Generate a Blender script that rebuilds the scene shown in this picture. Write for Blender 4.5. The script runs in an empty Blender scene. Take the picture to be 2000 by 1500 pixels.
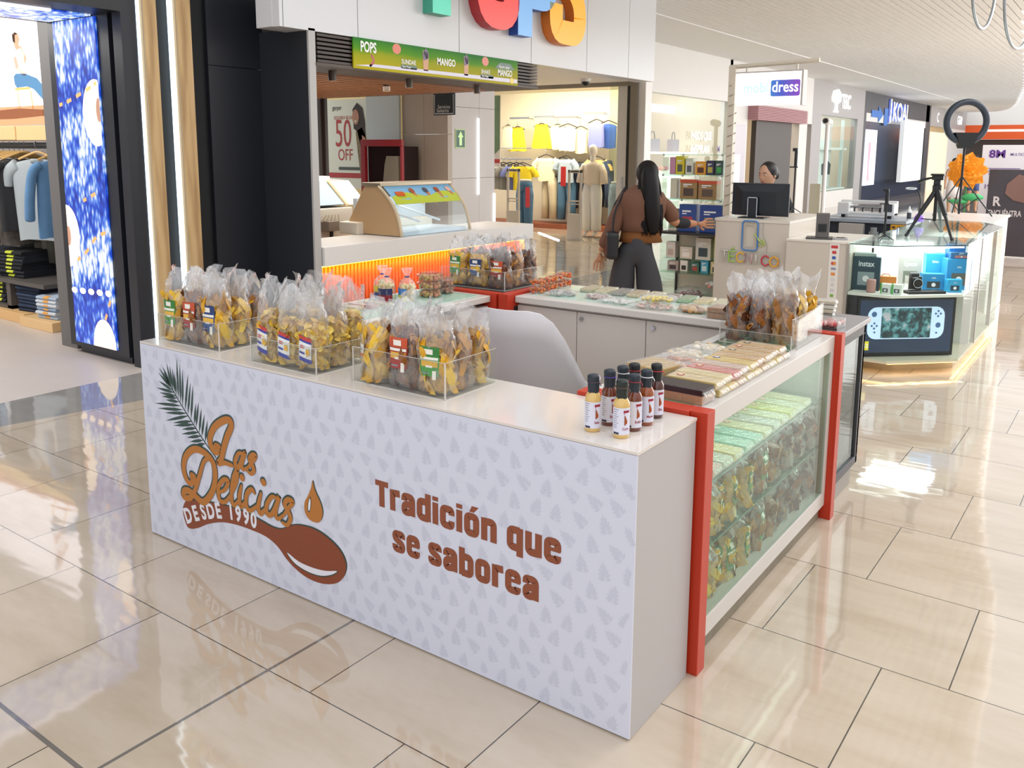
import bpy, bmesh, math, random
from math import sin, cos, pi, radians
from mathutils import Vector, Matrix, Euler
SC = bpy.context.scene
COL = SC.collection

# ------------------------------------------------------------------ camera
cam_d = bpy.data.cameras.new('camera'); cam = bpy.data.objects.new('camera', cam_d); COL.objects.link(cam)
SC.camera = cam
CAM_F, CAM_YAW, CAM_PITCH, CAM_ROLL, CAM_PPY = 1704.1, -.6168, .1612, .0053, 571.98
def _cam():
    cy, sy = cos(CAM_YAW), sin(CAM_YAW); cp, sp = cos(CAM_PITCH), sin(CAM_PITCH)
    f = Vector((sy*cp, cy*cp, -sp)); r = Vector((cy, -sy, 0)); u = r.cross(f)
    cr, sr = cos(CAM_ROLL), sin(CAM_ROLL)
    r2 = r*cr + u*sr; u2 = u*cr - r*sr
    m = Matrix((r2, u2, -f)).transposed().to_4x4()
    m.translation = Vector((1.0244, -2.0353, 1.663))
    cam.matrix_world = m
_cam()
cam_d.sensor_fit = 'HORIZONTAL'; cam_d.sensor_width = 36
cam_d.lens = CAM_F/2000*36; cam_d.shift_y = -(750-CAM_PPY)/2000
cam_d.clip_start = .05; cam_d.clip_end = 200

# ------------------------------------------------------------------ world, exposure
W = bpy.data.worlds.new('mall_daylight'); SC.world = W; W.use_nodes = True
W.node_tree.nodes['Background'].inputs[0].default_value = (.95, .97, 1, 1)
W.node_tree.nodes['Background'].inputs[1].default_value = 1.2
SC.view_settings.view_transform = 'Standard'; SC.view_settings.look = 'None'
SC.view_settings.exposure = 0.0; SC.view_settings.gamma = 1; SC.view_settings.use_curve_mapping = False
SC.cycles.max_bounces = 10; SC.cycles.transparent_max_bounces = 40
SC.cycles.diffuse_bounces = 3; SC.cycles.glossy_bounces = 4; SC.cycles.transmission_bounces = 6
SC.cycles.caustics_reflective = False; SC.cycles.caustics_refractive = False
SC.cycles.sample_clamp_indirect = 4.0
SC.cycles.use_denoising = True

def area(name, loc, rot, sx, sy, power, col=(1, 1, 1)):
    d = bpy.data.lights.new(name, 'AREA'); d.shape = 'RECTANGLE'; d.size = sx; d.size_y = sy; d.energy = power; d.color = col
    o = bpy.data.objects.new(name, d); COL.objects.link(o); o.location = loc; o.rotation_euler = rot
    return o
# skylight of the atrium above the kiosk
area('atrium_skylight_lamp', (2.6, 1.0, 5.2), (0, 0, 0), 5, 8, 95, (1, .98, .95))
area('corridor_skylight_lamp', (3.2, 12, 5.2), (0, radians(25), 0), 4, 14, 520, (1, .99, .97))
area('corridor_side_fill', (5.0, 30, 2.4), (0, radians(90), 0), 4.5, 36, 2300, (1, .99, .98))  # added fill light out of view, brightens the far shops and ceiling

# ------------------------------------------------------------------ materials
MATS = {}
ORD = ('first', 'second', 'third', 'fourth', 'fifth', 'sixth', 'seventh', 'eighth', 'ninth', 'tenth', 'eleventh', 'twelfth', 'thirteenth', 'fourteenth', 'fifteenth', 'sixteenth', 'seventeenth')
def lin(h):
    h = h.lstrip('#'); c = [int(h[i:i+2], 16)/255 for i in (0, 2, 4)]
    return tuple((x/12.92 if x <= .04045 else ((x+.055)/1.055)**2.4) for x in c) + (1,)
def mat(h, rough=.5, metal=0, emit=0, spec=.5, alpha=1, coat=0, tr=0, name=None, noise=0, nscale=8, bump=0, bscale=40):
    key = (h, rough, metal, emit, spec, alpha, coat, tr, noise, nscale, bump, bscale)
    if key in MATS: return MATS[key]
    m = bpy.data.materials.new(name or 'm_'+h.strip('#')); m.use_nodes = True
    nt = m.node_tree; b = nt.nodes['Principled BSDF']; c = lin(h)
    b.inputs['Base Color'].default_value = c; b.inputs['Roughness'].default_value = rough
    b.inputs['Metallic'].default_value = metal; b.inputs['Specular IOR Level'].default_value = spec
    b.inputs['Coat Weight'].default_value = coat; b.inputs['Transmission Weight'].default_value = tr
    b.inputs['Alpha'].default_value = alpha
    if emit: b.inputs['Emission Color'].default_value = c; b.inputs['Emission Strength'].default_value = emit
    if noise or bump:
        tc = nt.nodes.new('ShaderNodeTexCoord')
        n = nt.nodes.new('ShaderNodeTexNoise'); n.inputs['Scale'].default_value = nscale; n.inputs['Detail'].default_value = 4
        nt.links.new(tc.outputs['Object'], n.inputs['Vector'])
        if noise:
            mx = nt.nodes.new('ShaderNodeMix'); mx.data_type = 'RGBA'
            mx.inputs['A'].default_value = tuple(x*(1-noise) for x in c[:3])+(1,)
            mx.inputs['B'].default_value = tuple(min(1, x*(1+noise)) for x in c[:3])+(1,)
            nt.links.new(n.outputs['Fac'], mx.inputs['Factor']); nt.links.new(mx.outputs['Result'], b.inputs['Base Color'])
        if bump:
            n2 = nt.nodes.new('ShaderNodeTexNoise'); n2.inputs['Scale'].default_value = bscale
            nt.links.new(tc.outputs['Object'], n2.inputs['Vector'])
            bp = nt.nodes.new('ShaderNodeBump'); bp.inputs['Strength'].default_value = bump; bp.inputs['Distance'].default_value = .01
            nt.links.new(n2.outputs['Fac'], bp.inputs['Height']); nt.links.new(bp.outputs['Normal'], b.inputs['Normal'])
    MATS[key] = m
    return m
class NT:
    """tiny node builder"""
    def __init__(s, name):
        s.m = bpy.data.materials.new(name); s.m.use_nodes = True; s.t = s.m.node_tree
        s.b = s.t.nodes['Principled BSDF']; s.out = s.t.nodes['Material Output']
    def n(s, typ, **kw):
        nd = s.t.nodes.new('ShaderNode'+typ)
        for k, v in kw.items(): setattr(nd, k, v)
        return nd
    def l(s, a, b): s.t.links.new(a, b)
    def math(s, op, a, b=None, c=None):
        nd = s.n('Math', operation=op)
        for i, v in enumerate((a, b, c)):
            if v is None: continue
            if isinstance(v, (int, float)): nd.inputs[i].default_value = v
            else: s.l(v, nd.inputs[i])
        return nd.outputs[0]
    def mix(s, f, a, b):
        nd = s.n('Mix', data_type='RGBA')
        for k, v in (('Factor', f), ('A', a), ('B', b)):
            if isinstance(v, (int, float, tuple)): nd.inputs[k].default_value = v
            elif isinstance(v, str): nd.inputs[k].default_value = lin(v)
            else: s.l(v, nd.inputs[k])
        return nd.outputs['Result']
    def xyz(s, kind='Object'):
        tc = s.n('TexCoord'); sp = s.n('SeparateXYZ'); s.l(tc.outputs[kind], sp.inputs[0])
        return tc.outputs[kind], sp.outputs[0], sp.outputs[1], sp.outputs[2]
    def noise(s, vec, scale, detail=3, rough=.5):
        nd = s.n('TexNoise'); nd.inputs['Scale'].default_value = scale; nd.inputs['Detail'].default_value = detail; nd.inputs['Roughness'].default_value = rough
        if vec is not None: s.l(vec, nd.inputs['Vector'])
        return nd.outputs['Fac']
    def ramp(s, f, stops, interp='LINEAR'):
        nd = s.n('ValToRGB'); cr = nd.color_ramp; cr.interpolation = interp
        while len(cr.elements) < len(stops): cr.elements.new(.5)
        for e, (p, h) in zip(cr.elements, stops): e.position = p; e.color = lin(h)
        s.l(f, nd.inputs[0]); return nd.outputs[0]
def glass_mat(name, tint='#ffffff', refl=1.0, rough=.02, haze=0):
    k = NT(name); t = k.n('BsdfTransparent'); t.inputs[0].default_value = lin(tint)
    g = k.n('BsdfGlossy'); g.inputs['Roughness'].default_value = rough
    lw = k.n('LayerWeight'); lw.inputs[0].default_value = .5
    f = k.math('MULTIPLY', k.math('ADD', k.math('MULTIPLY', k.math('POWER', lw.outputs['Facing'], 5), .9), .035), refl)
    mx = k.n('MixShader'); k.l(f, mx.inputs[0]); k.l(t.outputs[0], mx.inputs[1]); k.l(g.outputs[0], mx.inputs[2])
    last = mx
    if haze:
        d = k.n('BsdfDiffuse'); d.inputs[0].default_value = (.9, .9, .9, 1)
        m2 = k.n('MixShader'); m2.inputs[0].default_value = haze
        k.l(mx.outputs[0], m2.inputs[1]); k.l(d.outputs[0], m2.inputs[2]); last = m2
    k.l(last.outputs[0], k.out.inputs[0]); k.t.nodes.remove(k.b)
    return k.m
GLASS = glass_mat('clear_glass', '#f2fbf7', .8)
GREEN_GLASS = glass_mat('green_edge_glass', '#e6f6ef', .8)
ACRYL = glass_mat('acrylic', '#fbfcfb', .8, .04, .025)
ACRYL_E = mat('#e8e4de', .15, name='acrylic_edge', alpha=.6)
WHITE = mat('#e6e3e0', .35, name='white_laminate')
BLACK = mat('#15171b', .4, name='black_plastic')
CHROME = mat('#b9bcc0', .2, 1, name='chrome')
STEEL = mat('#9a9da0', .35, 1, name='steel')

# ------------------------------------------------------------------ mesh accumulator
class G:
    def __init__(s): s.v = []; s.f = []; s.m = []; s.xf = None
    def add(s, vs, fs, mi=0):
        o = len(s.v)
        if s.xf is not None: vs = [s.xf @ Vector(v) for v in vs]
        s.v += [tuple(v) for v in vs]; s.f += [tuple(i+o for i in f) for f in fs]; s.m += [mi]*len(fs)
        return s
    def box(s, x0, x1, y0, y1, z0, z1, mi=0):
        vs = [(x, y, z) for z in (z0, z1) for y in (y0, y1) for x in (x0, x1)]
        return s.add(vs, [(0, 2, 3, 1), (4, 5, 7, 6), (0, 1, 5, 4), (2, 6, 7, 3), (0, 4, 6, 2), (1, 3, 7, 5)], mi)
    def cbox(s, c, d, mi=0): return s.box(c[0]-d[0]/2, c[0]+d[0]/2, c[1]-d[1]/2, c[1]+d[1]/2, c[2]-d[2]/2, c[2]+d[2]/2, mi)
    def quad(s, a, b, c, d, mi=0): return s.add([a, b, c, d], [(0, 1, 2, 3)], mi)
    def tube(s, pts, r, n=8, mi=0, closed=False, caps=True):
        pts = [Vector(p) for p in pts]; N = len(pts)
        rs = r if isinstance(r, (list, tuple)) else [r]*N
        vs = []; up = None
        for i, p in enumerate(pts):
            if closed: t = pts[(i+1) % N]-pts[i-1]
            else: t = (pts[min(i+1, N-1)]-pts[max(i-1, 0)])
            t.normalize()
            if up is None: up = Vector((0, 0, 1)) if abs(t.z) < .9 else Vector((1, 0, 0))
            a = t.cross(up)
            if a.length < 1e-5: a = t.cross(Vector((0, 1, .3)))
            a.normalize(); b = a.cross(t); up = b
            for k in range(n):
                an = 2*pi*k/n; vs.append(p + a*(cos(an)*rs[i]) + b*(sin(an)*rs[i]))
        fs = []
        for i in range(N if closed else N-1):
            j = (i+1) % N
            for k in range(n): fs.append((i*n+k, i*n+(k+1) % n, j*n+(k+1) % n, j*n+k))
        if caps and not closed: fs += [tuple(range(n-1, -1, -1)), tuple((N-1)*n+k for k in range(n))]
        return s.add(vs, fs, mi)
    def cyl(s, p0, p1, r0, r1=None, n=16, mi=0): return s.tube([p0, p1], [r0, r0 if r1 is None else r1], n, mi)
    def lathe(s, prof, n=20, o=(0, 0, 0), mi=0, sx=1, sy=1):
        vs = []; N = len(prof)
        for r, z in prof:
            for k in range(n): a = 2*pi*k/n; vs.append((o[0]+r*cos(a)*sx, o[1]+r*sin(a)*sy, o[2]+z))
        fs = []
        for i in range(N-1):
            for k in range(n): fs.append((i*n+k, i*n+(k+1) % n, (i+1)*n+(k+1) % n, (i+1)*n+k))
        if prof[0][0] > 1e-6: fs.append(tuple(range(n-1, -1, -1)))
        if prof[-1][0] > 1e-6: fs.append(tuple((N-1)*n+k for k in range(n)))
        return s.add(vs, fs, mi)
    def ball(s, c, r, n=12, m=8, mi=0, sc=(1, 1, 1)):
        vs = [(c[0], c[1], c[2]+r*sc[2])]; fs = []
        for i in range(1, m):
            a = pi*i/m
            for k in range(n): b = 2*pi*k/n; vs.append((c[0]+r*sc[0]*sin(a)*cos(b), c[1]+r*sc[1]*sin(a)*sin(b), c[2]+r*sc[2]*cos(a)))
        vs.append((c[0], c[1], c[2]-r*sc[2])); L = len(vs)-1
        for k in range(n): fs.append((0, 1+k, 1+(k+1) % n)); fs.append((L, L-n+(k+1) % n, L-n+k))
        for i in range(m-2):
            for k in range(n): a = 1+i*n+k; b = 1+i*n+(k+1) % n; fs.append((a, a+n, b+n, b))
        return s.add(vs, fs, mi)
    def prism(s, poly, axis, a, b, mi=0):
        """poly 2-D in the plane normal to axis ('x': (y,z), 'y': (x,z), 'z': (x,y)), from a to b"""
        def P(p, t): return {'x': (t, p[0], p[1]), 'y': (p[0], t, p[1]), 'z': (p[0], p[1], t)}[axis]
        n = len(poly); ar = sum(poly[i][0]*poly[(i+1) % n][1]-poly[(i+1) % n][0]*poly[i][1] for i in range(n))
        if ar < 0: poly = poly[::-1]
        flip = (axis == 'y')
        vs = [P(p, a) for p in poly]+[P(p, b) for p in poly]
        fs = [tuple(range(n-1, -1, -1)), tuple(range(n, 2*n))]+[(i, (i+1) % n, n+(i+1) % n, n+i) for i in range(n)]
        if flip != (b < a): fs = [f[::-1] for f in fs]
        return s.add(vs, fs, mi)
    def flat(s, poly, fn, mi=0):
        """flat decal polygon (2-D) mapped by fn; triangulated so concave outlines work"""
        from mathutils.geometry import tessellate_polygon
        tr = tessellate_polygon([[Vector((p[0], p[1], 0)) for p in poly]])
        return s.add([fn(*p) for p in poly], [t for t in tr], mi)
    def ribbon(s, pts, w, fn, mi=0, closed=False, cap=False):
        """flat stroke along 2-D pts, w width or list of widths"""
        N = len(pts); ws = w if isinstance(w, (list, tuple)) else [w]*N; L = []; R_ = []
        for i in range(N):
            p0 = pts[(i-1) % N] if (closed or i > 0) else pts[i]; p1 = pts[(i+1) % N] if (closed or i < N-1) else pts[i]
            dx, dy = p1[0]-p0[0], p1[1]-p0[1]; d = math.hypot(dx, dy) or 1; nx, ny = -dy/d, dx/d
            h = ws[i]/2
            L.append((pts[i][0]+nx*h, pts[i][1]+ny*h)); R_.append((pts[i][0]-nx*h, pts[i][1]-ny*h))
        vs = [fn(*p) for p in L]+[fn(*p) for p in R_]
        fs = [(i, N+i, N+(i+1) % N, (i+1) % N) for i in range(N if closed else N-1)]
        s.add(vs, fs, mi)
        if cap and not closed:
            for i in (0, N-1):
                s.disc(pts[i], ws[i]/2, fn, mi)
        return s
    def disc(s, c, r, fn, mi=0, n=20, ry=None):
        ry = ry or r
        return s.add([fn(c[0]+r*cos(2*pi*k/n), c[1]+ry*sin(2*pi*k/n)) for k in range(n)], [tuple(range(n))], mi)
    def rect(s, x0, x1, y0, y1, fn, mi=0): return s.add([fn(x0, y0), fn(x1, y0), fn(x1, y1), fn(x0, y1)], [(0, 1, 2, 3)], mi)
    def text(s, string, fn, size, x=0, y=0, sx=1, off=0, mi=0, ext=0, align='LEFT'):
        vs, fs = text_mesh(string, size, sx, off, align)
        return s.add([fn(x+v[0], y+v[1]) for v in vs], fs, mi)
    def build(s, name, mats, parent=None, smooth=False, bevel=0, world=True, subsurf=0):
        me = bpy.data.meshes.new(name)
        vs = s.v
        if parent is not None and world:
            L = parent_world(parent); vs = [tuple(Vector(v)-L) for v in vs]
        me.from_pydata(vs, [], s.f); me.update()
        if not isinstance(mats, (list, tuple)): mats = [mats]
        for m in mats: me.materials.append(m)
        if len(mats) > 1: me.polygons.foreach_set('material_index', s.m)
        if smooth: me.polygons.foreach_set('use_smooth', [True]*len(me.polygons))
        o = bpy.data.objects.new(name, me); COL.objects.link(o)
        if parent is not None: o.parent = parent
        if bevel:
            b = o.modifiers.new('bevel', 'BEVEL'); b.width = bevel; b.segments = 2; b.limit_method = 'ANGLE'
        if subsurf:
            b = o.modifiers.new('sub', 'SUBSURF'); b.levels = subsurf; b.render_levels = subsurf
        return o
def parent_world(p):
    L = Vector(p.location)
    while p.parent is not None: p = p.parent; L = L+Vector(p.location)
    return L
_TX = {}
def text_mesh(string, size, sx, off, align):
    key = (string, off)
    if key not in _TX:
        c = bpy.data.curves.new('t', 'FONT'); c.body = string; c.size = 1; c.offset = off; c.resolution_u = 3
        o = bpy.data.objects.new('t', c); me = o.to_mesh()
        _TX[key] = ([tuple(v.co) for v in me.vertices], [tuple(p.vertices) for p in me.polygons])
        o.to_mesh_clear(); bpy.data.objects.remove(o); bpy.data.curves.remove(c)
    vs, fs = _TX[key]
    if not vs: return [], []
    x0 = min(v[0] for v in vs); x1 = max(v[0] for v in vs)
    sh = {'LEFT': 0, 'CENTER': -(x0+x1)/2, 'RIGHT': -x1}[align]
    return [((v[0]+sh)*size*sx, v[1]*size) for v in vs], fs
def tag(o, label, cat, group=None, kind=None):
    o['label'] = label; o['category'] = cat
    if group: o['group'] = group
    if kind: o['kind'] = kind
    return o
def thing(name, label, cat, loc=(0, 0, 0), rz=0, group=None):
    o = bpy.data.objects.new(name, None); COL.objects.link(o); o.empty_display_size = .05
    o.location = loc; o.rotation_euler = (0, 0, rz)
    return tag(o, label, cat, group)
def struct(g, name, mats, **k):
    o = g.build(name, mats, **k); o['kind'] = 'structure'; return o
def dup(root, loc=None, rz=None, label=None, group=None, scale=None):
    r = root.copy(); COL.objects.link(r)
    if loc is not None: r.location = loc
    if rz is not None: r.rotation_euler = (0, 0, rz)
    if scale is not None: r.scale = scale
    if label: r['label'] = label
    if group: r['group'] = group
    for ch in list(root.children):
        c = ch.copy(); COL.objects.link(c); c.parent = r
        for g_ in ch.children:
            d = g_.copy(); COL.objects.link(d); d.parent = c
    return r
# planes for decals: return 3-D from 2-D
def PY(y): return lambda a, b: (a, y, b)            # facing -Y, (x,z)
def PX(x): return lambda a, b: (x, a, b)            # facing +X, (y,z)
def PZ(z): return lambda a, b: (a, b, z)
def smooth2(pts, n=6, closed=False):
    """Catmull-Rom through points of any dimension"""
    N = len(pts); out = []
    for i in range(N if closed else N-1):
        P = [pts[(i+k) % N] if closed else pts[min(max(i+k, 0), N-1)] for k in (-1, 0, 1, 2)]
        for j in range(n):
            t = j/n; out.append(tuple(.5*((2*b)+(c-a)*t+(2*a-5*b+4*c-d)*t*t+(3*b-a-3*c+d)*t**3) for a, b, c, d in zip(*P)))
    if not closed: out.append(tuple(pts[-1]))
    return out
def rrect(cx, cy, w, h, r, n=4):
    out = []
    for sx, sy, a0 in ((1, 1, 0), (-1, 1, 90), (-1, -1, 180), (1, -1, 270)):
        for k in range(n+1):
            a = radians(a0+90*k/n); out.append((cx+sx*(w/2-r)+r*cos(a), cy+sy*(h/2-r)+r*sin(a)))
    return out
# ================================================================== the setting
def floor_material():
    k = NT('polished_porcelain_floor'); vec, x, y, z = k.xyz()
    th = -.0119
    u = k.math('ADD', k.math('MULTIPLY', x, cos(th)), k.math('MULTIPLY', y, sin(th)))
    w = k.math('SUBTRACT', k.math('MULTIPLY', y, cos(th)), k.math('MULTIPLY', x, sin(th)))
    r = k.math('DIVIDE', k.math('ADD', w, .3875), .6); row = k.math('FLOOR', r)
    off = k.math('ADD', k.math('MULTIPLY', k.math('FLOORED_MODULO', k.math('ADD', row, 1), 3), .2), .09)
    c = k.math('DIVIDE', k.math('SUBTRACT', u, off), .6); colm = k.math('FLOOR', c)
    fr = k.math('FRACT', r); fc = k.math('FRACT', c)
    ed = lambda f, h: k.math('LESS_THAN', k.math('MINIMUM', f, k.math('SUBTRACT', 1, f)), h)
    J = k.math('MAXIMUM', ed(fr, .0035), ed(fc, .0035))
    J2 = k.math('LESS_THAN', k.math('ABSOLUTE', k.math('ADD', u, 1.109)), .006)
    J3 = k.math('MULTIPLY', k.math('LESS_THAN', k.math('ABSOLUTE', k.math('ADD', w, .985)), .007), k.math('LESS_THAN', u, -1.1))
    J2 = k.math('MAXIMUM', J2, J3)
    cb = k.n('CombineXYZ'); k.l(row, cb.inputs[0]); k.l(colm, cb.inputs[1])
    wn = k.n('TexWhiteNoise'); wn.noise_dimensions = '3D'; k.l(cb.outputs[0], wn.inputs['Vector'])
    mp = k.n('Mapping'); mp.inputs['Scale'].default_value = (.6, 2.2, 1); k.l(vec, mp.inputs[0])
    ad = k.n('VectorMath', operation='ADD'); k.l(mp.outputs[0], ad.inputs[0]); k.l(wn.outputs['Color'], ad.inputs[1])
    ve = k.noise(ad.outputs[0], 2.2, 5, .6)
    base = k.ramp(ve, [(.25, '#bba891'), (.5, '#c9b8a4'), (.8, '#d4c6b5')])
    tone = k.math('ADD', k.math('MULTIPLY', wn.outputs['Value'], .06), .96)
    hs = k.n('HueSaturation'); k.l(base, hs.inputs['Color']); k.l(tone, hs.inputs['Value']); base = hs.outputs[0]
    # grey border strip and the matt floor of the shop
    inb = k.math('MULTIPLY', k.math('GREATER_THAN', x, -4.95), k.math('LESS_THAN', x, k.math('ADD', -4.5, k.math('MULTIPLY', y, .2))))
    grey = k.mix(ve, '#8f8b85', '#a8a49e')
    c1 = k.mix(inb, base, grey)
    shop = k.math('LESS_THAN', x, -4.95); shop = k.math('MULTIPLY', shop, k.math('LESS_THAN', y, 2.6))
    c2 = k.mix(shop, c1, k.mix(ve, '#c2b5aa', '#cfc3b9'))
    notile = k.math('SUBTRACT', 1, k.math('MAXIMUM', inb, shop))
    c3 = k.mix(k.math('MULTIPLY', J, notile), c2, '#4a453f')
    c4 = k.mix(k.math('MULTIPLY', J2, notile), c3, '#77716a')
    k.l(c4, k.b.inputs['Base Color'])
    k.l(k.math('ADD', k.math('MULTIPLY', shop, .35), .05), k.b.inputs['Roughness'])
    k.b.inputs['IOR'].default_value = 1.8; k.b.inputs['Specular IOR Level'].default_value = .6
    nz = k.noise(ad.outputs[0], 3.2, 2, .5)
    bp = k.n('Bump'); bp.inputs['Strength'].default_value = .35; bp.inputs['Distance'].default_value = .004
    k.l(k.math('ADD', nz, k.math('MULTIPLY', J, -.3)), bp.inputs['Height']); k.l(bp.outputs[0], k.b.inputs['Normal'])
    return k.m
struct(G().box(-14, 6, -5, 60, -.2, 0), 'floor', floor_material())

CEILM = mat('#f1f0ee', .6, name='white_ceiling_paint')
def ceiling():
    g = G()
    # outline of the curved slatted ceiling (x, y) seen from below
    right = [(.3, 4), (.1, 9), (-.53, 12.9), (-1.07, 18.7), (-1.91, 27.7), (-2.42, 32.3), (-3.83, 43.4), (-5.01, 47.8), (-6.6, 49)]
    right = smooth2(right, 4)
    poly = [(-6.62, 9.05), (-4.25, 9.05), (-4.25, 4)]+right
    g.prism(poly, 'z', 3.76, 3.9)
    # rounded rim
    g.tube([(x, y, 3.84) for x, y in right], .09, 8)
    x = -5.05
    def ymax(x):
        for (a, b), (c, d) in zip(right, right[1:]):
            if (a-x)*(c-x) <= 0 and abs(a-c) > 1e-6: return b+(d-b)*(x-a)/(c-a)
        return 48.5
    while x < .25:
        g.box(x, x+.095, 9.1 if x < -4.2 else 4, ymax(x)-.1, 3.715, 3.765); x += .115
    g.box(-6.6, -5.08, 9.1, 47.6, 3.7, 3.765)
    return g
struct(ceiling(), 'ceiling', CEILM)

# ---- black clad corner wall between the jeans shop and the ice-cream shop
NAVY = mat('#23252c', .35, name='dark_clad_panel', spec=.4)
NAVY2 = mat('#2b2e35', .4, name='lit_side_clad_panel')  # same dark cladding, lightened for the light falling on this face
def clad_wall():
    g = G()
    g.box(-6.08, -5.22, 1.64, 1.8, .06, 5); g.box(-6.0, -5.25, 1.68, 1.8, 0, .06)
    g.box(-5.16, -5.05, 1.64, 1.78, 0, 5)       # corner post, dark groove between
    g.box(-5.22, -5.16, 1.68, 1.8, 0, 5, 1)
    g.box(-5.2, -5.09, 1.78, 2.36, 0, 5, 1)     # recess behind the battens
    g.box(-5.3, -5.05, 2.36, 2.9, 0, 2.32)
    g.box(-5.3, -5.05, 2.36, 2.9, 2.325, 5)
    return g
struct(clad_wall(), 'wall_left', [NAVY, mat('#0c1014', .6)])
struct(G().box(-5.05, -4.47, 2.87, 2.93, 0, 2.62).box(-4.47, -4.45, 2.87, 2.94, 0, 2.62, 1), 'trim_1', [NAVY2, mat('#b9b6b3', .4)])
WOODB = NT('oak_batten')
_v, _x, _y, _z = WOODB.xyz()
_mp = WOODB.n('Mapping'); _mp.inputs['Scale'].default_value = (9, 9, .8); WOODB.l(_v, _mp.inputs[0])
_wv = WOODB.n('TexWave'); _wv.inputs['Scale'].default_value = 1.6; _wv.inputs['Distortion'].default_value = 2.5; _wv.inputs['Detail'].default_value = 3; WOODB.l(_mp.outputs[0], _wv.inputs[0])
WOODB.l(WOODB.ramp(_wv.outputs['Fac'], [(.1, '#a98558'), (.6, '#c9a674'), (1, '#d5b688')]), WOODB.b.inputs['Base Color'])
WOODB.b.inputs['Roughness'].default_value = .5
OAK = WOODB.m
LED = mat('#dff3ff', emit=3, name='led_strip')
for a, b, c, n in ((1.755, 1.785, 1.89, 'first'), (2.03, 2.06, 2.18, 'second')):
    t = thing('wooden_batten', {'first': 'tall oak batten with glowing led edge nearest the denim screen', 'second': 'tall oak batten with glowing led edge next to the plain black wall'}[n], 'batten', (-5.05, b, 0), group='lit oak battens on the black wall')
    G().box(-5.09, -4.99, b, c, 0, 5).build('board', OAK, t)
    G().box(-5.08, -5.04, a+.008, b, 0, 5).build('led_strip', LED, t)

# ---- ice-cream shop fascia
FASC = mat('#dcdde0', .3, name='white_fascia_panel')
def fascia():
    g = G(); ys = [2.58, 3.1, 4.13, 5.42, 6.9, 8.0, 9.0]
    ys = [2.58, 2.62, 3.42, 4.78, 6.02, 7.2, 8.25, 9.0]
    for a, b in zip(ys, ys[1:]):
        g.box(-4.53, -4.45, a+.004, b-.004, 2.6, 4.6)
    g.box(-4.72, -4.53, 2.58, 9.0, 2.602, 4.6)
    return g
struct(fascia(), 'wall_front', FASC, bevel=.002)
struct(G().prism([(-9.9, 6.2), (-4.72, 6.2), (-4.72, 8.95), (-6.35, 12.2), (-9.9, 12.2)], 'z', 2.9, 3.1).box(-9.9, -4.72, 2.95, 6.2, 2.9, 3.1), 'trim_2', mat('#f2efea', .6, name='soffit_paint'))

# ---- row of shop fronts along the corridor, plane x = -6.6
FX = -6.6
WPAINT = mat('#dedcd9', .5, name='shopfront_white')
LGREY = mat('#aaa7a7', .45, name='shopfront_grey'); GREYB = mat('#4a4b51', .5, name='shopfront_dark_grey')
def front(g, y0, y1, z0, z1, mi=0, t=.2, x=FX): g.box(x-t, x, y0, y1, z0, z1, mi)
g = G()
front(g, 12.3, 17.25, 2.78, 3.9); front(g, 12.3, 12.95, 0, 2.78); front(g, 17.1, 18.3, 0, 3.9); front(g, 18.3, 23.3, 2.45, 3.9)
front(g, 22.2, 22.9, 0, 2.45); front(g, 12.95, 17.1, 0, .15)
front(g, 23.3, 29.0, 2.75, 3.9, 1); front(g, 23.3, 24.2, 0, 2.75, 1); front(g, 28.2, 29.0, 0, 2.75, 1); front(g, 24.2, 28.2, 0, .5, 0)
front(g, 29.0, 40.1, 3.0, 3.9, 2); front(g, 29.0, 29.3, 0, 3.0, 2); front(g, 39.4, 40.4, 0, 3.9, 2); front(g, 29.3, 39.4, 2.72, 3.0, 0)
front(g, 40.4, 50, 2.85, 3.9, 1); front(g, 45, 50, 0, 2.85, 0)
struct(g, 'wall_right', [WPAINT, LGREY, GREYB])
# backs of the shops
g = G(); g.box(-10, -9.9, 15.2, 46, 0, 3.9)
for y in (17.3, 23.2, 29.1, 40.3, 46): g.box(-9.9, FX-.2, y, y+.1, 0, 3.9)
g.box(-9.9, FX-.2, 15, 46, 3.2, 3.3); g.prism([(-6.66, 12.5), (-6.62, 12.5), (-7.9, 15.2), (-7.94, 15.2)], 'z', 0, 3.2); g.box(-9.9, -7.9, 15.2, 15.25, 0, 3.2)
struct(g, 'wall_back', mat('#e6dccb', .6, name='shop_interior_paint'))
for i, (y0, y1, col, e) in enumerate(((13, 17, (1, .9, .78), 35), (18.4, 22, (1, .85, .65), 60), (23.6, 28.5, (.95, 1, 1), 120), (41, 45, (1, .88, .68), 90))):
    area('shop_lamp', (-8.2, (y0+y1)/2, 3.15), (0, 0, 0), 2.4, y1-y0, e, col)
# far end of the corridor
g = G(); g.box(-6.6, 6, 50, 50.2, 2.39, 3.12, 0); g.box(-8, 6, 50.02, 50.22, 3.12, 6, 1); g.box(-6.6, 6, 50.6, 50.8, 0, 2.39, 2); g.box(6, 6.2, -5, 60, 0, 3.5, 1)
struct(g, 'wall_far', [mat('#dd5a22', .5, name='orange_fascia'), WPAINT, mat('#3c3634', .6, name='dim_shop_interior')])
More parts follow.
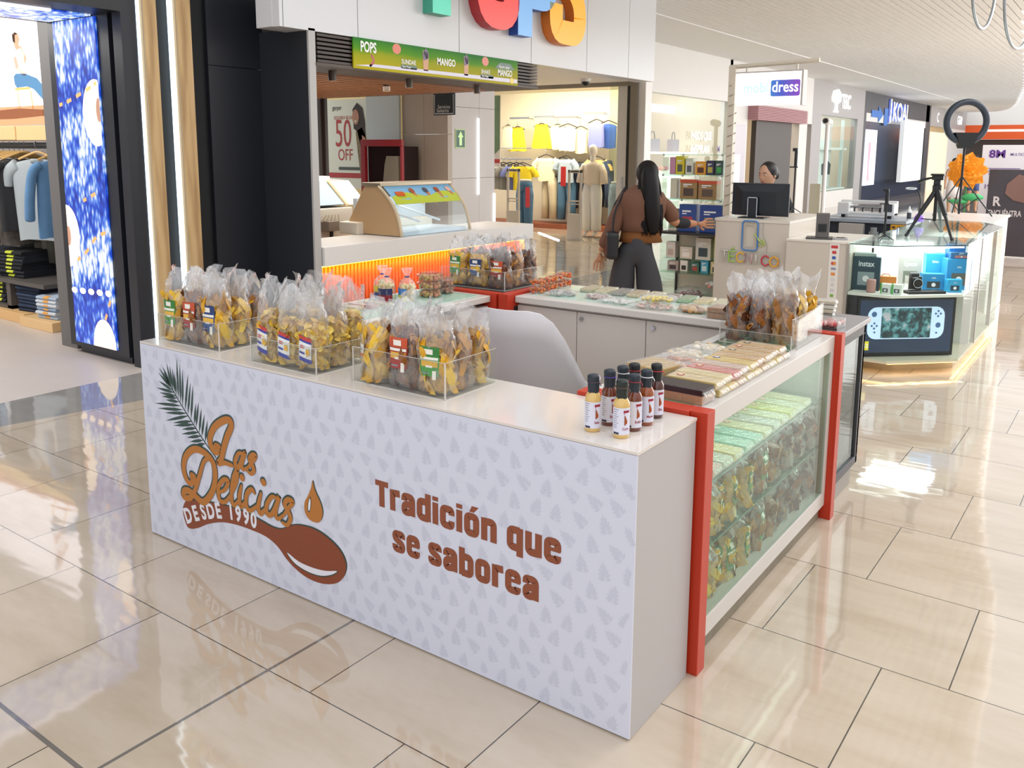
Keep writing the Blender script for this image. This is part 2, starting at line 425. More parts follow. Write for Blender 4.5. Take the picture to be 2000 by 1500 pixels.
# ================================================================== jeans shop on the left
BLK = mat('#191a1d', .4, name='portal_black')
struct(G().box(-5.37, -5.05, -5, 1.64, 2.64, 5).box(-6.1, -5.97, -5, 1.64, 2.64, 5), 'trim_3', BLK)
def denim(name, scale=1.0):
    k = NT(name); vec, x, y, z = k.xyz()
    mp = k.n('Mapping'); mp.inputs['Rotation'].default_value = (0, radians(-32), 0); mp.inputs['Scale'].default_value = (24*scale, 24*scale, 10*scale); k.l(vec, mp.inputs[0])
    vo = k.n('TexVoronoi'); vo.inputs['Scale'].default_value = 1.3; k.l(mp.outputs[0], vo.inputs['Vector'])
    spots = k.math('SUBTRACT', 1, k.math('MULTIPLY', vo.outputs['Distance'], 1.5))
    big = k.noise(vec, 2.6, 3, .6)
    mp2 = k.n('Mapping'); mp2.inputs['Rotation'].default_value = (0, radians(-25), 0); mp2.inputs['Scale'].default_value = (7, 7, 1.6); k.l(vec, mp2.inputs[0])
    streak = k.noise(mp2.outputs[0], 1.5, 4, .6)
    band = k.math('MULTIPLY', k.math('SINE', k.math('ADD', k.math('MULTIPLY', z, 7.2), k.math('MULTIPLY', big, 4.0))), .28)
    spots = k.math('ADD', spots, band); f = k.math('ADD', k.math('MULTIPLY', spots, .42), k.math('ADD', k.math('MULTIPLY', big, 1.1), k.math('MULTIPLY', streak, 1.3)))
    c = k.ramp(k.math('MULTIPLY', k.math('SUBTRACT', f, .95), 1.15), [(.0, '#0b2a9c'), (.28, '#1450d8'), (.48, '#6f9ff0'), (.68, '#f4f8ff')])
    k.l(c, k.b.inputs['Emission Color']); k.b.inputs['Emission Strength'].default_value = 1.0
    k.b.inputs['Base Color'].default_value = (.01, .01, .02, 1); k.b.inputs['Roughness'].default_value = .3
    return k.m
DEN = denim('denim_video_image')
t = thing('led_screen', 'tall led screen showing blue denim close-up with rivets on the black portal', 'screen', (-5.67, 1.64, 0))
G().box(-5.97, -5.37, 1.625, 1.66, .1, 2.63).build('display', DEN, t)
g = G(); f = PY(1.622)
CREAM_E = mat('#f6e3d0', .4, emit=.75, name='screen_rivet'); GOLD_E = mat('#e9a763', .4, emit=.7, name='screen_stitch'); RV2 = mat('#b98a72', .4, emit=.6, name='rivet_shade')
for cx, cz, r in ((-5.43, 1.93, .25), (-5.97, .97, .25), (-5.53, .1, .23)):
    pts = [(min(-5.37, max(-5.97, cx+r*.72*cos(a*pi/12))), max(.1, cz+r*sin(a*pi/12))) for a in range(24)]
    g.flat(pts, f, 0)
for cx, cz, r in ((-5.385, 1.95, .09), (-5.955, .97, .08)): 
    g.flat([(min(-5.37, max(-5.97, cx+r*.4*cos(a*pi/8))), cz+r*sin(a*pi/8)) for a in range(16)], PY(1.621), 2)
for pl in (((-5.95, 2.0), (-5.8, 2.03), (-5.62, 2.08), (-5.45, 2.13), (-5.38, 2.16)), ((-5.85, .78), (-5.7, .86), (-5.55, .98), (-5.39, 1.03)), ((-5.5, .33), (-5.42, .47), (-5.385, .55)), ((-5.7, 1.26), (-5.55, 1.31), (-5.39, 1.36))):
    pts = smooth2(pl, 5)
    for i in range(0, len(pts)-3, 4): g.ribbon(pts[i:i+3], .028, f, 1)
for i in range(5): g.disc((-5.93+i*.125, .53+i*.004), .045, f, 0, 14, .026)
g.build('picture', [CREAM_E, GOLD_E, RV2], t)
t = thing('led_soffit', 'blue denim led ceiling panel over the jeans shop entrance', 'screen', (-5.67, 0, 2.63))
G().box(-5.97, -5.37, -5, 1.6, 2.63, 2.68).build('display', denim('denim_soffit_image', .7), t)
G().box(-5.375, -5.35, -5, 1.3, 2.62, 2.64).build('white_edge', mat('#f2efff', emit=1.2), t)

# interior
struct(G().box(-12, -6.1, 2.72, 2.8, 0, 3.2).box(-12, -6.1, -5, 2.8, 3.2, 3.3).box(-12.2, -12, -5, 2.8, 0, 3.3), 'wall_shop', mat('#e9e6e2', .6))
struct(G().box(-6.35, -6.1, 1.7, 2.8, 0, 3.2), 'trim_4', mat('#6b6866', .5))
area('jeans_shop_lamp', (-8, .6, 3.1), (radians(20), 0, 0), 4, 1.2, 130, (1, .98, .95))
# backlit poster
WH_E = mat('#f7f4fb', emit=.95, name='backlit_paper')
t = thing('backlit_poster', 'backlit poster of a man in white shirt and jeans on a stool', 'poster', (-8.2, 2.4, 1.95))
g = G(); g.box(-10, -7.26, 2.35, 2.42, 1.93, 3.0); g.build('lightbox', WH_E, t)
fY = PY(2.345); ox, oz = -8.43, 1.94; s_ = 1.0
def q(px, py):   # poster plan in crop pixels of 400x1500 -> metres on the plane
    return (-8.35+px*.00405, 2.80-(py-60)*.00196)
g = G()
def P(pts, mi): g.flat([q(*p) for p in pts], fY, mi)
P([(-400, 430), (250, 430), (262, 520), (-400, 528)], 4)
P([(-200, 455), (60, 440), (190, 452), (200, 480), (30, 492), (-220, 490)], 5)
P([(50, 250), (42, 170), (62, 145), (95, 145), (108, 175), (104, 275), (60, 272)], 0)   # shirt
P([(58, 75), (72, 68), (86, 80), (92, 105), (84, 128), (92, 150), (70, 155), (66, 140), (60, 110)], 1)
P([(56, 78), (70, 68), (84, 76), (70, 84), (68, 120), (58, 112)], 2)
P([(54, 190), (68, 185), (76, 235), (112, 275), (100, 285), (62, 250)], 1)
P([(88, 140), (96, 138), (118, 200), (110, 222), (88, 216), (86, 205), (104, 204)], 1)
P([(48, 282), (60, 268), (105, 272), (160, 300), (180, 330), (212, 402), (196, 425), (140, 350), (110, 335), (60, 338), (50, 320)], 3)
P([(196, 425), (240, 405), (246, 425), (215, 478), (200, 476)], 2)
P([(50, 338), (122, 338), (122, 350), (50, 350)], 6)
P([(60, 350), (64, 350), (68, 486), (63, 486)], 6); P([(122, 350), (126, 350), (136, 484), (130, 484)], 6)
g.build('print', [mat('#f4f1f6', emit=.8), mat('#c99a7c', emit=.6), mat('#2a2422', emit=.2), mat('#4d7ea6', emit=.5), mat('#c98f6a', emit=.7), mat('#8f6a5c', emit=.55), mat('#d9a860', emit=.7)], t)
t = tag(G().box(-12, -7.3, 2.2, 2.5, 1.74, 1.88).box(-12, -7.9, 2.19, 2.2, 1.745, 1.875).build('wooden_shelf_board', mat('#e8c48d', .5, name='light_oak'), bevel=.003), 'pale oak shelf board under the backlit poster', 'shelf')

# clothes rail and clothes
t = thing('clothes_rail', 'black metal clothes rail holding shirts in the jeans shop', 'rail', (-8.5, 2.3, 1.69))
G().tube([(-12, 2.25, 1.69), (-7.2, 2.25, 1.69)], .02, 10).box(-12, -7.2, 2.24, 2.26, 1.66, 1.72).build('bar', BLACK, t)
def hanger(t, col, y=0, drop=.06, w=.2):
    g = G(); g.tube(smooth2([(0, y, .02), (.02, y, .035), (.035, y, .015), (.02, y, -.01), (0, y, -.03), (0, y, -drop)], 4), .004, 6)
    g.build('hook', CHROME, t, world=False)
    G().tube(smooth2([(0, y-w, -drop-.07), (0, y-w*.5, -drop-.03), (0, y, -drop), (0, y+w*.5, -drop-.03), (0, y+w, -drop-.07)], 4), .011, 8).build('hanger', col, t, world=False)
def shirt_mesh(seed, L=.7, w=.25, th=.035, sleeve=.24, ss=.11, fold=.012, pants=False):
    """garment hanging in the local yz plane, x = thickness"""
    rnd = random.Random(seed); g = G(); n = 22; rows = 16; ph = [rnd.uniform(0, 6) for _ in range(4)]
    vs = []
    for i in range(rows+1):
        v = i/rows
        z = -.13-v*L
        if i == 0: hw, hd = w*.28, th*.6
        elif i == 1: hw, hd = w*.8, th*.8; z = -.155
        elif i == 2: hw, hd = w*.98, th; z = -.19
        else: hw = w*(.93+.04*sin(v*3+ph[0])); hd = th*(1+.35*v)
        for k in range(n):
            a = 2*pi*k/n; c_, s_ = cos(a), sin(a)
            y = hw*math.copysign(abs(c_)**.7, c_); x = hd*math.copysign(abs(s_)**.8, s_)
            x += fold*v*(sin(7*c_*pi*.6+ph[1])+.6*sin(13*c_+ph[2])); vs.append((x, y, z+.01*sin(k+ph[3])*v))
    fs = [(i*n+k, i*n+(k+1) % n, (i+1)*n+(k+1) % n, (i+1)*n+k) for i in range(rows) for k in range(n)]
    fs.append(tuple(range(n)))
    g.add(vs, fs)
    if sleeve:
        for s in (-1, 1):
            g.tube(smooth2([(0, s*w*.72, -.18), (0, s*w*1.02, -.24), (.0, s*(w+.05), -.2-sleeve*.6), (0, s*(w+.06), -.2-sleeve)], 3), [ss*.7]+[ss*.62]*8+[ss*.66], 10)
            m = len(g.v)
    # flatten tubes in x
    g.v = [(x*.9 if abs(x) < .04 else math.copysign(.04+(abs(x)-.04)*.25, x), y, z) for x, y, z in g.v]
    return g
WOODH = mat('#d8ac68', .4, name='wooden_hanger')
GREY_T = mat('#a9b1b4', .8, noise=.06, nscale=6, bump=.3, bscale=12, name='grey_cotton'); BLK_T = mat('#26272a', .85, bump=.3, bscale=10, name='black_cotton')
DENB = mat('#5d86ad', .85, noise=.2, nscale=9, name='blue_denim'); LDEN = mat('#9fc0dc', .85, noise=.12, nscale=8, name='pale_denim')
CAMO = mat('#57504a', .85, noise=.75, nscale=16, name='camouflage_print'); WHT_T = mat('#e4e4e6', .85, bump=.2, bscale=12, name='white_cotton')
rail = [(-7.2, DENB, 'dark blue denim jacket at the end of the rail', 'jacket', .72, .25, .5), (-7.62, GREY_T, 'light grey t-shirt facing out on a wooden hanger', 't-shirt', .78, .29, .2),
        (-7.88, BLK_T, 'black t-shirt behind the light grey t-shirt', 't-shirt', .7, .26, .2), (-7.97, CAMO, 'camouflage shirt between two dark shirts on the rail', 'shirt', .84, .26, .25),
        (-8.07, BLK_T, 'long black shirt left of the camouflage shirt', 'shirt', .82, .26, .3), (-8.17, WHT_T, 'white edged shirt beside the long black shirt', 'shirt', .74, .25, .3),
        (-8.3, LDEN, 'pale blue denim shirt nearest the white edged shirt', 'shirt', .6, .25, .45), (-8.42, DENB, 'mid blue denim shirt second of the blue ones', 'shirt', .68, .25, .45), (-8.53, LDEN, 'pale denim shirt at the left picture edge', 'shirt', .66, .25, .45)]
for i, (x, m, lab, cat, L, w, sl) in enumerate(rail):
    t = thing({'t-shirt': 'tee_shirt'}.get(cat, cat), lab, cat, (x, 2.25, 1.69), radians(-62 if i == 1 else (-5 if i == 0 else -14)), group='shirts on the clothes rail')
    hanger(t, WOODH)
    shirt_mesh(i, L, w, .04, sl, .11 if i == 1 else .075).build('garment', m, t, world=False, smooth=True, subsurf=1)
    if i == 1: G().lathe([(.06, 0), (.075, -.012), (.07, -.03)], 16, (0, 0, -.125)).build('collar', m, t, world=False)
# trousers behind
for i, (x, c) in enumerate(((-8.25, '#3b3a38'), (-7.95, '#7d766a'), (-7.7, '#57564c'))):
    t = thing('trousers', ('charcoal trousers hanging at the left below the shirts', 'taupe trousers hanging below the black shirts', 'olive grey trousers hanging below the grey t-shirt')[i], 'trousers', (x, 2.42, .98), 0)
    g = G()
    for s in (-1, 1): g.tube([(s*.06, 0, 0), (s*.07, 0, -.2), (s*.08, 0, -.45)], [.085, .075, .06], 10)
    g.build('leg_pair', mat(c, .85), t, world=False, smooth=True)

# dark shelf unit with folded jeans
t = thing('display_shelf', 'dark grey display shelf unit filled with folded jeans', 'shelf', (-8.2, 2.3, 0))
SH = mat('#55504c', .5, name='dark_laminate'); G().box(-12, -7.2, 2.0, 2.7, .36, .4).build('shelf_board', SH, t)
G().box(-7.98, -7.9, 2.02, 2.7, .1, .36).box(-8.9, -8.86, 2.02, 2.7, .1, .36).build('divider', SH, t)
G().box(-12, -7.2, 2.66, 2.7, .1, 1.0).build('back_panel', SH, t); G().box(-12, -7.9, 2.02, 2.7, .095, .13).build('bottom_board', SH, t)
t = thing('wooden_plinth', 'low pale oak plinth under the jeans shelf', 'plinth', (-8.5, 2.2, 0))
G().box(-12, -7.52, 1.95, 2.7, 0, .095).build('long_step', mat('#e0b57c', .5), t, bevel=.004); G().box(-7.5, -6.9, 1.9, 2.7, 0, .09).build('side_step', mat('#e6c08a', .5), t, bevel=.004)
STK = ('lowest', 'second from bottom', 'third from bottom', 'fourth from bottom', 'fifth from bottom', 'sixth from bottom', 'seventh from bottom', 'topmost')
def jeans_stack(x, y, z, n, h, w, d, base, accent, lab, rz=0, sd=0):
    rnd = random.Random(sd)
    for i in range(n):
        t = thing('folded_jeans', f'{STK[0] if i == 0 else (STK[-1] if i == n-1 else STK[i])} {lab}', 'jeans', (x+rnd.uniform(-.01, .01), y+rnd.uniform(-.01, .01), z+i*h), rz+rnd.uniform(-.05, .05), group=lab)
        g = G(); pts = []
        m = 20
        # folded cloth: rounded fold at the front edge
        prof = [(-d/2, .15*h), (-d/2-.012, .5*h), (-d/2, .9*h), (-d/2+.03, .97*h), (d/2, .93*h), (d/2, .08*h), (-d/2+.03, .03*h)]
        prof = smooth2(prof, 3, True)
        g.prism([(a, b+.003*sin(a*40+i)) for a, b in prof], 'x', -w/2, w/2)
        g.build('cloth', mat(rnd.choice(base), .9, noise=.15, nscale=20), t, world=False)
        if accent: G().prism([(-d/2-.0135, .35*h), (-d/2-.0135, .7*h), (-d/2+.0, .95*h), (-d/2+.03, .99*h), (-d/2+.03, .3*h)], 'x', -w*.12, w*.12).build('size_tag', mat(accent, .6), t, world=False)
BJ = ['#26334a', '#2c3c57', '#1f2a3e']; KJ = ['#1c1e25', '#23262e', '#191b20']; LJ = ['#8fa3bb', '#a9b7c8', '#c7ccd2']; GJ = ['#3a4a55', '#46585f', '#2f3c48']
jeans_stack(-8.5, 2.22, .4, 6, .042, .3, .34, BJ, '#d9583f', 'folded navy jeans with red tags on top of the shelf', .1, 1)
jeans_stack(-8.0, 2.25, .4, 7, .038, .42, .34, KJ, '#cfd83a', 'folded black jeans with yellow tags on top of the shelf', .12, 2)
jeans_stack(-8.62, 2.25, .13, 5, .042, .2, .34, GJ, '#cfd83a', 'folded grey green jeans with yellow tags in left compartment', .05, 3)
jeans_stack(-8.22, 2.25, .13, 5, .042, .2, .34, KJ, '#dfe63c', 'folded black jeans with lime tags in the compartment', .05, 4)
jeans_stack(-7.62, 2.22, .095, 8, .036, .36, .34, BJ, None, 'folded dark blue jeans stacked on the oak step', .1, 5)
jeans_stack(-7.15, 2.15, .09, 6, .036, .3, .34, LJ, '#e0a24a', 'folded pale jeans stacked beside the led screen', .1, 6)
# ================================================================== ice-cream shop
# big letters on the fascia
def slab_letter(name, label, col, side, strokes, w, y0, z0, d=.12):
    t = thing(name, label, 'letter', (-4.45, y0, z0), group='big coloured letters on the white fascia')
    g = G()
    for pts in strokes:
        closed = pts[0] == pts[-1]
        if closed: pts = pts[:-1]
        # corner rounding of the centre line
        out = []
        N = len(pts)
        for i in range(N):
            if not closed and i in (0, N-1): out.append(pts[i]); continue
            p, a, b = Vector(pts[i]), Vector(pts[i-1]), Vector(pts[(i+1) % N]); r = min(.19, (a-p).length*.49, (b-p).length*.49)
            s_, e_ = p+(a-p).normalized()*r, p+(b-p).normalized()*r
            for k in range(6):
                u = k/5; out.append(tuple(s_*(1-u)**2+p*2*u*(1-u)+e_*u*u))
        N = len(out); L = []; R_ = []
        for i in range(N):
            p0 = out[(i-1) % N] if (closed or i > 0) else out[i]; p1 = out[(i+1) % N] if (closed or i < N-1) else out[i]
            dx, dy = p1[0]-p0[0], p1[1]-p0[1]; q_ = math.hypot(dx, dy); nx, ny = -dy/q_*w/2, dx/q_*w/2
            L.append((out[i][0]+nx, out[i][1]+ny)); R_.append((out[i][0]-nx, out[i][1]-ny))
        vs = [(0, a, b) for a, b in L]+[(0, a, b) for a, b in R_]+[(d, a, b) for a, b in L]+[(d, a, b) for a, b in R_]
        rng = range(N if closed else N-1)
        fs = [(2*N+i, 2*N+(i+1) % N, 3*N+(i+1) % N, 3*N+i) for i in rng]
        g.add(vs, [f[::-1] for f in fs], 0)
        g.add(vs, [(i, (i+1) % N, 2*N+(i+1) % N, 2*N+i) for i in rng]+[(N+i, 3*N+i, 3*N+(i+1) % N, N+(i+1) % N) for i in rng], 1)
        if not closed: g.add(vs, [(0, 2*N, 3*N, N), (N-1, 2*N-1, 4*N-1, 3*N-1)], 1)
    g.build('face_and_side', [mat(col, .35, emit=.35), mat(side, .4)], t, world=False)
w = .26
P_ = [[(.13, 0), (.13, 1.12), (.62, 1.12), (.62, .42), (.26, .42)]]
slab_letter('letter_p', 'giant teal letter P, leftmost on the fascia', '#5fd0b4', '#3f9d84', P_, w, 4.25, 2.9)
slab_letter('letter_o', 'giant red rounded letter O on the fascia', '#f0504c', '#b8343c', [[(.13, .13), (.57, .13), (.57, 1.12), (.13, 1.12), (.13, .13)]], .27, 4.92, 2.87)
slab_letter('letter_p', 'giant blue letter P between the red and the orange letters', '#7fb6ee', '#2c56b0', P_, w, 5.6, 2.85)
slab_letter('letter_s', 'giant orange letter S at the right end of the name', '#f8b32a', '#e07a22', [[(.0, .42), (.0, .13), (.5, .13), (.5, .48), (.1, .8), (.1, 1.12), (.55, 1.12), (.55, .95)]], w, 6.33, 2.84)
# slatted box under the fascia
DKB = mat('#4b403b', .5, name='brown_slat')
t = thing('slatted_canopy', 'brown slatted canopy box hanging under the white fascia', 'canopy', (-4.45, 4.5, 2.35))
g = G()
for i in range(7): g.box(-4.50, -4.45, 2.96, 6.14, 2.365+i*.034, 2.385+i*.034)
for i in range(7): g.box(-6.6, -4.5, 6.09, 6.14, 2.365+i*.034, 2.385+i*.034)
g.build('slats', DKB, t)
G().box(-8.3, -4.52, 2.96, 6.07, 2.362, 2.6).build('dark_box', mat('#1f1814', .7), t)
G().box(-8.3, -7.9, 2.96, 6.14, 2.33, 2.36).box(-4.95, -4.44, 2.94, 6.15, 2.335, 2.36).box(-7.9, -4.95, 5.85, 6.15, 2.335, 2.36).build('box', mat('#5d5049', .55), t)
g = G(); x = -7.85
while x < -5.0: g.box(x, x+.1, 2.96, 5.85, 2.315, 2.358); x += .165
g.build('ceiling_slats', mat('#a86c3e', .5, name='orange_brown_slats'), t)
for i, (y, x) in enumerate(((3.35, -4.7), (4.33, -4.7), (5.33, -4.66), (3.7, -5.6), (4.6, -5.25))):
    t = thing('downlight', ('brown cylinder downlight nearest the dark pillar', 'brown cylinder downlight under the middle of the menu banner', 'brown cylinder downlight near the canopy corner', 'brown cylinder downlight over the white freezer', 'brown cylinder downlight just behind the middle front one')[i], 'lamp', (x, y, 2.25), group='cylinder downlights under the canopy')
    G().cyl((0, 0, 0), (0, 0, .1), .035, n=18).build('housing', mat('#5a4a40', .4), t, world=False, smooth=False)
    G().cyl((0, 0, -.001), (0, 0, .003), .028, n=18).build('lens', mat('#c9a070', emit=.4), t, world=False)
area('icecream_shop_lamp', (-6, 4.6, 2.3), (0, 0, 0), 2.0, 2.4, 70, (1, .9, .78))

# menu banner
t = thing('menu_banner', 'long green and yellow menu banner with mango sundaes', 'banner', (-4.43, 4.5, 2.35))
k = NT('banner_print'); vec, x, y, z = k.xyz()
zz_ = k.math('MULTIPLY', k.math('SUBTRACT', z, 0), 3.6)
nn = k.noise(vec, 1.6, 2)
c = k.ramp(k.math('ADD', zz_, k.math('MULTIPLY', k.math('SUBTRACT', nn, .5), .5)), [(.12, '#bdb010'), (.45, '#a3a80c'), (.62, '#5a9a16'), (.95, '#1d7a2c')])
k.l(c, k.b.inputs['Base Color']); k.b.inputs['Roughness'].default_value = .45; k.b.inputs['Specular IOR Level'].default_value = .15
G().box(-4.443, -4.43, 3.34, 5.74, 2.345, 2.6).build('sheet', k.m, t)
f = PX(-4.4285); f2 = PX(-4.427); g = G()
g.flat([(3.35, 2.37), (5.73, 2.37), (5.73, 2.41), (3.6, 2.395)], f, 3)
g.text('POPS', f2, .12, 3.42, 2.49, .7, .03, 0)
g.text('MANGO', f2, .09, 4.42, 2.46, .8, .03, 0); g.text('Nuevo sabor', f2, .045, 5.4, 2.505, .8, .015, 0); g.text('MANGO', f2, .09, 5.38, 2.43, .75, .03, 0)
g.text('SUNDAE', f2, .055, 3.93, 2.43, .9, .015, 0); g.text('SHAKE', f2, .055, 5.1, 2.43, .9, .015, 0)
for y_, s_ in ((3.93, 'Spicy Mango'), (5.1, 'Spicy Mango')):
    g.flat(rrect(y_+.1, 2.405, .22, .034, .015), f, 1); g.text(s_, f2, .028, y_+.01, 2.396, .8, .01, 0)
for y_, w_ in ((4.26, .045), (4.86, .042)):
    g.flat([(y_-w_, 2.55), (y_-w_*.7, 2.39), (y_+w_*.7, 2.39), (y_+w_, 2.55), (y_, 2.59)], f, 4); g.flat([(y_-w_, 2.54), (y_-w_*.6, 2.48), (y_+w_*.7, 2.5), (y_+w_, 2.55), (y_, 2.595)], f2, 5)
    for i in range(5): g.ribbon([(y_-w_*.8+i*.015, 2.57-i*.004), (y_+.005+i*.008, 2.5)], .006, f2, 0)
for y_ in (3.87, 5.17): g.disc((y_, 2.55), .055, f, 6, 16, .045)
g.ribbon(smooth2([(3.55, 2.47), (3.58, 2.42), (3.53, 2.375)], 4), .022, f, 7)
g.flat([(5.33, 2.5), (5.42, 2.56), (5.6, 2.56), (5.68, 2.5)], f, 1); g.disc((5.63, 2.39), .035, f2, 8, 14, .03)
g.build('print', [mat('#f4f4ef', .3), mat('#2d5b46', .3), WHITE, mat('#d9d4e6', .3), mat('#c98a52', .3), mat('#5a3f63', .3), mat('#e07050', .3), mat('#b52a3a', .3), mat('#f2d024', .3)], t)

# counter
t = thing('service_counter', 'white ice-cream shop counter with glowing orange fluted front', 'counter', (-4.6, 4.5, 0))
G().box(-5.05, -4.42, 2.95, 6.05, .7, .862).build('worktop', WHITE, t, bevel=.003)
G().box(-5.05, -4.56, 2.95, 6.0, 0, .7).build('body', mat('#d98a40', .6), t)
g = G(); y = 2.96
while y < 5.98:
    g.tube([(-4.555, y+.02, 0), (-4.555, y+.02, .7)], .021, 8); y += .044
k = NT('orange_flutes'); vec, x, y_, z = k.xyz()
k.b.inputs['Base Color'].default_value = lin('#f0641e'); k.b.inputs['Roughness'].default_value = .4
g.build('fluted_front', k.m, t, smooth=True)
G().box(-4.52, -4.5, 2.97, 5.98, .685, .699).build('led_strip', mat('#ffd040', emit=14), t)
area('counter_led_lamp', (-4.5, 4.5, .69), (0, 0, 0), .03, 3.0, 5, (1, .75, .25))
G().box(-4.6, -4.47, 5.95, 6.05, 0, .7).build('end_panel', WHITE, t)

# ice-cream display with curved glass
def arc_pts(x0, z0, x1, z1, bulge, n=10):
    return [(x0+(x1-x0)*i/n+bulge*sin(pi*i/n), z0+(z1-z0)*i/n+bulge*.35*sin(pi*i/n)) for i in range(n+1)]
t = thing('ice_cream_display', 'curved glass ice-cream display case with cone pictures along its top', 'display case', (-4.8, 4.5, .862))
curve = arc_pts(-4.5, .87, -4.78, 1.33, .06)
for s, y in (('a', 3.98), ('b', 5.0)):
    G().prism([(-5.2, .87), (-4.5, .87)]+curve[1:]+[(-4.97, 1.33), (-5.2, .97)], 'y', y, y+.02).build('side_panel', mat('#c9a67c', .45, name='tan_side_panel') if s == 'a' else ACRYL, t)
g = G()
for a, b in zip(curve, curve[1:]): g.quad((a[0]-.005, 4.0, a[1]), (a[0]-.005, 5.0, a[1]), (b[0]-.005, 5.0, b[1]), (b[0]-.005, 4.0, b[1]))
g.build('curved_glass', glass_mat('display_glass', '#eef6fa', 1.0), t, smooth=True)
for y in (3.975, 5.005): G().tube([(a, y, b) for a, b in curve], .014, 8).build('edge_trim', mat('#d9c7a8', .3), t, smooth=True)
G().box(-5.0, -4.76, 3.97, 5.03, 1.325, 1.36).build('top_rail', mat('#a59884', .3, .5), t, bevel=.004)
G().box(-5.25, -5.0, 3.9, 5.0, .862, .98).build('rear_body', mat('#e5dccb', .5), t, bevel=.01)
G().box(-5.15, -4.55, 4.0, 5.0, .865, .9).box(-5.15, -5.1, 4.0, 5.0, .9, 1.2).build('tray', mat('#dfe9f0', .3), t)
for y in (4.25, 4.55): G().tube([(-5.1, y, 1.12), (-4.62, y+.12, .98)], .012, 6).build('divider', mat('#e7ecef', .4), t)
g = G()
def cv(s, y, off=.004):
    s = max(0, min(1, s)); i = min(int(s*10), 9); u = s*10-i; a, b = curve[i], curve[i+1]
    return (a[0]+(b[0]-a[0])*u+off, y, a[1]+(b[1]-a[1])*u+off*.5)
fc = lambda y, s: cv(s, y); fc2 = lambda y, s: cv(s, y, .007)
for i in range(12):
    ya, yb = 4.02+i*.08, 4.02+(i+1)*.08
    for s0 in range(4): g.add([fc(ya, .58+s0*.105), fc(yb, .58+s0*.105), fc(yb, .58+(s0+1)*.105), fc(ya, .58+(s0+1)*.105)], [(0, 1, 2, 3)], 0)
    g.add([fc2(ya, .58), fc2(yb, .58), fc2(yb, .78+.05*sin(i*.9)), fc2(ya, .78+.05*sin((i-1)*.9))], [(0, 1, 2, 3)], 1)
fc3 = lambda y, s: cv(s, y, .01)
for i, (y, col) in enumerate(((4.35, 3), (4.55, 4), (4.72, 3), (4.9, 5))):
    g.flat([(y-.025, .84), (y+.03, .82), (y+.045, .5)], fc3, 2); g.disc((y, .86), .035, fc3, col, 12, .06)
g.flat(rrect(4.16, .8, .12, .1, .02), fc3, 6)
g.build('cone_pictures', [mat('#8fc4ea', .2), mat('#c4d24a', .2), mat('#c98a60', .3), mat('#a8583a', .3), mat('#5a5560', .3), mat('#e8b8a8', .3), mat('#d4602a', .3)], t)
# second freezer
area('display_inner_lamp', (-4.85, 4.5, 1.3), (0, radians(20), 0), .1, .9, 1.5, (1, 1, 1))
t = thing('chest_freezer', 'white ice-cream freezer with slanted glass lid behind the counter', 'freezer', (-6.2, 3.9, 0))
G().box(-6.3, -5.6, 3.3, 4.43, 0, 1.08).build('body', mat('#e3dccf', .4), t, bevel=.01)
G().prism([(-6.3, 1.08), (-5.66, 1.1), (-5.93, 1.34), (-6.3, 1.36)], 'y', 3.3, 4.7).build('hood', mat('#b9bcc0', .3, .4), t)
G().add([(-5.648, 3.35, 1.11), (-5.648, 4.36, 1.11), (-5.918, 4.36, 1.34), (-5.918, 3.35, 1.34)], [(0, 1, 2, 3)]).build('glass_lid', mat('#8fb0bd', .08), t)
G().box(-6.15, -5.92, 3.3, 4.42, 1.33, 1.39).build('light_box', mat('#ffffff', emit=1.6), t)
G().tube([(-5.64, 4.39, 1.1), (-5.92, 4.39, 1.35)], .02, 8).build('lid_edge', mat('#e0c9a0', .4), t)
t = thing('scoop_rinse', 'grey metal scoop rinse box fixed to the white freezer', 'rinse box', (-5.7, 4.0, .8))
G().box(-5.6, -5.48, 3.98, 4.18, .86, .96).build('box', mat('#8a7f74', .4, .3), t, bevel=.005)
for i in range(5): G().tube([(-5.56+i*.01, 3.96+i*.05, .95), (-5.53, 4.0+i*.04, 1.02)], .006, 6).build('scoop_handle', mat('#c9b79a', .4), t)
G().cyl((-5.54, 4.07, .5), (-5.54, 4.07, .86), .02).build('drain_pipe', BLACK, t)
# cup toppings on the left
t = thing('topping_rack', 'clear rack of orange and yellow topping cups at the freezer back', 'rack', (-6.7, 3.9, 1.25))
G().box(-7.0, -6.7, 3.3, 4.3, 1.3, 1.33).build('shelf', ACRYL, t)
for i in range(6): G().cyl((-6.8, 3.42+i*.15, 1.33), (-6.8, 3.42+i*.15, 1.42), .045, .055, 12).build('cup', mat(('#e08a3a', '#c94f3a', '#e9c04a', '#a8482c', '#efb12a', '#e3a070')[i], .4), t)
# back of the shop: brown slat wall, poster, glazed wall, red cabinet, stone block
g = G(); x = -9.95
while x < -9.05: g.box(x, x+.05, 6.6, 6.65, 0, 2.6); x += .085
g.box(-10, -9.0, 6.65, 6.7, 0, 2.6)
g.v = [(a+.62, b, c) for a, b, c in g.v]
struct(g, 'wall_side', mat('#3f3330', .5))
t = thing('sale_poster', 'tall sale poster reading 50 OFF with a laughing woman', 'poster', (-9.35, 8, 1.4))
G().box(-9.8, -8.88, 8.0, 8.02, 1.05, 2.46).build('sheet', mat('#d9dccb', .5, emit=.1), t)
g = G(); f = PY(7.995)
g.text('50', f, .62, -9.62, 1.72, .62, .0, 0); g.text('OFF', f, .26, -9.56, 1.5, .75, 0, 0); g.text('garper', f, .1, -9.66, 2.3, .8, .01, 2); g.text('SEGUNDA BLUSA', f, .075, -9.63, 2.15, .75, .005, 0)
g.rect(-9.79, -8.9, 1.22, 1.3, f, 0); g.flat(rrect(-9.3, 1.37, .5, .05, .02), f, 3)
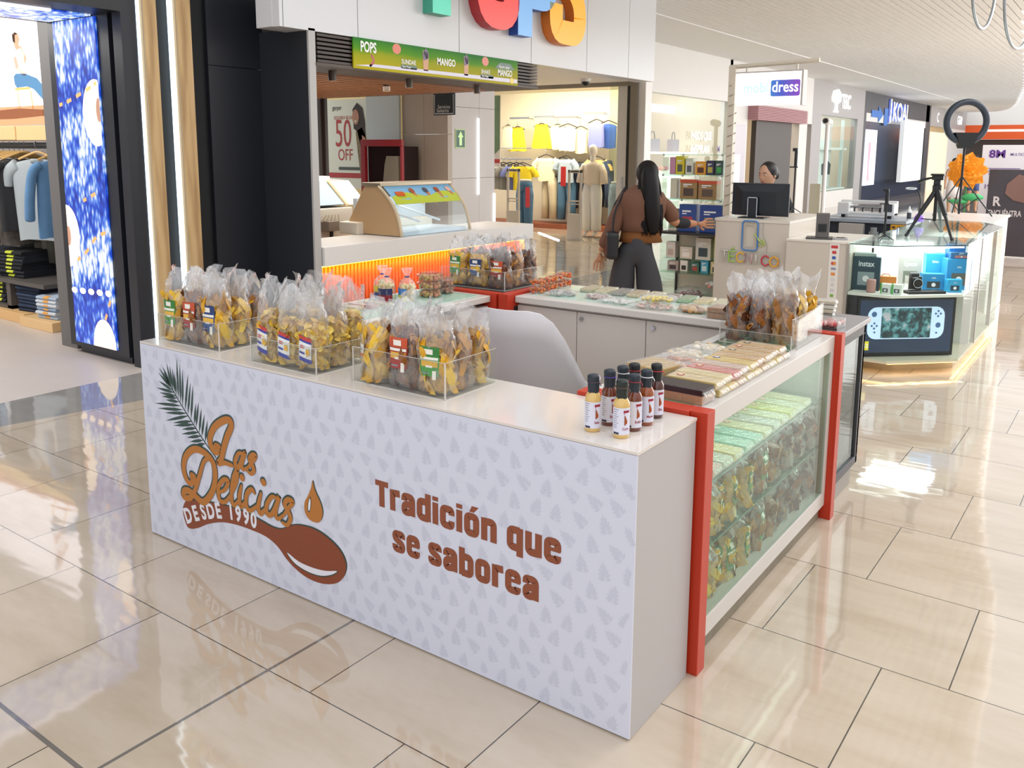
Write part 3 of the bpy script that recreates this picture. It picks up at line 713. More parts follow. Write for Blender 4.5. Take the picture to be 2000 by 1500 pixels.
f2 = PY(7.99); g.flat([(-9.2, 2.3), (-9.1, 2.4), (-8.98, 2.32), (-8.93, 2.1), (-8.92, 1.8), (-9.03, 1.7), (-9.1, 1.95), (-9.18, 2.0)], f2, 4)
f3 = PY(7.985); g.disc((-9.13, 2.18), .075, f3, 5, 16, .12); g.flat([(-9.14, 1.95), (-9.0, 2.02), (-8.9, 1.85), (-8.89, 1.3), (-9.05, 1.28), (-9.1, 1.6)], f2, 6)
g.flat([(-9.0, 1.9), (-8.93, 1.86), (-8.89, 1.62), (-8.93, 1.58), (-8.98, 1.7)], f3, 5); g.flat([(-9.17, 2.12), (-9.1, 2.13), (-9.12, 2.09)], PY(7.982), 1)
g.build('print', [mat('#b8332f', .5), mat('#f4efe8', .5), mat('#33312e', .5), mat('#4c534b', .5), mat('#3b2a24', .6), mat('#c08a6a', .5), mat('#8a7a56', .6, noise=.5, nscale=25)], t)
struct(G().box(-12, -8.86, 9.0, 9.1, 0, 3.2), 'wall_shop', mat('#e5c98f', .6, noise=.1, nscale=3))
t = thing('glass_partition', 'pale frosted partition panel above the red cabinet', 'partition', (-8.5, 7.95, 1.8))
G().box(-8.86, -8.17, 7.95, 7.99, 1.0, 2.6).build('panel', mat('#cdd6d6', .3), t)
t = thing('red_cabinet', 'dark glazed cabinet with red frame behind the freezer', 'cabinet', (-8.5, 7.6, 0))
g = G(); g.box(-8.55, -7.72, 7.5, 7.56, 1.72, 1.82); g.box(-8.55, -8.46, 7.5, 7.56, 1.0, 1.72); g.box(-7.75, -7.72, 7.5, 7.56, 1.0, 1.72); g.box(-8.55, -7.72, 7.5, 7.9, 0, 1.0)
g.build('frame', mat('#a3242c', .4), t, bevel=.005)
G().box(-8.46, -7.75, 7.57, 7.9, 1.0, 1.72).build('dark_glass', mat('#2a1d20', .1), t)
G().prism([(-8.12, 1.0), (-8.06, 1.45), (-8.02, 1.58), (-7.78, 1.58), (-7.78, 1.0)], 'y', 7.5, 7.57).build('machine', mat('#a89f8f', .35, .4), t)
STONE = mat('#b9ac9e', .5, noise=.12, nscale=2.5, name='travertine'); STONE2 = mat('#cfcac8', .45, noise=.05, nscale=2.5, name='grey_travertine')
def stone():
    g = G()
    for x0, x1 in ((-8.15, -7.72), (-7.715, -7.26)):
        for z0, z1 in ((0, 1.1), (1.105, 1.9), (1.905, 2.5), (2.505, 3.2)): g.box(x0, x1, 8, 8.1, z0, z1, 0)
    for y0, y1 in ((8.1, 8.75), (8.755, 9.15)):
        for z0, z1 in ((0, 1.25), (1.255, 2.3), (2.305, 3.2)): g.box(-7.36, -7.26, y0, y1, z0, z1, 1)
    return g
struct(stone(), 'wall_stone', [STONE, STONE2])
t = thing('exit_sign', 'small green arrow sign on the grey stone pillar', 'sign', (-7.25, 8.25, 1.9))
G().box(-7.26, -7.25, 8.17, 8.4, 1.7, 1.98).build('plate', mat('#bfe08a', .4), t); g = G(); f = PX(-7.248)
g.rect(8.185, 8.385, 1.715, 1.965, f, 0); g.flat([(8.285, 1.95), (8.35, 1.86), (8.315, 1.86), (8.315, 1.74), (8.255, 1.74), (8.255, 1.86), (8.22, 1.86)], PX(-7.246), 1)
g.build('arrow', [mat('#1c5a45', .4), mat('#c8f0a0', .4, emit=.3)], t)
t = thing('restroom_sign', 'small black hanging sign with white pictograms under the canopy', 'sign', (-6.9, 7.2, 2.3))
G().box(-7.1, -6.72, 7.5, 7.52, 2.15, 2.45).build('plate', BLACK, t); g = G(); f = PY(7.495)
g.ribbon([(-7.08, 2.43), (-7.08, 2.17), (-6.74, 2.17), (-6.74, 2.43)], .012, f); g.text('Servicios', f, .07, -7.02, 2.24, .9); g.text('Sanitarios', f, .07, -7.04, 2.19, .8)
g.build('print', mat('#e0e0e0', .5), t)
for n, z0, z1, y in (('upper', 1.0, 2.15, 8.7), ('lower', .25, 1.0, 9.12)):
    t = thing('light_strip', n+' vertical white light strip on the stone pillar', 'light', (-7.25, y, z0), group='light strips on the stone pillar')
    G().box(-7.26, -7.24, y, y+.035, z0, z1).build('tube', mat('#ffffff', emit=2.5), t)
t = thing('dome_camera', 'white dome security camera under the fascia soffit', 'camera', (-6.9, 11.3, 2.9))
G().lathe([(.0, -.05), (.09, -.05), (.1, 0)], 18, (0, 0, 0)).build('base', WHITE, t, world=False)
G().ball((0, 0, -.06), .07, sc=(1, 1, .9)).build('dome', BLACK, t, world=False, smooth=True)
# ================================================================== clothing shop at the corridor corner
CW = mat('#e8dec6', .55, name='cream_shop_wall')
struct(G().box(-13, -7.7, 14.6, 14.7, 0, 2.95).prism([(-6.7, 12.45), (-6.72, 12.45), (-7.75, 14.6), (-7.73, 14.6)], 'z', 0, 2.95), 'wall_cream', CW)
struct(G().prism([(-13, 12.4), (-6.75, 12.4), (-7.75, 14.7), (-13, 14.7)], 'z', 2.95, 3.05), 'trim_5', CW)
struct(G().box(-6.5, -6.36, 12.2, 12.34, 0, 2.95, 0).box(-6.36, -6.22, 12.25, 12.5, 0, 3.0, 1).box(-6.6, -6.5, 12.28, 12.36, 0, 2.95, 2).box(-10, -6.5, 12.26, 12.36, 2.83, 2.95, 0), 'trim_6', [mat('#8d867c', .4, .4), WHITE, BLACK])
area('clothes_shop_lamp', (-8.6, 13.3, 2.9), (radians(25), 0, 0), 3.6, .6, 190, (1, .9, .7))
t = thing('glass_door', 'open frameless glass door at the right side of the clothing shop', 'door', (-6.8, 12.3, 0))
G().box(-6.97, -6.53, 12.31, 12.32, 0, 2.83).build('pane', glass_mat('shop_door_glass', '#eef4ee', 1.6), t)
G().box(-6.7, -6.66, 12.29, 12.31, 1.0, 1.2).build('handle', CHROME, t)
t = thing('window_poster', 'fashion poster with red footer in the clothing shop window', 'poster', (-9.5, 12.25, 1.4))
G().box(-9.75, -9.42, 12.25, 12.27, 1.35, 2.75).build('sheet', mat('#e3ddd8', .4), t); g = G(); f = PY(12.245)
g.flat([(-9.65, 2.75), (-9.42, 2.75), (-9.42, 1.7), (-9.55, 1.6), (-9.6, 2.1)], f, 0); g.rect(-9.75, -9.42, 1.42, 1.5, f, 1); g.flat([(-9.72, 2.6), (-9.6, 2.5), (-9.57, 1.9), (-9.7, 1.7)], f, 2)
g.build('print', [mat('#6f8a68', .5, noise=.3, nscale=6), mat('#c23a3a', .5), mat('#d8a0a0', .5)], t)
t = thing('display_plinth', 'low red-brown display step along the clothing shop wall', 'plinth', (-9, 14, 0))
G().box(-13, -7.75, 13.9, 14.59, 0, .1).build('step', mat('#8a4a30', .5), t)
KH = mat('#2a2320', .5, name='dark_hanger')
YEL = mat('#e8cf2a', .8, noise=.08, name='yellow_cloth'); CRM = mat('#efe6c6', .85, name='cream_cloth'); PER = mat('#7e86c4', .8, name='periwinkle_cloth'); BEI = mat('#cfc2a6', .85, name='beige_cloth')
PEACH = mat('#e6c07a', .85, name='peach_cloth'); GRYP = mat('#8f8d85', .9, noise=.1, nscale=6, name='grey_trousers'); NAVT = mat('#2c3a52', .9); PDB = mat('#aebfce', .9, noise=.1); DJ = mat('#4f7596', .9, noise=.15, nscale=6); STR = mat('#a9a9a2', .9, noise=.2, nscale=12)
def rail2(x, z, lab):
    t = thing('wall_rail', lab, 'rail', (x, 14.55, z), group='short wall rails in the clothing shop')
    G().tube([(x, 14.58, z+.05), (x, 14.05, z+.05)], .012, 6).box(x-.25, x+.25, 14.02, 14.06, z+.03, z+.07).build('bar', STEEL, t)
def skirt_mesh(L, w0, w1, seed):
    g = G(); n = 30; rows = 8
    vs = []
    for i in range(rows+1):
        v = i/rows; w = w0+(w1-w0)*v; d = .04+.03*v
        for k in range(n):
            a = 2*pi*k/n; fold = 1+.1*v*sin(9*a+seed); vs.append((d*sin(a)*fold+.01*v*sin(14*a), w*cos(a), -.08-v*L+.008*v*sin(5*a+seed)))
    g.add(vs, [(i*n+k, i*n+(k+1) % n, (i+1)*n+(k+1) % n, (i+1)*n+k) for i in range(rows) for k in range(n)]+[tuple(range(n))])
    return g
def garment(kind, x, y, z, m, lab, cat, rz=-90, sd=0, grp='clothes on the shop wall'):
    t = thing(kind, lab, cat, (x, y, z), radians(rz), group=grp)
    hanger(t, KH)
    if kind == 'skirt': g = skirt_mesh(.52, .16, .27, sd)
    elif kind == 'sleeveless_top': g = shirt_mesh(sd, .5, .2, .05, 0, 0)
    elif kind == 'trousers':
        g = G()
        for s in (-1, 1): g.tube([(0, s*.03, -.1), (0, s*.1, -.35), (0, s*.12, -.7), (0, s*.13, -1.05)], [.12, .115, .095, .09], 12)
    else: g = shirt_mesh(sd, .5, .22, .05, .16, .12)
    g.build('garment', m, t, world=False, smooth=True)
    return t
rail2(-10.2, 2.33, 'short metal wall rail above the pale skirts'); rail2(-9.55, 2.35, 'short metal wall rail above the yellow skirts'); rail2(-8.95, 2.33, 'short metal wall rail above the cream tops'); rail2(-8.3, 2.4, 'short metal wall rail above the periwinkle top')
items = [('skirt', -10.55, 14.1, 2.3, CRM, 'cream skirt, leftmost on the upper row', 'skirt'), ('skirt', -10.25, 14.05, 2.26, YEL, 'bright yellow short skirt on the upper row', 'skirt'),
 ('skirt', -9.65, 14.1, 2.32, YEL, 'wide yellow pleated skirt on the upper row', 'skirt'), ('skirt', -9.3, 14.2, 2.3, CRM, 'pale cream skirt beside the pleated yellow one', 'skirt'),
 ('sleeveless_top', -8.98, 14.1, 2.3, mat('#fbf6e6', .8), 'bright white top in the strongest light', 'top'), ('sleeveless_top', -8.72, 14.2, 2.25, CRM, 'cream top beside the bright white one', 'top'),
 ('sleeveless_top', -8.25, 14.05, 2.38, PER, 'periwinkle sleeveless top facing the corridor', 'top'), ('sleeveless_top', -8.08, 14.25, 2.36, mat('#3f63b5', .8), 'blue top tucked behind the periwinkle one', 'top'),
 ('blouse', -9.45, 14.0, 1.65, CRM, 'cream short-sleeved blouse above beige trousers', 'blouse'), ('trousers', -9.42, 14.1, 1.25, BEI, 'beige wide trousers below the cream blouse', 'trousers'),
 ('blouse', -8.95, 14.0, 1.63, PDB, 'pale blue denim blouse above the blue jeans', 'blouse'), ('trousers', -8.98, 14.1, 1.25, DJ, 'mid blue jeans below the denim blouse', 'trousers'),
 ('blouse', -8.25, 14.1, 1.62, PEACH, 'peach blouse behind the mannequin', 'blouse'), ('trousers', -8.1, 14.2, 1.55, NAVT, 'dark navy trousers behind the peach blouse', 'trousers'), ('trousers', -8.35, 14.15, 1.2, DJ, 'blue jeans showing behind the white mannequin', 'trousers'),
 ('blouse', -9.2, 14.25, 1.6, STR, 'grey striped shirt between the cream and denim blouses', 'shirt'), ('trousers', -8.75, 14.25, 1.5, NAVT, 'navy trousers behind the denim blouse', 'trousers')]
for i, it in enumerate(items): garment(*it, rz=-90+(i*37 % 30-15), sd=i)
t = thing('clothes_rail', 'long chrome rail with side-on clothes at the left of the clothing shop', 'rail', (-10, 13, 1.5))
G().tube([(-10.8, 13.2, 1.5), (-9.3, 13.2, 1.5)], .015, 8).tube([(-10.8, 13.2, 1.72), (-9.3, 13.2, 1.72)], .01, 8).build('bar', CHROME, t)
for i, (x, k, m, lab) in enumerate(((-10.4, 'shirt', mat('#b9c27a', .9), 'olive green shirt, left end of the long rail'), (-10.22, 'shirt', CRM, 'cream shirt with a round print on the long rail'), (-10.02, 'shirt', STR, 'striped grey shirt on the long rail'), (-9.85, 'shirt', GRYP, 'plain grey shirt on the long rail'), (-9.68, 'shirt', PER, 'mauve shirt on the long rail'), (-9.52, 'shirt', YEL, 'bright yellow shirt near the gate'))):
    garment('shirt', x, 13.2, 1.48, m, lab, 'shirt', rz=-50, sd=20+i, grp='clothes on the long rail')
# mannequins
MW = mat('#efece6', .3, name='white_mannequin')
def legs_form(x, y, m, lab, tagc='#d8404a'):
    t = thing('half_mannequin', lab, 'mannequin', (x, y, 0))
    g = G()
    for s in (-1, 1): g.tube([(s*.09, 0, .02), (s*.09, 0, .45), (s*.085, 0, .78), (s*.07, 0, .95)], [.085, .095, .11, .1], 14)
    g.build('jeans', m, t, world=False, smooth=True)
    G().lathe([(.16, .86), (.175, .95), (.165, 1.05), (.0, 1.07)], 18, sy=.7).build('waist', m, t, world=False, smooth=True)
    G().lathe([(.15, 1.06), (.14, 1.1), (0, 1.1)], 18, sy=.7).build('mannequin_top', MW, t, world=False, smooth=True)
    G().box(.12, .22, -.15, -.14, .55, .95).build('sale_tag', mat(tagc, .5), t, world=False)
    G().text('50', lambda a, b: (.17+a, -.143, b), .1, 0, .74, .6, .01, align='CENTER').build('tag_text', mat('#fff4f0', .5), t, world=False)
legs_form(-9.05, 12.6, DJ, 'half mannequin in dark blue jeans with a red sale tag'); legs_form(-7.0, 12.75, PDB, 'half mannequin in pale ripped jeans beside the glass door')
t = thing('mannequin', 'white full mannequin in beige blouse and white trousers', 'mannequin', (-7.65, 12.9, 0))
g = G(); g.ball((0, 0, 1.68), .1, 16, 10, sc=(.85, 1, 1.2)); g.tube([(0, 0, 1.42), (0, 0, 1.6)], [.055, .05], 12)
for s in (-1, 1): g.tube([(s*.1, 0, .1), (s*.1, -.12, .03)], [.035, .03], 8)
g.build('body', MW, t, world=False, smooth=True)
g = G(); g.lathe([(.16, 1.0), (.2, 1.08), (.19, 1.3), (.19, 1.4), (.07, 1.47)], 22, sy=.62)
for s in (-1, 1): g.tube([(s*.17, 0, 1.4), (s*.24, 0, 1.25), (s*.27, -.02, 1.05)], [.07, .075, .08], 12)
g.build('blouse', mat('#e2d6c4', .85), t, world=False, smooth=True)
g = G()
for s in (-1, 1): g.tube([(s*.1, 0, .12), (s*.1, 0, .5), (s*.09, 0, .85), (s*.07, 0, 1.02)], [.1, .105, .12, .11], 14)
g.build('trousers', mat('#e9e8e6', .85), t, world=False, smooth=True)
G().box(-1.05, -.93, .5, .51, .95, 1.35).build('sale_tag', mat('#cf2a2a', .5), t, world=False)
GATE = mat('#c9c3bb', .4, name='gate_plastic')
for lab, x in (('pale anti-theft gate standing in front of the mannequin', -7.56), ('pale anti-theft gate by the jeans half mannequin', -8.98)):
    t = thing('security_gate', lab, 'security gate', (x, 12.1, 0), group='anti-theft gates')
    g = G(); g.box(-.16, .16, -.05, .05, 0, .02); g.box(-.15, -.11, -.02, .02, .5, 1.32); g.box(.11, .15, -.02, .02, .5, 1.32); g.box(-.15, .15, -.02, .02, 1.26, 1.32); g.box(-.11, .11, -.015, .015, .72, .75); g.box(-.11, .11, -.015, .015, .67, .69)
    g.build('frame', GATE, t, world=False, bevel=.006)
    G().box(-.15, .15, -.03, .03, .02, .5).build('base_panel', GATE, t, world=False, bevel=.006)
    G().box(-.09, .09, -.024, -.018, 1.28, 1.3).build('label_strip', BLACK, t, world=False)
for x0, y0, x1, y1 in ((-8.9, 12.9, -7.75, 11.85),): tag(G().tube([(x0, y0, .004), (x1, y1, .004)], .02, 6).build('floor_reflection', mat('#ffffff', emit=2)), 'thin glowing line standing for a floor reflection at the shop entrance', 'light')  # emissive tube imitates a white reflection on the floor, no lamp here

# ================================================================== the other shops on that side
g = G(); g.rect(12.95, 17.1, .15, 2.78, PX(FX-.05)); w = struct(g, 'window_1', GLASS)
WT = mat('#f6f4f0', .4, emit=.6, name='window_lettering')
t = thing('window_lettering', 'white slogan lettering on the shoe shop window', 'lettering', (FX, 15.5, 1.9))
g = G(); f = PX(FX+.01); g.text('PASOS QUE', f, .24, 15.1, 1.92, .85, .02); g.text('INSPIRAN', f, .24, 15.1, 1.64, .95, .02); g.build('letters', WT, t)
g = G(); g.text('M', PX(FX+.01), .2, 16.5, 1.66, 1, .02); tag(g.build('letter_m', mat('#8a6fa8', .5)), 'purple letter M on the shoe shop window', 'lettering')
t = thing('shoe_counter', 'brightly lit white shoe counter with small goods behind the window', 'counter', (-8, 14.5, 0))
G().box(-8.0, -7.4, 15.0, 17.2, 0, 1.25).build('body', mat('#f1e9dd', .4), t); G().box(-8.0, -7.35, 15.0, 17.2, 1.62, 1.66).build('glass_shelf', mat('#fff6e8', emit=1.0), t)
for i in range(13):
    rnd = random.Random(i); y = 15.08+i*.16; cn, cc = rnd.choice([('coral', '#c96a5a'), ('peach', '#e0a080'), ('violet', '#8a6fa8'), ('mustard', '#c9a060'), ('crimson', '#b83a4a'), ('cream', '#f0d8c0')]); o = tag(G().ball((0, 0, .05), .07, 8, 5, sc=(.8, 1.1, .7)).build('shoe', mat(cc, .5), smooth=True), 'small '+cn+' shoe on the lit counter, '+ORD[i]+' from the brown door frame', 'shoe', 'little shoes on the lit counter'); o.location = (-7.47-rnd.random()*.2, y, 1.25)
for i, (y, s) in enumerate(((15.35, .22), (16.4, .16))):
    t = thing('handbag', ('large', 'small')[i]+' grey-lilac handbag on the glass shelf', 'handbag', (-7.6, y, 1.66), group='handbags on the glass shelf')
    G().box(-.08, .08, -s, s, 0, .28).build('body', mat('#8c8494', .5), t, world=False, bevel=.02); G().tube(smooth2([(0, -s*.5, .28), (0, -s*.3, .42), (0, s*.3, .42), (0, s*.5, .28)], 4), .01, 6).build('handle', BLACK, t, world=False)
t = tag(G().box(-9.8, -9.7, 15.4, 17.1, 2.2, 2.9).build('shop_sign', mat('#cf8a78', .5)), 'salmon coloured sign band inside the shoe shop', 'sign')
tag(G().box(-8.0, -7.95, 15.1, 17.2, 2.55, 2.72).build('ceiling_light', mat('#ffffff', emit=2.5)), 'bright ceiling light behind the shoe shop window', 'light')
# striped awning and dark doors
t = thing('striped_awning', 'dusty pink striped awning over the dark shop doors', 'awning', (FX, 20, 2.4))
g = G()
for i in range(9): g.box(FX, FX+.25, 18.3, 22.1, 2.42+i*.038, 2.445+i*.038, 0); g.box(FX, FX+.22, 18.3, 22.1, 2.445+i*.038, 2.458+i*.038, 1)
g.build('stripes', [mat('#b98a8e', .6), mat('#8a5a60', .6)], t)
tag(G().box(FX-.1, FX+.02, 18.85, 21.5, 0, 2.42).build('dark_door', mat('#4a4442', .5)), 'large dark brown panel doors under the striped awning', 'door')
tag(G().box(FX-.12, FX+.01, 17.4, 18.2, .6, 2.3).build('mirror_panel', mat('#c8c3cc', .3)), 'pale lilac panel between the pole and the dark doors', 'panel')
# shop with the tree logo
t = thing('shop_sign', 'white raised shop name with a tree emblem on grey fascia', 'sign', (FX, 26, 3.3))
g = G(); g.prism([(25.05, 3.3), (25.2, 3.5), (25.6, 3.55), (25.95, 3.4), (25.9, 3.2), (25.6, 3.12), (25.35, 3.14), (25.1, 3.18)], 'x', FX, FX+.07); g.box(FX, FX+.06, 25.45, 25.6, 2.9, 3.15); g.box(FX, FX+.05, 25.3, 25.75, 2.86, 2.92)
g.build('tree_emblem', mat('#fbfbfb', .4, emit=.5), t)
g = G(); vs, fs = text_mesh('TBC', .6, .85, .02, 'LEFT')
for a in (FX+.02, FX+.06): g.add([(a, 26.1+v[0], 3.02+v[1]) for v in vs], fs)
g.build('letters', mat('#fbfbfb', .4, emit=.5), t)
g = G(); g.rect(24.2, 28.2, .5, 2.75, PX(FX-.04)); struct(g, 'window_2', GLASS)
t = thing('window_display', 'white glass shelving with goods in the tree logo shop window', 'shelf', (-7.2, 26, .5))
G().box(-7.4, FX-.25, 24.3, 28.1, .5, .55).box(-7.4, FX-.25, 24.3, 28.1, 1.75, 1.82).box(-7.4, -7.35, 24.3, 28.1, .5, 2.7).build('boards', mat('#f0f5f3', .4), t); G().box(-6.95, -6.85, 25.9, 25.95, .55, 2.7).box(-6.95, -6.85, 27.6, 27.65, .55, 2.7).build('posts', mat('#dfe8e6', .4), t)
g = G(); g.flat([(25.3, 1.3), (25.7, 1.42), (25.75, 1.0), (25.35, .98)], PX(-6.84)); g.flat([(25.95, 1.42), (26.3, 1.3), (26.25, .98), (25.98, 1.0)], PX(-6.84)); g.build('dark_tops', mat('#2f3a42', .7), t)
for i in range(4): G().box(-7.2, -7.0, 24.4, 24.95, .8+i*.28, .95+i*.28).build('folded_stack', mat(('#4f7a7a', '#3f6068', '#8fb3b0', '#7a6f8a')[i], .7), t)
t = thing('camera_post', 'tall white post with a security camera on top', 'camera', (-5.22, 20.0, 0))
G().tube([(0, 0, 0), (0, 0, 2.35)], .05, 10).build('post', WHITE, t, world=False); G().tube([(.0, -.2, 2.42), (0, .12, 2.4)], .09, 10).build('camera_body', WHITE, t, world=False); G().tube([(0, -.22, 2.42), (0, -.2, 2.42)], .06, 10).build('lens', BLACK, t, world=False)
tag(G().box(-5.56, -5.32, 20, 20.1, 0, .9).build('freestanding_panel', mat('#c9c3ae', .5)), 'low beige freestanding panel beside the camera post', 'panel')
# shop with blue letters
t = thing('shop_sign', 'white and blue raised shop name on dark grey fascia', 'sign', (FX, 34, 3.3))
for (a, m) in ((FX+.03, mat('#2f55b8', .4, emit=.6)), (FX+.09, mat('#ffffff', .4, emit=1.2))):
    g = G(); vs, fs = text_mesh('KOAJ', .95, 1.0, .015, 'LEFT'); g.add([(a, 32.75+v[0]*1.12, 2.85+v[1]) for v in vs], fs); g.rect(32.35, 32.5, 2.75, 3.6, PX(a)); g.build('letters', m, t)
t = thing('direction_sign', 'blue arrow and small blue panel left of the raised letters', 'sign', (FX, 30.5, 2.8)); g = G(); f = PX(FX+.02)
g.flat([(29.9, 3.12), (30.9, 3.12), (30.9, 3.3), (31.6, 3.0), (30.9, 2.72), (30.9, 2.88), (29.9, 2.88)], f); g.rect(31.75, 32.3, 2.65, 3.25, f); g.build('print', mat('#2f6ab8', .5, emit=.2), t)
DB = mat('#22304a', .25, name='dark_blue_glass')
struct(G().box(FX-.15, FX-.05, 29.3, 39.4, 0, 2.72), 'window_3', DB)
tag(G().box(FX-.05, FX+.02, 29.35, 30.9, .55, 2.45).build('fashion_poster', mat('#e8ecf8', .4, emit=.7)), 'backlit white fashion poster by the blue letter shop', 'poster')
g = G(); g.flat([(29.7, 2.0), (30.0, 2.05), (30.1, 1.8), (29.95, 1.2), (30.1, .7), (29.8, .7), (29.75, 1.5)], PX(FX+.03)); tag(g.build('poster_figure', mat('#c9a8b8', .5, emit=.3)), 'pink figure printed on the white fashion poster', 'print')
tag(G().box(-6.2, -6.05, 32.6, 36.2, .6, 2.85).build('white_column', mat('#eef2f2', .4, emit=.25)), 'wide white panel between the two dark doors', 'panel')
g = G(); f = PX(FX+.03); g.rect(36.4, 37.6, 1.75, 2.4, f, 0); g.rect(36.4, 37.6, 2.2, 2.4, f, 1); g.rect(36.4, 37.6, 1.75, 1.85, f, 2); tag(g.build('notice', [mat('#e8e8e8', .5, emit=.2), mat('#d85a4a', .5), mat('#e0d040', .5)]), 'small red white and yellow notice on the dark glass', 'notice')
tag(G().box(FX-.1, FX, 40.6, 45, 0, 2.6).build('lit_shopfront', mat('#f2e2c6', .4, emit=.45)), 'warm lit shopfront between the dark doors and the ring light', 'shopfront')
for y, s, z in ((41.6, 'C', 3.05), (47.0, 'GEM', 3.1)):
    g = G(); vs, fs = text_mesh(s, .6, 1.2, .01, 'LEFT'); g.add([(FX+.05, y+v[0], z+v[1]) for v in vs], fs); tag(g.build('raised_letters', mat('#ffffff', emit=.8)), 'white raised lettering '+('left of' if s == 'C' else 'seen through')+' the ring light', 'sign')
tag(G().box(-5.2, -3.4, 46.9, 46.98, 2.72, 2.82).build('tube_light', mat('#fff3e6', emit=1.2)), 'white tube light on the orange fascia', 'light')
# ================================================================== snack kiosk
TZ = .861
PANEL = mat('#b9b5b6', .45, name='white_side_laminate')
LAM = mat('#ded6cf', .16, name='glossy_cream_laminate', coat=.3)
def print_vinyl():
    k = NT('pale_fern_vinyl'); vec, x, y, z = k.xyz()
    mp = k.n('Mapping'); mp.inputs['Scale'].default_value = (11, 1, 8.5); mp.inputs['Rotation'].default_value = (0, radians(14), 0); k.l(vec, mp.inputs[0])
    vo = k.n('TexVoronoi'); vo.inputs['Scale'].default_value = 1.0; vo.inputs['Randomness'].default_value = .55; k.l(mp.outputs[0], vo.inputs['Vector'])
    nz = k.noise(vec, 90, 2, .6); d = k.math('ADD', vo.outputs['Distance'], k.math('MULTIPLY', k.math('SUBTRACT', nz, .5), .5))
    f = k.n('MapRange'); f.inputs['From Min'].default_value = .38; f.inputs['From Max'].default_value = .26; k.l(d, f.inputs['Value'])
    k.l(k.mix(k.math('MULTIPLY', f.outputs[0], .75), '#c6cadb', '#b0b4c6'), k.b.inputs['Base Color']); k.b.inputs['Roughness'].default_value = .4
    return k.m
kiosk = thing('kiosk_counter', 'pale printed front counter of the snack kiosk with logo and slogan', 'counter', (-1.17, .2, 0))
G().box(-2.345, -.002, .006, .392, .0, .852).build('body', PANEL, kiosk, bevel=.002)
G().box(-2.35, 0, 0, .392, .852, TZ).build('worktop', LAM, kiosk)
G().box(-2.35, -.001, 0, .006, .006, .853).build('printed_panel', mat('#d4d8e9', .4, name='pale_lavender_vinyl'), kiosk)
g = G(); rr = random.Random(3)
for j in range(13):
    for i in range(31):
        cx_, cz_ = -2.32+i*.078+(j % 2)*.04+rr.uniform(-.006, .006), .03+j*.066+rr.uniform(-.006, .006)
        ta = rr.choice((.25, -.2, .9))+rr.uniform(-.15, .15); L_ = .05
        for k_ in range(9):
            u = (k_-4)/4; a = pi/2+ta+u*1.25; l_ = L_*(1.1-.3*abs(u)); bx, bz = cx_-.024*cos(pi/2+ta)*abs(u), cz_-.024*sin(pi/2+ta)*abs(u)
            tx, tz = bx+l_*.6*cos(a), bz+l_*.6*sin(a); nx, nz = -sin(a)*.0055, cos(a)*.0055; mx_, mz_ = (bx+tx)/2, (bz+tz)/2
            if not (-2.34 < tx < -.01 and .01 < tz < .845 and bz > .01 and bx > -2.34): continue
            f = PY(-.0001-k_*.00003); g.add([f(bx, bz), f(mx_-nx, mz_-nz), f(tx, tz), f(mx_+nx, mz_+nz)], [(0, 1, 2, 3)])
g.build('fern_pattern', mat('#c8ccde', .4, name='fern_print'), kiosk)
# ---- logo
STEM = [(-1.861, 0.449), (-1.906, 0.481), (-1.956, 0.521), (-2.007, 0.566), (-2.058, 0.612), (-2.104, 0.656), (-2.138, 0.692), (-2.161, 0.72), (-2.184, 0.748)]
LEAVES = [((-2.143, 0.695), (-2.22, 0.765)), ((-2.145, 0.705), (-2.193, 0.773)), ((-2.138, 0.692), (-2.163, 0.794)), ((-2.128, 0.684), (-2.143, 0.785)), ((-2.117, 0.676), (-2.124, 0.775)), ((-2.107, 0.664), (-2.112, 0.759)), ((-2.094, 0.65), (-2.09, 0.827)), ((-2.081, 0.634), (-2.071, 0.805)), ((-2.068, 0.624), (-2.054, 0.782)), ((-2.052, 0.61), (-2.018, 0.77)), ((-2.035, 0.596), (-2.005, 0.736)), ((-2.015, 0.579), (-1.989, 0.727)), ((-1.994, 0.562), (-1.977, 0.654)), ((-1.984, 0.552), (-1.958, 0.662)), ((-1.964, 0.533), (-1.941, 0.64)), ((-1.949, 0.519), (-1.923, 0.618)), ((-1.928, 0.501), (-1.905, 0.597)), ((-2.141, 0.692), (-2.226, 0.742)), ((-2.13, 0.681), (-2.227, 0.706)), ((-2.118, 0.674), (-2.245, 0.674)), ((-2.107, 0.661), (-2.228, 0.656)), ((-2.101, 0.653), (-2.212, 0.643)), ((-2.091, 0.639), (-2.187, 0.632)), ((-2.077, 0.625), (-2.266, 0.604)), ((-2.065, 0.61), (-2.247, 0.585)), ((-2.04, 0.6), (-2.199, 0.574)), ((-2.029, 0.592), (-2.194, 0.54)), ((-2.006, 0.573), (-2.144, 0.54)), ((-1.994, 0.561), (-2.142, 0.529)), ((-1.98, 0.549), (-2.083, 0.524)), ((-1.964, 0.535), (-2.087, 0.503)), ((-1.954, 0.521), (-2.051, 0.495)), ((-1.94, 0.506), (-2.032, 0.481)), ((-1.926, 0.495), (-2.016, 0.465))]
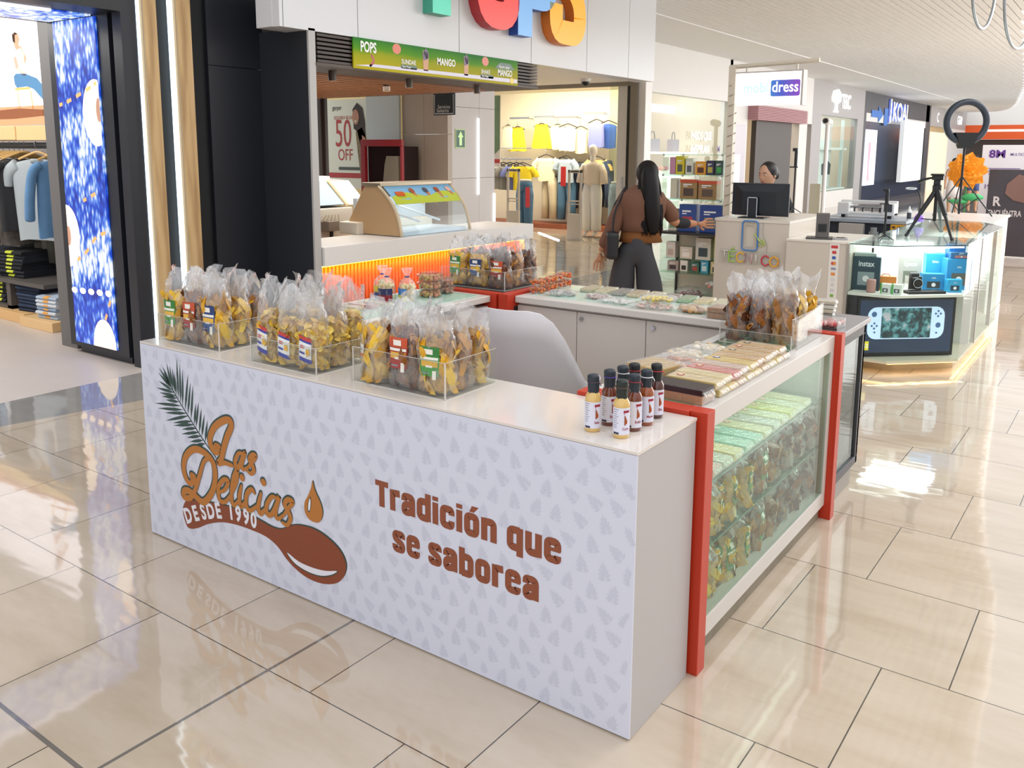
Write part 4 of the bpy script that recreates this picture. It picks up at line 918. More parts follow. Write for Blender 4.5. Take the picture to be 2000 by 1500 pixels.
STROKES = {'L': [(-1.833, 0.502), (-1.857, 0.503), (-1.855, 0.482), (-1.834, 0.482), (-1.864, 0.475), (-1.888, 0.497), (-1.889, 0.531), (-1.856, 0.579), (-1.796, 0.616), (-1.758, 0.622), (-1.752, 0.598), (-1.78, 0.553), (-1.805, 0.501), (-1.822, 0.456), (-1.845, 0.43), (-1.804, 0.441), (-1.758, 0.44)], 'a': [(-1.679, 0.5), (-1.711, 0.5), (-1.736, 0.465), (-1.733, 0.439), (-1.712, 0.448), (-1.687, 0.492), (-1.676, 0.507), (-1.696, 0.463), (-1.691, 0.439), (-1.662, 0.452)], 's': [(-1.662, 0.452), (-1.636, 0.477), (-1.612, 0.508), (-1.631, 0.509), (-1.648, 0.487), (-1.634, 0.47), (-1.625, 0.449), (-1.644, 0.432), (-1.663, 0.438)], 'D': [(-2.029, 0.32), (-2.031, 0.341), (-2.009, 0.335), (-2.016, 0.313), (-2.047, 0.3), (-2.073, 0.324), (-2.08, 0.369), (-2.055, 0.42), (-1.997, 0.457), (-1.93, 0.454), (-1.877, 0.421), (-1.871, 0.356), (-1.9, 0.291), (-1.956, 0.24), (-2.007, 0.251), (-2.05, 0.265), (-2.085, 0.257), (-2.091, 0.231), (-2.047, 0.236), (-2.007, 0.283), (-1.97, 0.358), (-1.938, 0.418), (-1.904, 0.437)], 'e': [(-1.854, 0.305), (-1.813, 0.327), (-1.787, 0.366), (-1.815, 0.368), (-1.853, 0.326), (-1.848, 0.276), (-1.811, 0.278), (-1.767, 0.323)], 'l': [(-1.767, 0.323), (-1.735, 0.378), (-1.729, 0.426), (-1.755, 0.383), (-1.771, 0.312), (-1.76, 0.275), (-1.724, 0.306)], 'i1': [(-1.705, 0.369), (-1.721, 0.32), (-1.714, 0.281), (-1.682, 0.31)], 'c': [(-1.627, 0.356), (-1.643, 0.369), (-1.674, 0.342), (-1.681, 0.296), (-1.659, 0.278), (-1.613, 0.31)], 'i2': [(-1.588, 0.366), (-1.607, 0.311), (-1.597, 0.282), (-1.565, 0.309)], 'a2': [(-1.488, 0.364), (-1.523, 0.368), (-1.557, 0.327), (-1.556, 0.291), (-1.529, 0.297), (-1.499, 0.342), (-1.483, 0.378), (-1.505, 0.32), (-1.498, 0.286), (-1.459, 0.312)], 's2': [(-1.459, 0.312), (-1.432, 0.345), (-1.408, 0.374), (-1.432, 0.379), (-1.453, 0.356), (-1.434, 0.332), (-1.423, 0.306), (-1.443, 0.276), (-1.47, 0.279)]}
DOTS = [(-1.699, 0.403), (-1.571, 0.414)]
SPOON = [(-2.108, 0.157), (-2.099, 0.192), (-2.077, 0.216), (-2.037, 0.229), (-1.986, 0.232), (-1.925, 0.246), (-1.818, 0.259), (-1.715, 0.263), (-1.617, 0.254), (-1.54, 0.244), (-1.493, 0.246), (-1.457, 0.26), (-1.422, 0.279), (-1.371, 0.293), (-1.3, 0.298), (-1.232, 0.285), (-1.166, 0.253), (-1.136, 0.207), (-1.149, 0.157), (-1.192, 0.118), (-1.266, 0.095), (-1.345, 0.094), (-1.412, 0.112), (-1.461, 0.138), (-1.506, 0.172), (-1.572, 0.194), (-1.669, 0.198), (-1.761, 0.194), (-1.845, 0.181), (-1.933, 0.151), (-2.002, 0.116), (-2.057, 0.097), (-2.087, 0.104)]
CRES = [(-1.449, 0.164), (-1.388, 0.146), (-1.307, 0.144), (-1.237, 0.153), (-1.182, 0.169), (-1.212, 0.146), (-1.269, 0.125), (-1.335, 0.12), (-1.398, 0.129), (-1.433, 0.146)]
DROP = [(-1.298, 0.483), (-1.285, 0.448), (-1.257, 0.405), (-1.249, 0.369), (-1.262, 0.338), (-1.286, 0.326), (-1.321, 0.329), (-1.344, 0.352), (-1.344, 0.389), (-1.325, 0.419), (-1.306, 0.455)]
DROP2 = [(-1.31, 0.42), (-1.308, 0.395), (-1.315, 0.365), (-1.326, 0.357), (-1.328, 0.374), (-1.322, 0.401)]
DESDE = [('D', -2.064, 0.125), ('E', -2.011, 0.148), ('S', -1.96, 0.167), ('D', -1.911, 0.183), ('E', -1.861, 0.197), ('1', -1.783, 0.212), ('9', -1.739, 0.215), ('9', -1.691, 0.216), ('0', -1.647, 0.214)]
g = G(); L = [PY(-.0004*i-.0007) for i in range(8)]
GRN, BRN, ORG, WHT, BRX = 0, 1, 2, 3, 4
g.ribbon(smooth2(STEM, 3), .006, L[0], GRN)
for (a, b) in LEAVES:
    dx, dy = b[0]-a[0], b[1]-a[1]; n = math.hypot(dx, dy); nx, ny = -dy/n, dx/n; w = .0085
    pts = [a, (a[0]+dx*.3+nx*w*.8, a[1]+dy*.3+ny*w*.8), (a[0]+dx*.6+nx*w*.7, a[1]+dy*.6+ny*w*.7), b, (a[0]+dx*.6-nx*w*.7, a[1]+dy*.6-ny*w*.7), (a[0]+dx*.3-nx*w*.8, a[1]+dy*.3-ny*w*.8)]
    g.flat(pts, L[0], GRN)
sh = lambda P, dx, dy: [(a+dx, b+dy) for a, b in P]
sp = smooth2(SPOON, 4, True)
g.flat(sh(sp, .005, .006), L[0], GRN); g.flat(sp, L[1], BRN)
g.ribbon(smooth2(CRES[4:]+CRES[:1], 4), .009, L[2], GRN); g.flat(smooth2(CRES, 3, True), L[3], WHT)
dr = smooth2(DROP, 4, True); g.flat(sh(dr, .004, .004), L[1], GRN); g.flat(dr, L[2], ORG)
g.flat([(a*1.0, b) for a, b in smooth2(DROP2, 3, True)], L[3], GRN); g.flat([(-1.3165+(a+1.3165)*.7, .385+(b-.385)*.8) for a, b in smooth2(DROP2, 3, True)], L[4], WHT)
SK_ = 0
for kk, pts in STROKES.items():
    s_ = smooth2(pts, 6); n = len(s_); wd = .024 if kk in 'LD' else .0175
    ws = [wd*(.72+.5*min(1, 4*min(i, n-1-i)/n)) for i in range(n)]
    SK_ += 1
    def thick(y0, mi, ad, dx=0, dy=0):
        # self-crossing stroke: each piece lies a hair in front of the last, as brush strokes do
        P = sh(s_, dx, dy)
        for i in range(n-1):
            f_ = PY(y0-SK_*.00003-i*.0000045)
            g.ribbon(P[max(0, i-1):i+3], [w_+ad for w_ in ws[max(0, i-1):i+3]], f_, mi) if i % 2 == 0 else None
        for i in (0, n-1): g.disc(P[i], (ws[i]+ad)/2, PY(y0-SK_*.00003-n*.0000045-.00001), mi, 14)
    thick(-.002, GRN, .006, -.003, .004); thick(-.003, ORG, 0)
for d in DOTS: g.disc((d[0]-.004, d[1]+.005), .0165, PY(-.0025), GRN); g.disc(d, .015, PY(-.0035), ORG)
for i, (ch, a, b) in enumerate(DESDE):
    nx_ = DESDE[i+1] if i < 8 else DESDE[i]; pv = DESDE[i-1] if i else DESDE[0]; an = math.atan2(nx_[2]-pv[2], nx_[1]-pv[1]+1e-9)
    if i >= 5: an *= .6
    vs, fs = text_mesh(ch, .088, .8, .04, 'CENTER'); c_, s_ = cos(an), sin(an)
    g.add([L[2](a+.004+v[0]*c_-v[1]*s_, b-.0+v[0]*s_+v[1]*c_) for v in vs], fs, WHT)
LOGOM = [mat('#25443f', .45, name='print_green'), mat('#854024', .45, name='print_brown'), mat('#b5722f', .45, name='print_ochre'), mat('#e2e2ec', .45, name='print_white'), mat('#8a4a30', .45, name='print_rust')]
g.build('logo_print', LOGOM, kiosk)
# ---- slogan in heavy condensed lettering
GL = {'T': (.58, [[(0, .9), (.58, .9)], [(.29, .9), (.29, 0)]]), 'r': (.43, [[(.115, .8), (.115, 0)], [(.115, .52), (.115, .68), (.43, .7)]]),
 'a': (.58, [[(.115, .52), (.115, .7), (.465, .7), (.465, 0)], [(.465, .44), (.115, .38), (.115, .1), (.3, .1), (.465, .2)]]),
 'd': (.58, [[(.465, 1.02), (.465, 0)], [(.465, .7), (.115, .7), (.115, .1), (.465, .1)]]), 'b': (.58, [[(.115, 1.02), (.115, 0)], [(.115, .7), (.465, .7), (.465, .1), (.115, .1)]]),
 'i': (.23, [[(.115, .8), (.115, 0)], [(.115, 1.02), (.115, .86)]]), 'c': (.58, [[(.465, .5), (.465, .7), (.115, .7), (.115, .1), (.465, .1), (.465, .3)]]),
 'o': (.58, [[(.115, .1), (.465, .1), (.465, .7), (.115, .7), (.115, .1)]]), 'n': (.58, [[(.115, .8), (.115, 0)], [(.115, .68), (.465, .7), (.465, 0)]]),
 'q': (.58, [[(.465, .8), (.465, -.2)], [(.465, .7), (.115, .7), (.115, .1), (.465, .1)]]), 'u': (.58, [[(.115, .8), (.115, .1), (.465, .12)], [(.465, .8), (.465, 0)]]),
 'e': (.58, [[(.465, .26), (.465, .1), (.115, .1), (.115, .7), (.465, .7), (.465, .42)], [(.2, .44), (.56, .44)]]),
 's': (.56, [[(.45, .54), (.45, .7), (.115, .7), (.115, .5), (.45, .32), (.45, .1), (.115, .1), (.115, .28)]])}
def roundpath(pts, r=.13, n=5):
    closed = pts[0] == pts[-1]
    if closed: pts = pts[:-1]
    out = []; N = len(pts)
    for i in range(N):
        if not closed and i in (0, N-1): out.append(pts[i]); continue
        p, a, b = Vector(pts[i]), Vector(pts[i-1]), Vector(pts[(i+1) % N]); rr_ = min(r, (a-p).length*.48, (b-p).length*.48)
        s_, e_ = p+(a-p).normalized()*rr_, p+(b-p).normalized()*rr_
        out += [tuple(s_*(1-u/n)**2+p*2*(u/n)*(1-u/n)+e_*(u/n)**2) for u in range(n+1)]
    return out, closed
def heavy(g, string, x, z, h, fn, width, mi=0):
    adv = sum((GL[c.replace('ó', 'o')][0]+.075 if c != ' ' else .3) for c in string)-.075; s_ = width/adv
    cx = x
    for c in string:
        if c == ' ': cx += .3*s_; continue
        W_, st = GL[c.replace('ó', 'o')]
        for pts in st:
            pp, cl = roundpath(pts); wd = .17 if (c == 'e' and len(pts) == 2) else .25
            if c == 'T' and pts[0][1] == pts[1][1]: wd = .2
            if c == 'e' and len(pts) == 2: wd = .12
            k_ = st.index(pts); fk = lambda a, b: (fn(a, b)[0], fn(a, b)[1]-.00012*k_, fn(a, b)[2])
            g.ribbon([(cx+a*s_, z+b*h) for a, b in pp], wd*(s_+h)/2, fk, mi, closed=cl)
        if c == 'ó': g.flat([(cx+.2*s_, z+.86*h), (cx+.38*s_, z+.86*h), (cx+.56*s_, z+1.08*h), (cx+.3*s_, z+1.08*h)], fn, mi)
        cx += (W_+.075)*s_
g = G(); heavy(g, 'Tradición que', -.984, .469, .092, PY(-.0006), .746); heavy(g, 'se saborea', -.908, .327, .092, PY(-.0006), .593)
g.build('slogan_print', LOGOM[4], kiosk)

# ---- orange frames
ORF = mat('#bd3216', .42, name='orange_red_frame')
t = thing('orange_frame', 'orange-red frame between the front counter and the glass display', 'frame', (-.2, .43, 0))
g = G(); g.box(-.03, .028, .405, .465, 0, .875); g.box(-.43, -.03, .394, .465, .80, .875); g.box(-.43, -.37, .394, .465, 0, .8); g.build('frame', ORF, t, bevel=.002)
t = thing('orange_frame', 'orange-red frame at the far end of the glass display', 'frame', (-.2, 1.93, 0))
G().box(-.03, .03, 1.893, 1.952, 0, .868).box(-.43, -.03, 1.893, 1.952, .80, .868).box(-.43, -.37, 1.893, 1.952, 0, .8).build('frame', ORF, t, bevel=.002)
t = thing('orange_frame', 'orange-red frame beside the small left counter in the back corner', 'frame', (-2.1, 1.87, 0))
G().box(-1.9, -1.835, 1.84, 1.9, 0, .875).box(-2.37, -1.9, 1.84, 1.9, .8, .875).build('frame', ORF, t, bevel=.002)
t = thing('orange_frame', 'orange-red frame at the left end of the back counter', 'frame', (-1.8, 2.1, 0))
G().box(-1.825, -1.76, 1.85, 1.91, 0, .875).box(-1.825, -1.76, 1.91, 2.5, .8, .875).build('frame', ORF, t, bevel=.002)
t = thing('corner_unit', 'white corner unit with black top holding the brown snack bags', 'counter', (-2.1, 2.2, 0))
G().box(-2.38, -1.835, 1.91, 2.5, 0, .845).build('body', PANEL, t); G().box(-2.38, -1.832, 1.905, 2.5, .845, .87).build('black_top', mat('#24201f', .4), t)

# ---- glass display case
CW_ = mat('#cfcac5', .35, name='white_display_frame')
case = thing('display_case', 'long glass display case of the snack kiosk on its right side', 'display case', (-.2, 1.2, 0))
g = G()
g.box(-.065, 0, .466, 1.892, .795, TZ); g.box(-.43, -.385, .466, 1.892, .795, TZ); g.box(-.385, -.065, .466, .49, .795, TZ-.004); g.box(-.385, -.065, 1.87, 1.892, .795, TZ-.004)
g.box(-.045, 0, .466, .492, .135, .795); g.box(-.05, 0, 1.85, 1.892, .135, .795); g.box(-.05, 0, .466, 1.892, .068, .135)
g.build('frame', CW_, case, bevel=.002)
G().box(-.43, -.415, .466, 1.892, .068, .795).box(-.415, -.05, .466, 1.89, .068, .1).box(-.415, -.05, .466, .476, .1, .795).box(-.415, -.05, 1.882, 1.892, .1, .795).build('lining', mat('#c4cec0', .4), case)
G().box(-.43, -.02, .48, 1.88, 0, .068).build('plinth', mat('#8b8273', .6, noise=.3, nscale=14), case)
G().box(-.385, -.065, .49, 1.87, .85, .857).build('top_glass', GREEN_GLASS, case)
G().box(-.012, -.006, .492, 1.85, .135, .795).build('front_glass', glass_mat('case_glass', '#eef7f1', .5), case)
G().box(-.41, -.03, .49, 1.875, .575, .582).build('glass_shelf', GREEN_GLASS, case); G().box(-.41, -.03, .49, 1.875, .35, .357).build('glass_shelf', GREEN_GLASS, case)
SE = mat('#2f6b55', .2, name='glass_edge_green'); G().box(-.0305, -.0285, .49, 1.875, .575, .582).build('shelf_edge', SE, case); G().box(-.0305, -.0285, .49, 1.875, .35, .357).build('shelf_edge', SE, case)
G().box(-.09, -.07, .5, 1.86, .785, .795).build('led_strip', mat('#f3fff8', emit=1.5), case)
area('display_case_lamp', (-.15, 1.18, .783), (0, radians(12), 0), .04, 1.3, 1.0, (.93, 1, .96))

# ---- back counter with doors
bc = thing('back_counter', 'white back counter of the kiosk with three locked doors', 'counter', (-1.1, 2.2, 0))
G().box(-1.758, -.31, 1.96, 2.45, 0, .83).box(-.47, -.43, 1.93, 1.96, 0, .8).build('body', mat('#cdc4bd', .5), bc)
G().box(-1.758, -.31, 1.915, 2.47, .822, TZ).build('worktop', mat('#d5cec7', .3), bc, bevel=.006)
G().box(-1.7, -.33, 1.99, 2.43, TZ, TZ+.002).build('glass_inlay', mat('#c8dfd2', .08), bc)
for x0, x1, lk in ((-1.755, -1.368, None), (-1.364, -.955, -1.335), (-.951, -.475, -.91)):
    d = G().box(x0, x1, 1.942, 1.96, .02, .808).build('door', mat('#cfc6be', .45), bc, bevel=.0015)
    if lk: G().cyl((lk, 1.942, .775), (lk, 1.93, .775), .011, n=16).box(lk-.002, lk+.002, 1.9285, 1.931, .769, .781, 0).build('lock', CHROME, d)
# ---- dark stand at the end
t = thing('dark_stand', 'dark grey framed glass stand at the far end of the kiosk', 'stand', (-.16, 2.3, 0))
DG = mat('#45454a', .45, name='dark_grey_laminate')
G().box(-.31, .02, 1.956, 2.46, .835, .862).build('top', mat('#8f8b8c', .35, noise=.05), t, bevel=.004)
G().box(-.03, .0, 1.956, 2.45, .11, .15).box(-.03, 0, 2.405, 2.45, .15, .78).box(-.03, 0, 1.956, 2.45, .78, .835).box(-.31, 0, 2.42, 2.45, .11, .835).build('frame', DG, t, bevel=.002)
G().box(-.31, -.02, 1.96, 2.42, .0, .11).build('plinth', mat('#a39d98', .5), t)
G().box(-.016, -.01, 1.96, 2.405, .15, .78).build('glass', GLASS, t); G().box(-.31, -.28, 1.96, 2.42, .11, .835).build('back_panel', mat('#9a9793', .4), t)
# ---- left counter
lc = thing('side_counter', 'small left counter of the kiosk with pale green glass top', 'counter', (-2.1, 1.3, 0))
G().box(-2.34, -1.89, .7, 1.838, 0, .8).build('body', mat('#cdc4bd', .5), lc); G().box(-2.35, -1.87, .68, 1.838, .825, TZ).build('worktop', mat('#d0c8c0', .3), lc, bevel=.004)
G().box(-2.31, -1.92, .72, 1.8, TZ, TZ+.002).build('glass_inlay', mat('#b5d8c6', .06), lc)

# ---- white shell chair
ch = thing('shell_chair', 'white plastic shell armchair inside the kiosk', 'chair', (-1.22, 1.35, 0), radians(100))
ch.scale = (1.1, .95, 1)
def shell():
    g = G(); n = 36; rows = 12; vs = []
    for i in range(rows+1):
        v = i/rows
        for k in range(n):
            a = 2*pi*k/n; c_, s_ = cos(a), sin(a)   # back towards -x
            back = max(0, -c_)**.9; front = max(0, c_)
            q_ = min(1, max(0, (-c_-.2)/.75)); q_ = q_*q_*(3-2*q_); rim = .6+.38*q_
            rim -= .12*min(1, max(0, (c_-.55)/.3))
            rx = .27+.04*back; ry = .3
            r = v**.55
            z = .43+(rim-.43)*v**3
            lean = -.08*max(0, z-.6)
            vs.append((c_*rx*r+lean*(1 if c_ < 0 else 0), s_*ry*r*(1+.05*v), z))
    fs = [(i*n+k, i*n+(k+1) % n, (i+1)*n+(k+1) % n, (i+1)*n+k) for i in range(rows) for k in range(n)]
    return g.add(vs, fs)
o = shell().build('shell', mat('#dcd6da', .35, name='white_shell_plastic'), ch, world=False, smooth=True); m = o.modifiers.new('s', 'SOLIDIFY'); m.thickness = .008
for sx in (-1, 1):
    for sy in (-1, 1): G().tube([(sx*.12, sy*.12, .43), (sx*.22, sy*.24, 0)], [.014, .01], 8).build('leg', mat('#b98d5c', .5), ch, world=False)
# ================================================================== bags of snacks
def film_material(name, dens=.16, tint='#ffffff'):
    k = NT(name); t = k.n('BsdfTransparent'); t.inputs[0].default_value = lin(tint)
    g = k.n('BsdfGlossy'); g.inputs['Roughness'].default_value = .09; g.inputs[0].default_value = (1, 1, 1, 1)
    d = k.n('BsdfDiffuse'); d.inputs[0].default_value = (.86, .85, .86, 1)
    vec, x, y, z = k.xyz()
    mp = k.n('Mapping'); mp.inputs['Scale'].default_value = (1, 1, .45); k.l(vec, mp.inputs[0])
    n1 = k.noise(mp.outputs[0], 45, 3, .6); bp = k.n('Bump'); bp.inputs['Strength'].default_value = .9; bp.inputs['Distance'].default_value = .012
    k.l(n1, bp.inputs['Height']); k.l(bp.outputs[0], g.inputs['Normal'])
    lw = k.n('LayerWeight'); lw.inputs[0].default_value = .4
    up = k.n('MapRange'); up.inputs['From Min'].default_value = .13; up.inputs['From Max'].default_value = .25; up.inputs['To Min'].default_value = 0; up.inputs['To Max'].default_value = .1; k.l(z, up.inputs['Value'])
    m1 = k.n('MixShader'); k.l(k.math('ADD', k.math('MULTIPLY', lw.outputs['Facing'], .2), k.math('ADD', up.outputs[0], dens*.35)), m1.inputs[0]); k.l(t.outputs[0], m1.inputs[1]); k.l(d.outputs[0], m1.inputs[2])
    m2 = k.n('MixShader'); f = k.math('ADD', k.math('MULTIPLY', k.math('POWER', lw.outputs['Facing'], 2.5), .75), .08); k.l(f, m2.inputs[0]); k.l(m1.outputs[0], m2.inputs[1]); k.l(g.outputs[0], m2.inputs[2])
    k.l(m2.outputs[0], k.out.inputs[0]); k.t.nodes.remove(k.b); return k.m
FILM = film_material('clear_bag_film'); FILM_LOW = film_material('tight_wrap_film', .05)
def chip_mat(name, stops, rough=.5):
    k = NT(name); ge = k.n('NewGeometry'); vec, x, y, z = k.xyz()
    n1 = k.noise(vec, 60, 3); f = k.math('ADD', k.math('MULTIPLY', ge.outputs['Random Per Island'], .8), k.math('MULTIPLY', n1, .3))
    k.l(k.ramp(f, stops), k.b.inputs['Base Color']); k.b.inputs['Roughness'].default_value = rough; return k.m
CH = {'yellow': chip_mat('plantain_chips', [(0, '#b07818'), (.35, '#dba21e'), (.7, '#ecbc30'), (1, '#f4d050')]),
      'potato': chip_mat('potato_chips', [(0, '#b87e24'), (.3, '#dcae3c'), (.7, '#ecc850'), (1, '#f4dc74')]),
      'dark': chip_mat('ripe_plantain_chips', [(0, '#3e1f10'), (.5, '#6a3517'), (.78, '#9a5a20'), (1, '#dc9a2a')]),
      'brown': chip_mat('spiced_chips', [(0, '#7a4a22'), (.5, '#a8702f'), (1, '#d29a45')])}
def superell(a, w, d, p=.75):
    c_, s_ = cos(a), sin(a); return w*math.copysign(abs(c_)**p, c_), d*math.copysign(abs(s_)**p, s_)
def bagshape(v, W_, D_, top):
    """half width, half depth at height fraction v (0..1)"""
    if v < .06: q = .8+.2*v/.06; return W_*q, D_*(.55+.45*v/.06)
    if v < top: return W_*(1-.04*sin((v-.06)*6)), D_*(1+.05*sin(v*9))
    u = (v-top)/(1-top); return W_*(1-.08*sin(pi*u)+.22*u), D_*max(.08, (1-u)**1.1)
def film_mesh(seed, W_, D_, H_, top, lean=0):
    rnd = random.Random(seed); n = 32; rows = 22; ph = [rnd.uniform(0, 6.28) for _ in range(8)]; vs = []
    for i in range(rows+1):
        v = i/rows; hw, hd = bagshape(v, W_, D_, top); u = max(0, (v-top)/(1-top))
        for k in range(n):
            a = 2*pi*k/n; x, y = superell(a, hw, hd)
            wob = .0035+.011*u
            y += wob*(sin(3*x/W_*2+ph[0]+v*6)+.7*sin(7*x/W_+ph[1]-v*9))+lean*u*u
            x += .004*sin(v*14+ph[2])*(1+u)+.006*u*sin(ph[3]+v*8)
            z = v*H_+u*.018*sin(x/W_*3+ph[4])+u*.008*sin(x/W_*9+ph[5])
            r = rnd.uniform(-.0018, .0018); vs.append((x+r, y+r*(1+u*2), z))
    g = G(); fs = [(i*n+k, i*n+(k+1) % n, (i+1)*n+(k+1) % n, (i+1)*n+k) for i in range(rows) for k in range(n)]
    fs.append(tuple(range(n-1, -1, -1))); return g.add(vs, fs)
def chips_mesh(seed, kind, W_, D_, H_, fill):
    rnd = random.Random(seed); g = G()
    def place(vs, fs, c, rot):
        M = Matrix.Translation(c) @ rot.to_matrix().to_4x4(); g.add([tuple(M @ Vector(v)) for v in vs], fs)
    g.lathe([(.3, .006), (.72, .012), (.76, .5*H_*fill), (.55, .88*H_*fill), (0, .96*H_*fill)], 14, sx=W_, sy=D_)
    if kind == 'potato':
        for i in range(170):
            r = rnd.uniform(.014, .023); cu = rnd.uniform(.2, .8); vs = [(0, 0, 0)]; m = 9
            for k in range(m): a = 2*pi*k/m; x, y = r*cos(a), r*sin(a)*.9; vs.append((x, y, cu*(x*x-y*y*.6)/r*1.1+rnd.uniform(-.001, .001)))
            fs = [(0, 1+k, 1+(k+1) % m) for k in range(m)]
            a = rnd.uniform(0, 2*pi); q_ = rnd.uniform(.66, .93); z = rnd.uniform(.02, 1)**.9*H_*fill; x, y = superell(a, W_*q_, D_*q_)
            if z > H_*fill*.85: x *= rnd.random(); y *= rnd.random()
            place(vs, fs, (x, y, max(.015, z)), Euler((rnd.uniform(.3, 2.6), rnd.uniform(-.7, .7), rnd.uniform(0, 6.3))))
    else:
        for i in range(120):
            Ls = rnd.uniform(.05, .105); wd = rnd.uniform(.009, .016); cu = rnd.uniform(-.02, .02); tw = rnd.uniform(-.6, .6); vs = []; m = 6
            for k in range(m+1):
                u = k/m-.5; t_ = tw*u; ww = wd*(1-1.6*u*u)
                for s_ in (-1, 1): vs.append((s_*ww*cos(t_), s_*ww*sin(t_)+cu*(4*u*u-1)+.002, u*Ls))
            fs = [(2*k, 2*k+1, 2*k+3, 2*k+2) for k in range(m)]
            a = rnd.uniform(0, 2*pi); q_ = rnd.uniform(.6, .9); z = rnd.uniform(.1, 1)*H_*fill*1.02; x, y = superell(a, W_*q_, D_*q_)
            place(vs, fs, (x, y, max(.03, z)), Euler((rnd.uniform(-.5, .5), rnd.uniform(-.9, .9), a+pi/2+rnd.uniform(-.5, .5))))
    g.v = [(x, y, max(.004, z)) for x, y, z in g.v]
    return g
def patch(g, u0, u1, z0, z1, W_, D_, H_, top, off, mi, n=6, skew=0):
    """label patch on the front (-y) face of the bag between fractions u (-1..1)"""
    vs = []
    for j in range(n+1):
        z = z0+(z1-z0)*j/n; hw, hd = bagshape(z/H_, W_, D_, top)
        for i in range(n+1):
            u = u0+(u1-u0)*i/n; y = -hd*(1-abs(u)**2.6)**.42
            vs.append((u*hw, y-off-.002, z+skew*(u-u0)))
    g.add(vs, [(j*(n+1)+i, j*(n+1)+i+1, (j+1)*(n+1)+i+1, (j+1)*(n+1)+i) for j in range(n) for i in range(n)], mi)
LBM = {'green': '#3f9a3c', 'red': '#a5261c', 'blue': '#1d4a8c', 'white': '#eef0f2', 'pale': '#e6e0d8'}
def label_mesh(g, col, W_, D_, H_, top):
    A = (W_, D_, H_, top)
    if col == 'white':
        patch(g, -.62, .5, .055, .14, *A, .003, 0, 6, -.012); patch(g, -.62, .5, .128, .142, *A, .004, 1, 6, -.012); patch(g, -.62, .5, .12, .128, *A, .004, 2, 6, -.012); patch(g, -.5, .55, .045, .06, *A, .0045, 2, 6, -.012)
        patch(g, .1, .4, .068, .09, *A, .0045, 3, 4, -.01); patch(g, -.5, .0, .072, .08, *A, .0045, 2, 3, -.01); patch(g, -.4, .0, .1, .104, *A, .0045, 1, 3, -.01); patch(g, -.42, -.05, .093, .097, *A, .0045, 1, 3, -.01)
    elif col == 'pale':
        patch(g, -.95, -.35, .09, .125, *A, .003, 0); patch(g, -.95, -.35, .085, .094, *A, .004, 4); patch(g, -.85, -.5, .106, .112, *A, .0045, 5, 3)
    else:
        patch(g, -.62, .55, .068, .168, *A, .003, 0); patch(g, -.3, .2, .142, .16, *A, .004, 6, 3); patch(g, -.58, .5, .124, .133, *A, .004, 6, 3); patch(g, -.52, .48, .1, .12, *A, .004, 3, 4); patch(g, -.2, .2, .098, .105, *A, .005, 6, 3)
        patch(g, .2, .42, .058, .088, *A, .0045, 6, 3); patch(g, -.5, .0, .075, .08, *A, .004, 5, 3); patch(g, -.62, .55, .136, .168, *A, .0035, 7, 4)
PROTO = {}
def bag(kind, col, seed, W_=.062, D_=.04, H_=.285, fill=.6):
    key = (kind, col, seed % 3, W_, D_, H_)
    if key in PROTO: return dup(PROTO[key])
    t = thing('snack_bag', 'x', 'snack bag')
    matk = {'potato': 'potato', 'strip': 'yellow', 'dark': 'dark', 'brown': 'brown'}[kind]
    o = chips_mesh(seed*7+3, kind, W_, D_, H_, fill).build('chips', CH[matk], t, world=False); o['kind'] = 'stuff'
    fo = film_mesh(seed*5+1, W_+.004, D_+.004, H_, fill, lean=random.Random(seed).uniform(-.03, .03)).build('clear_film', FILM, t, world=False, smooth=True)
    if col:
        g = G(); label_mesh(g, col, W_+.004, D_+.004, H_, fill)
        bc_ = LBM[col]; top2 = {'green': '#7cc35a', 'red': '#d9962a', 'blue': '#d9a33a'}.get(col, bc_)
        g.build('paper_label', [mat(bc_, .35), mat('#c23a3c', .4), mat('#2c3aa0', .4), mat('#e6b23a', .4), mat('#e0662e', .4), mat('#8a8f9a', .4), mat('#f2efe6', .4), mat({'green': '#2c7a34', 'red': '#c9502a', 'blue': '#17356e'}.get(col, bc_), .4)], fo, world=False)
    PROTO[key] = t; return t
def put(t, x, y, z, rz, lab, group, sc=(1, 1, 1)):
    t.location = (x, y, z); t.rotation_euler = (0, 0, rz); t['label'] = lab; t['group'] = group; t.scale = sc
def acrylic_bin(lab, x0, x1, y0, y1, h, z=TZ, side_h=None, thick=.004):
    t = thing('acrylic_bin', lab, 'bin', ((x0+x1)/2, (y0+y1)/2, z)); sh_ = side_h or h
    G().box(x0, x1, y0, y1, z, z+thick).build('base', ACRYL, t)
    G().box(x0, x1, y0, y0+thick, z+thick, z+h).build('front_wall', ACRYL, t); G().box(x0, x1, y1-thick, y1, z+thick, z+sh_).build('rear_wall', ACRYL, t)
    for x in (x0, x1-thick): G().box(x, x+thick, y0+thick, y1-thick, z+thick, z+sh_).build('side_wall', ACRYL, t)
    g = G()
    for x in (x0, x1-.003): g.box(x-.0005, x+.0035, y0-.001, y0+.003, z, z+h)
    g.box(x0, x1, y0-.0005, y0+.0015, z+h-.0015, z+h); g.box(x1-.002, x1+.0005, y0, y1, z+sh_-.0015, z+sh_); g.box(x0, x1, y0-.001, y0, z, z+.003); g.box(x1, x1+.001, y0, y1, z, z+.003)
    g.build('polished_edge', ACRYL_E, t); return t
acrylic_bin('clear acrylic bin at the left end holding mixed-label chip bags', -2.315, -1.9, .068, .36, .115)
acrylic_bin('clear acrylic bin in the middle holding the potato chip bags', -1.675, -1.31, .045, .335, .1)
acrylic_bin('clear acrylic bin on the right holding the plantain chip bags', -1.155, -.735, .075, .35, .125)
rb = random.Random(5)
ROWS = ('front row', 'second row', 'back row')
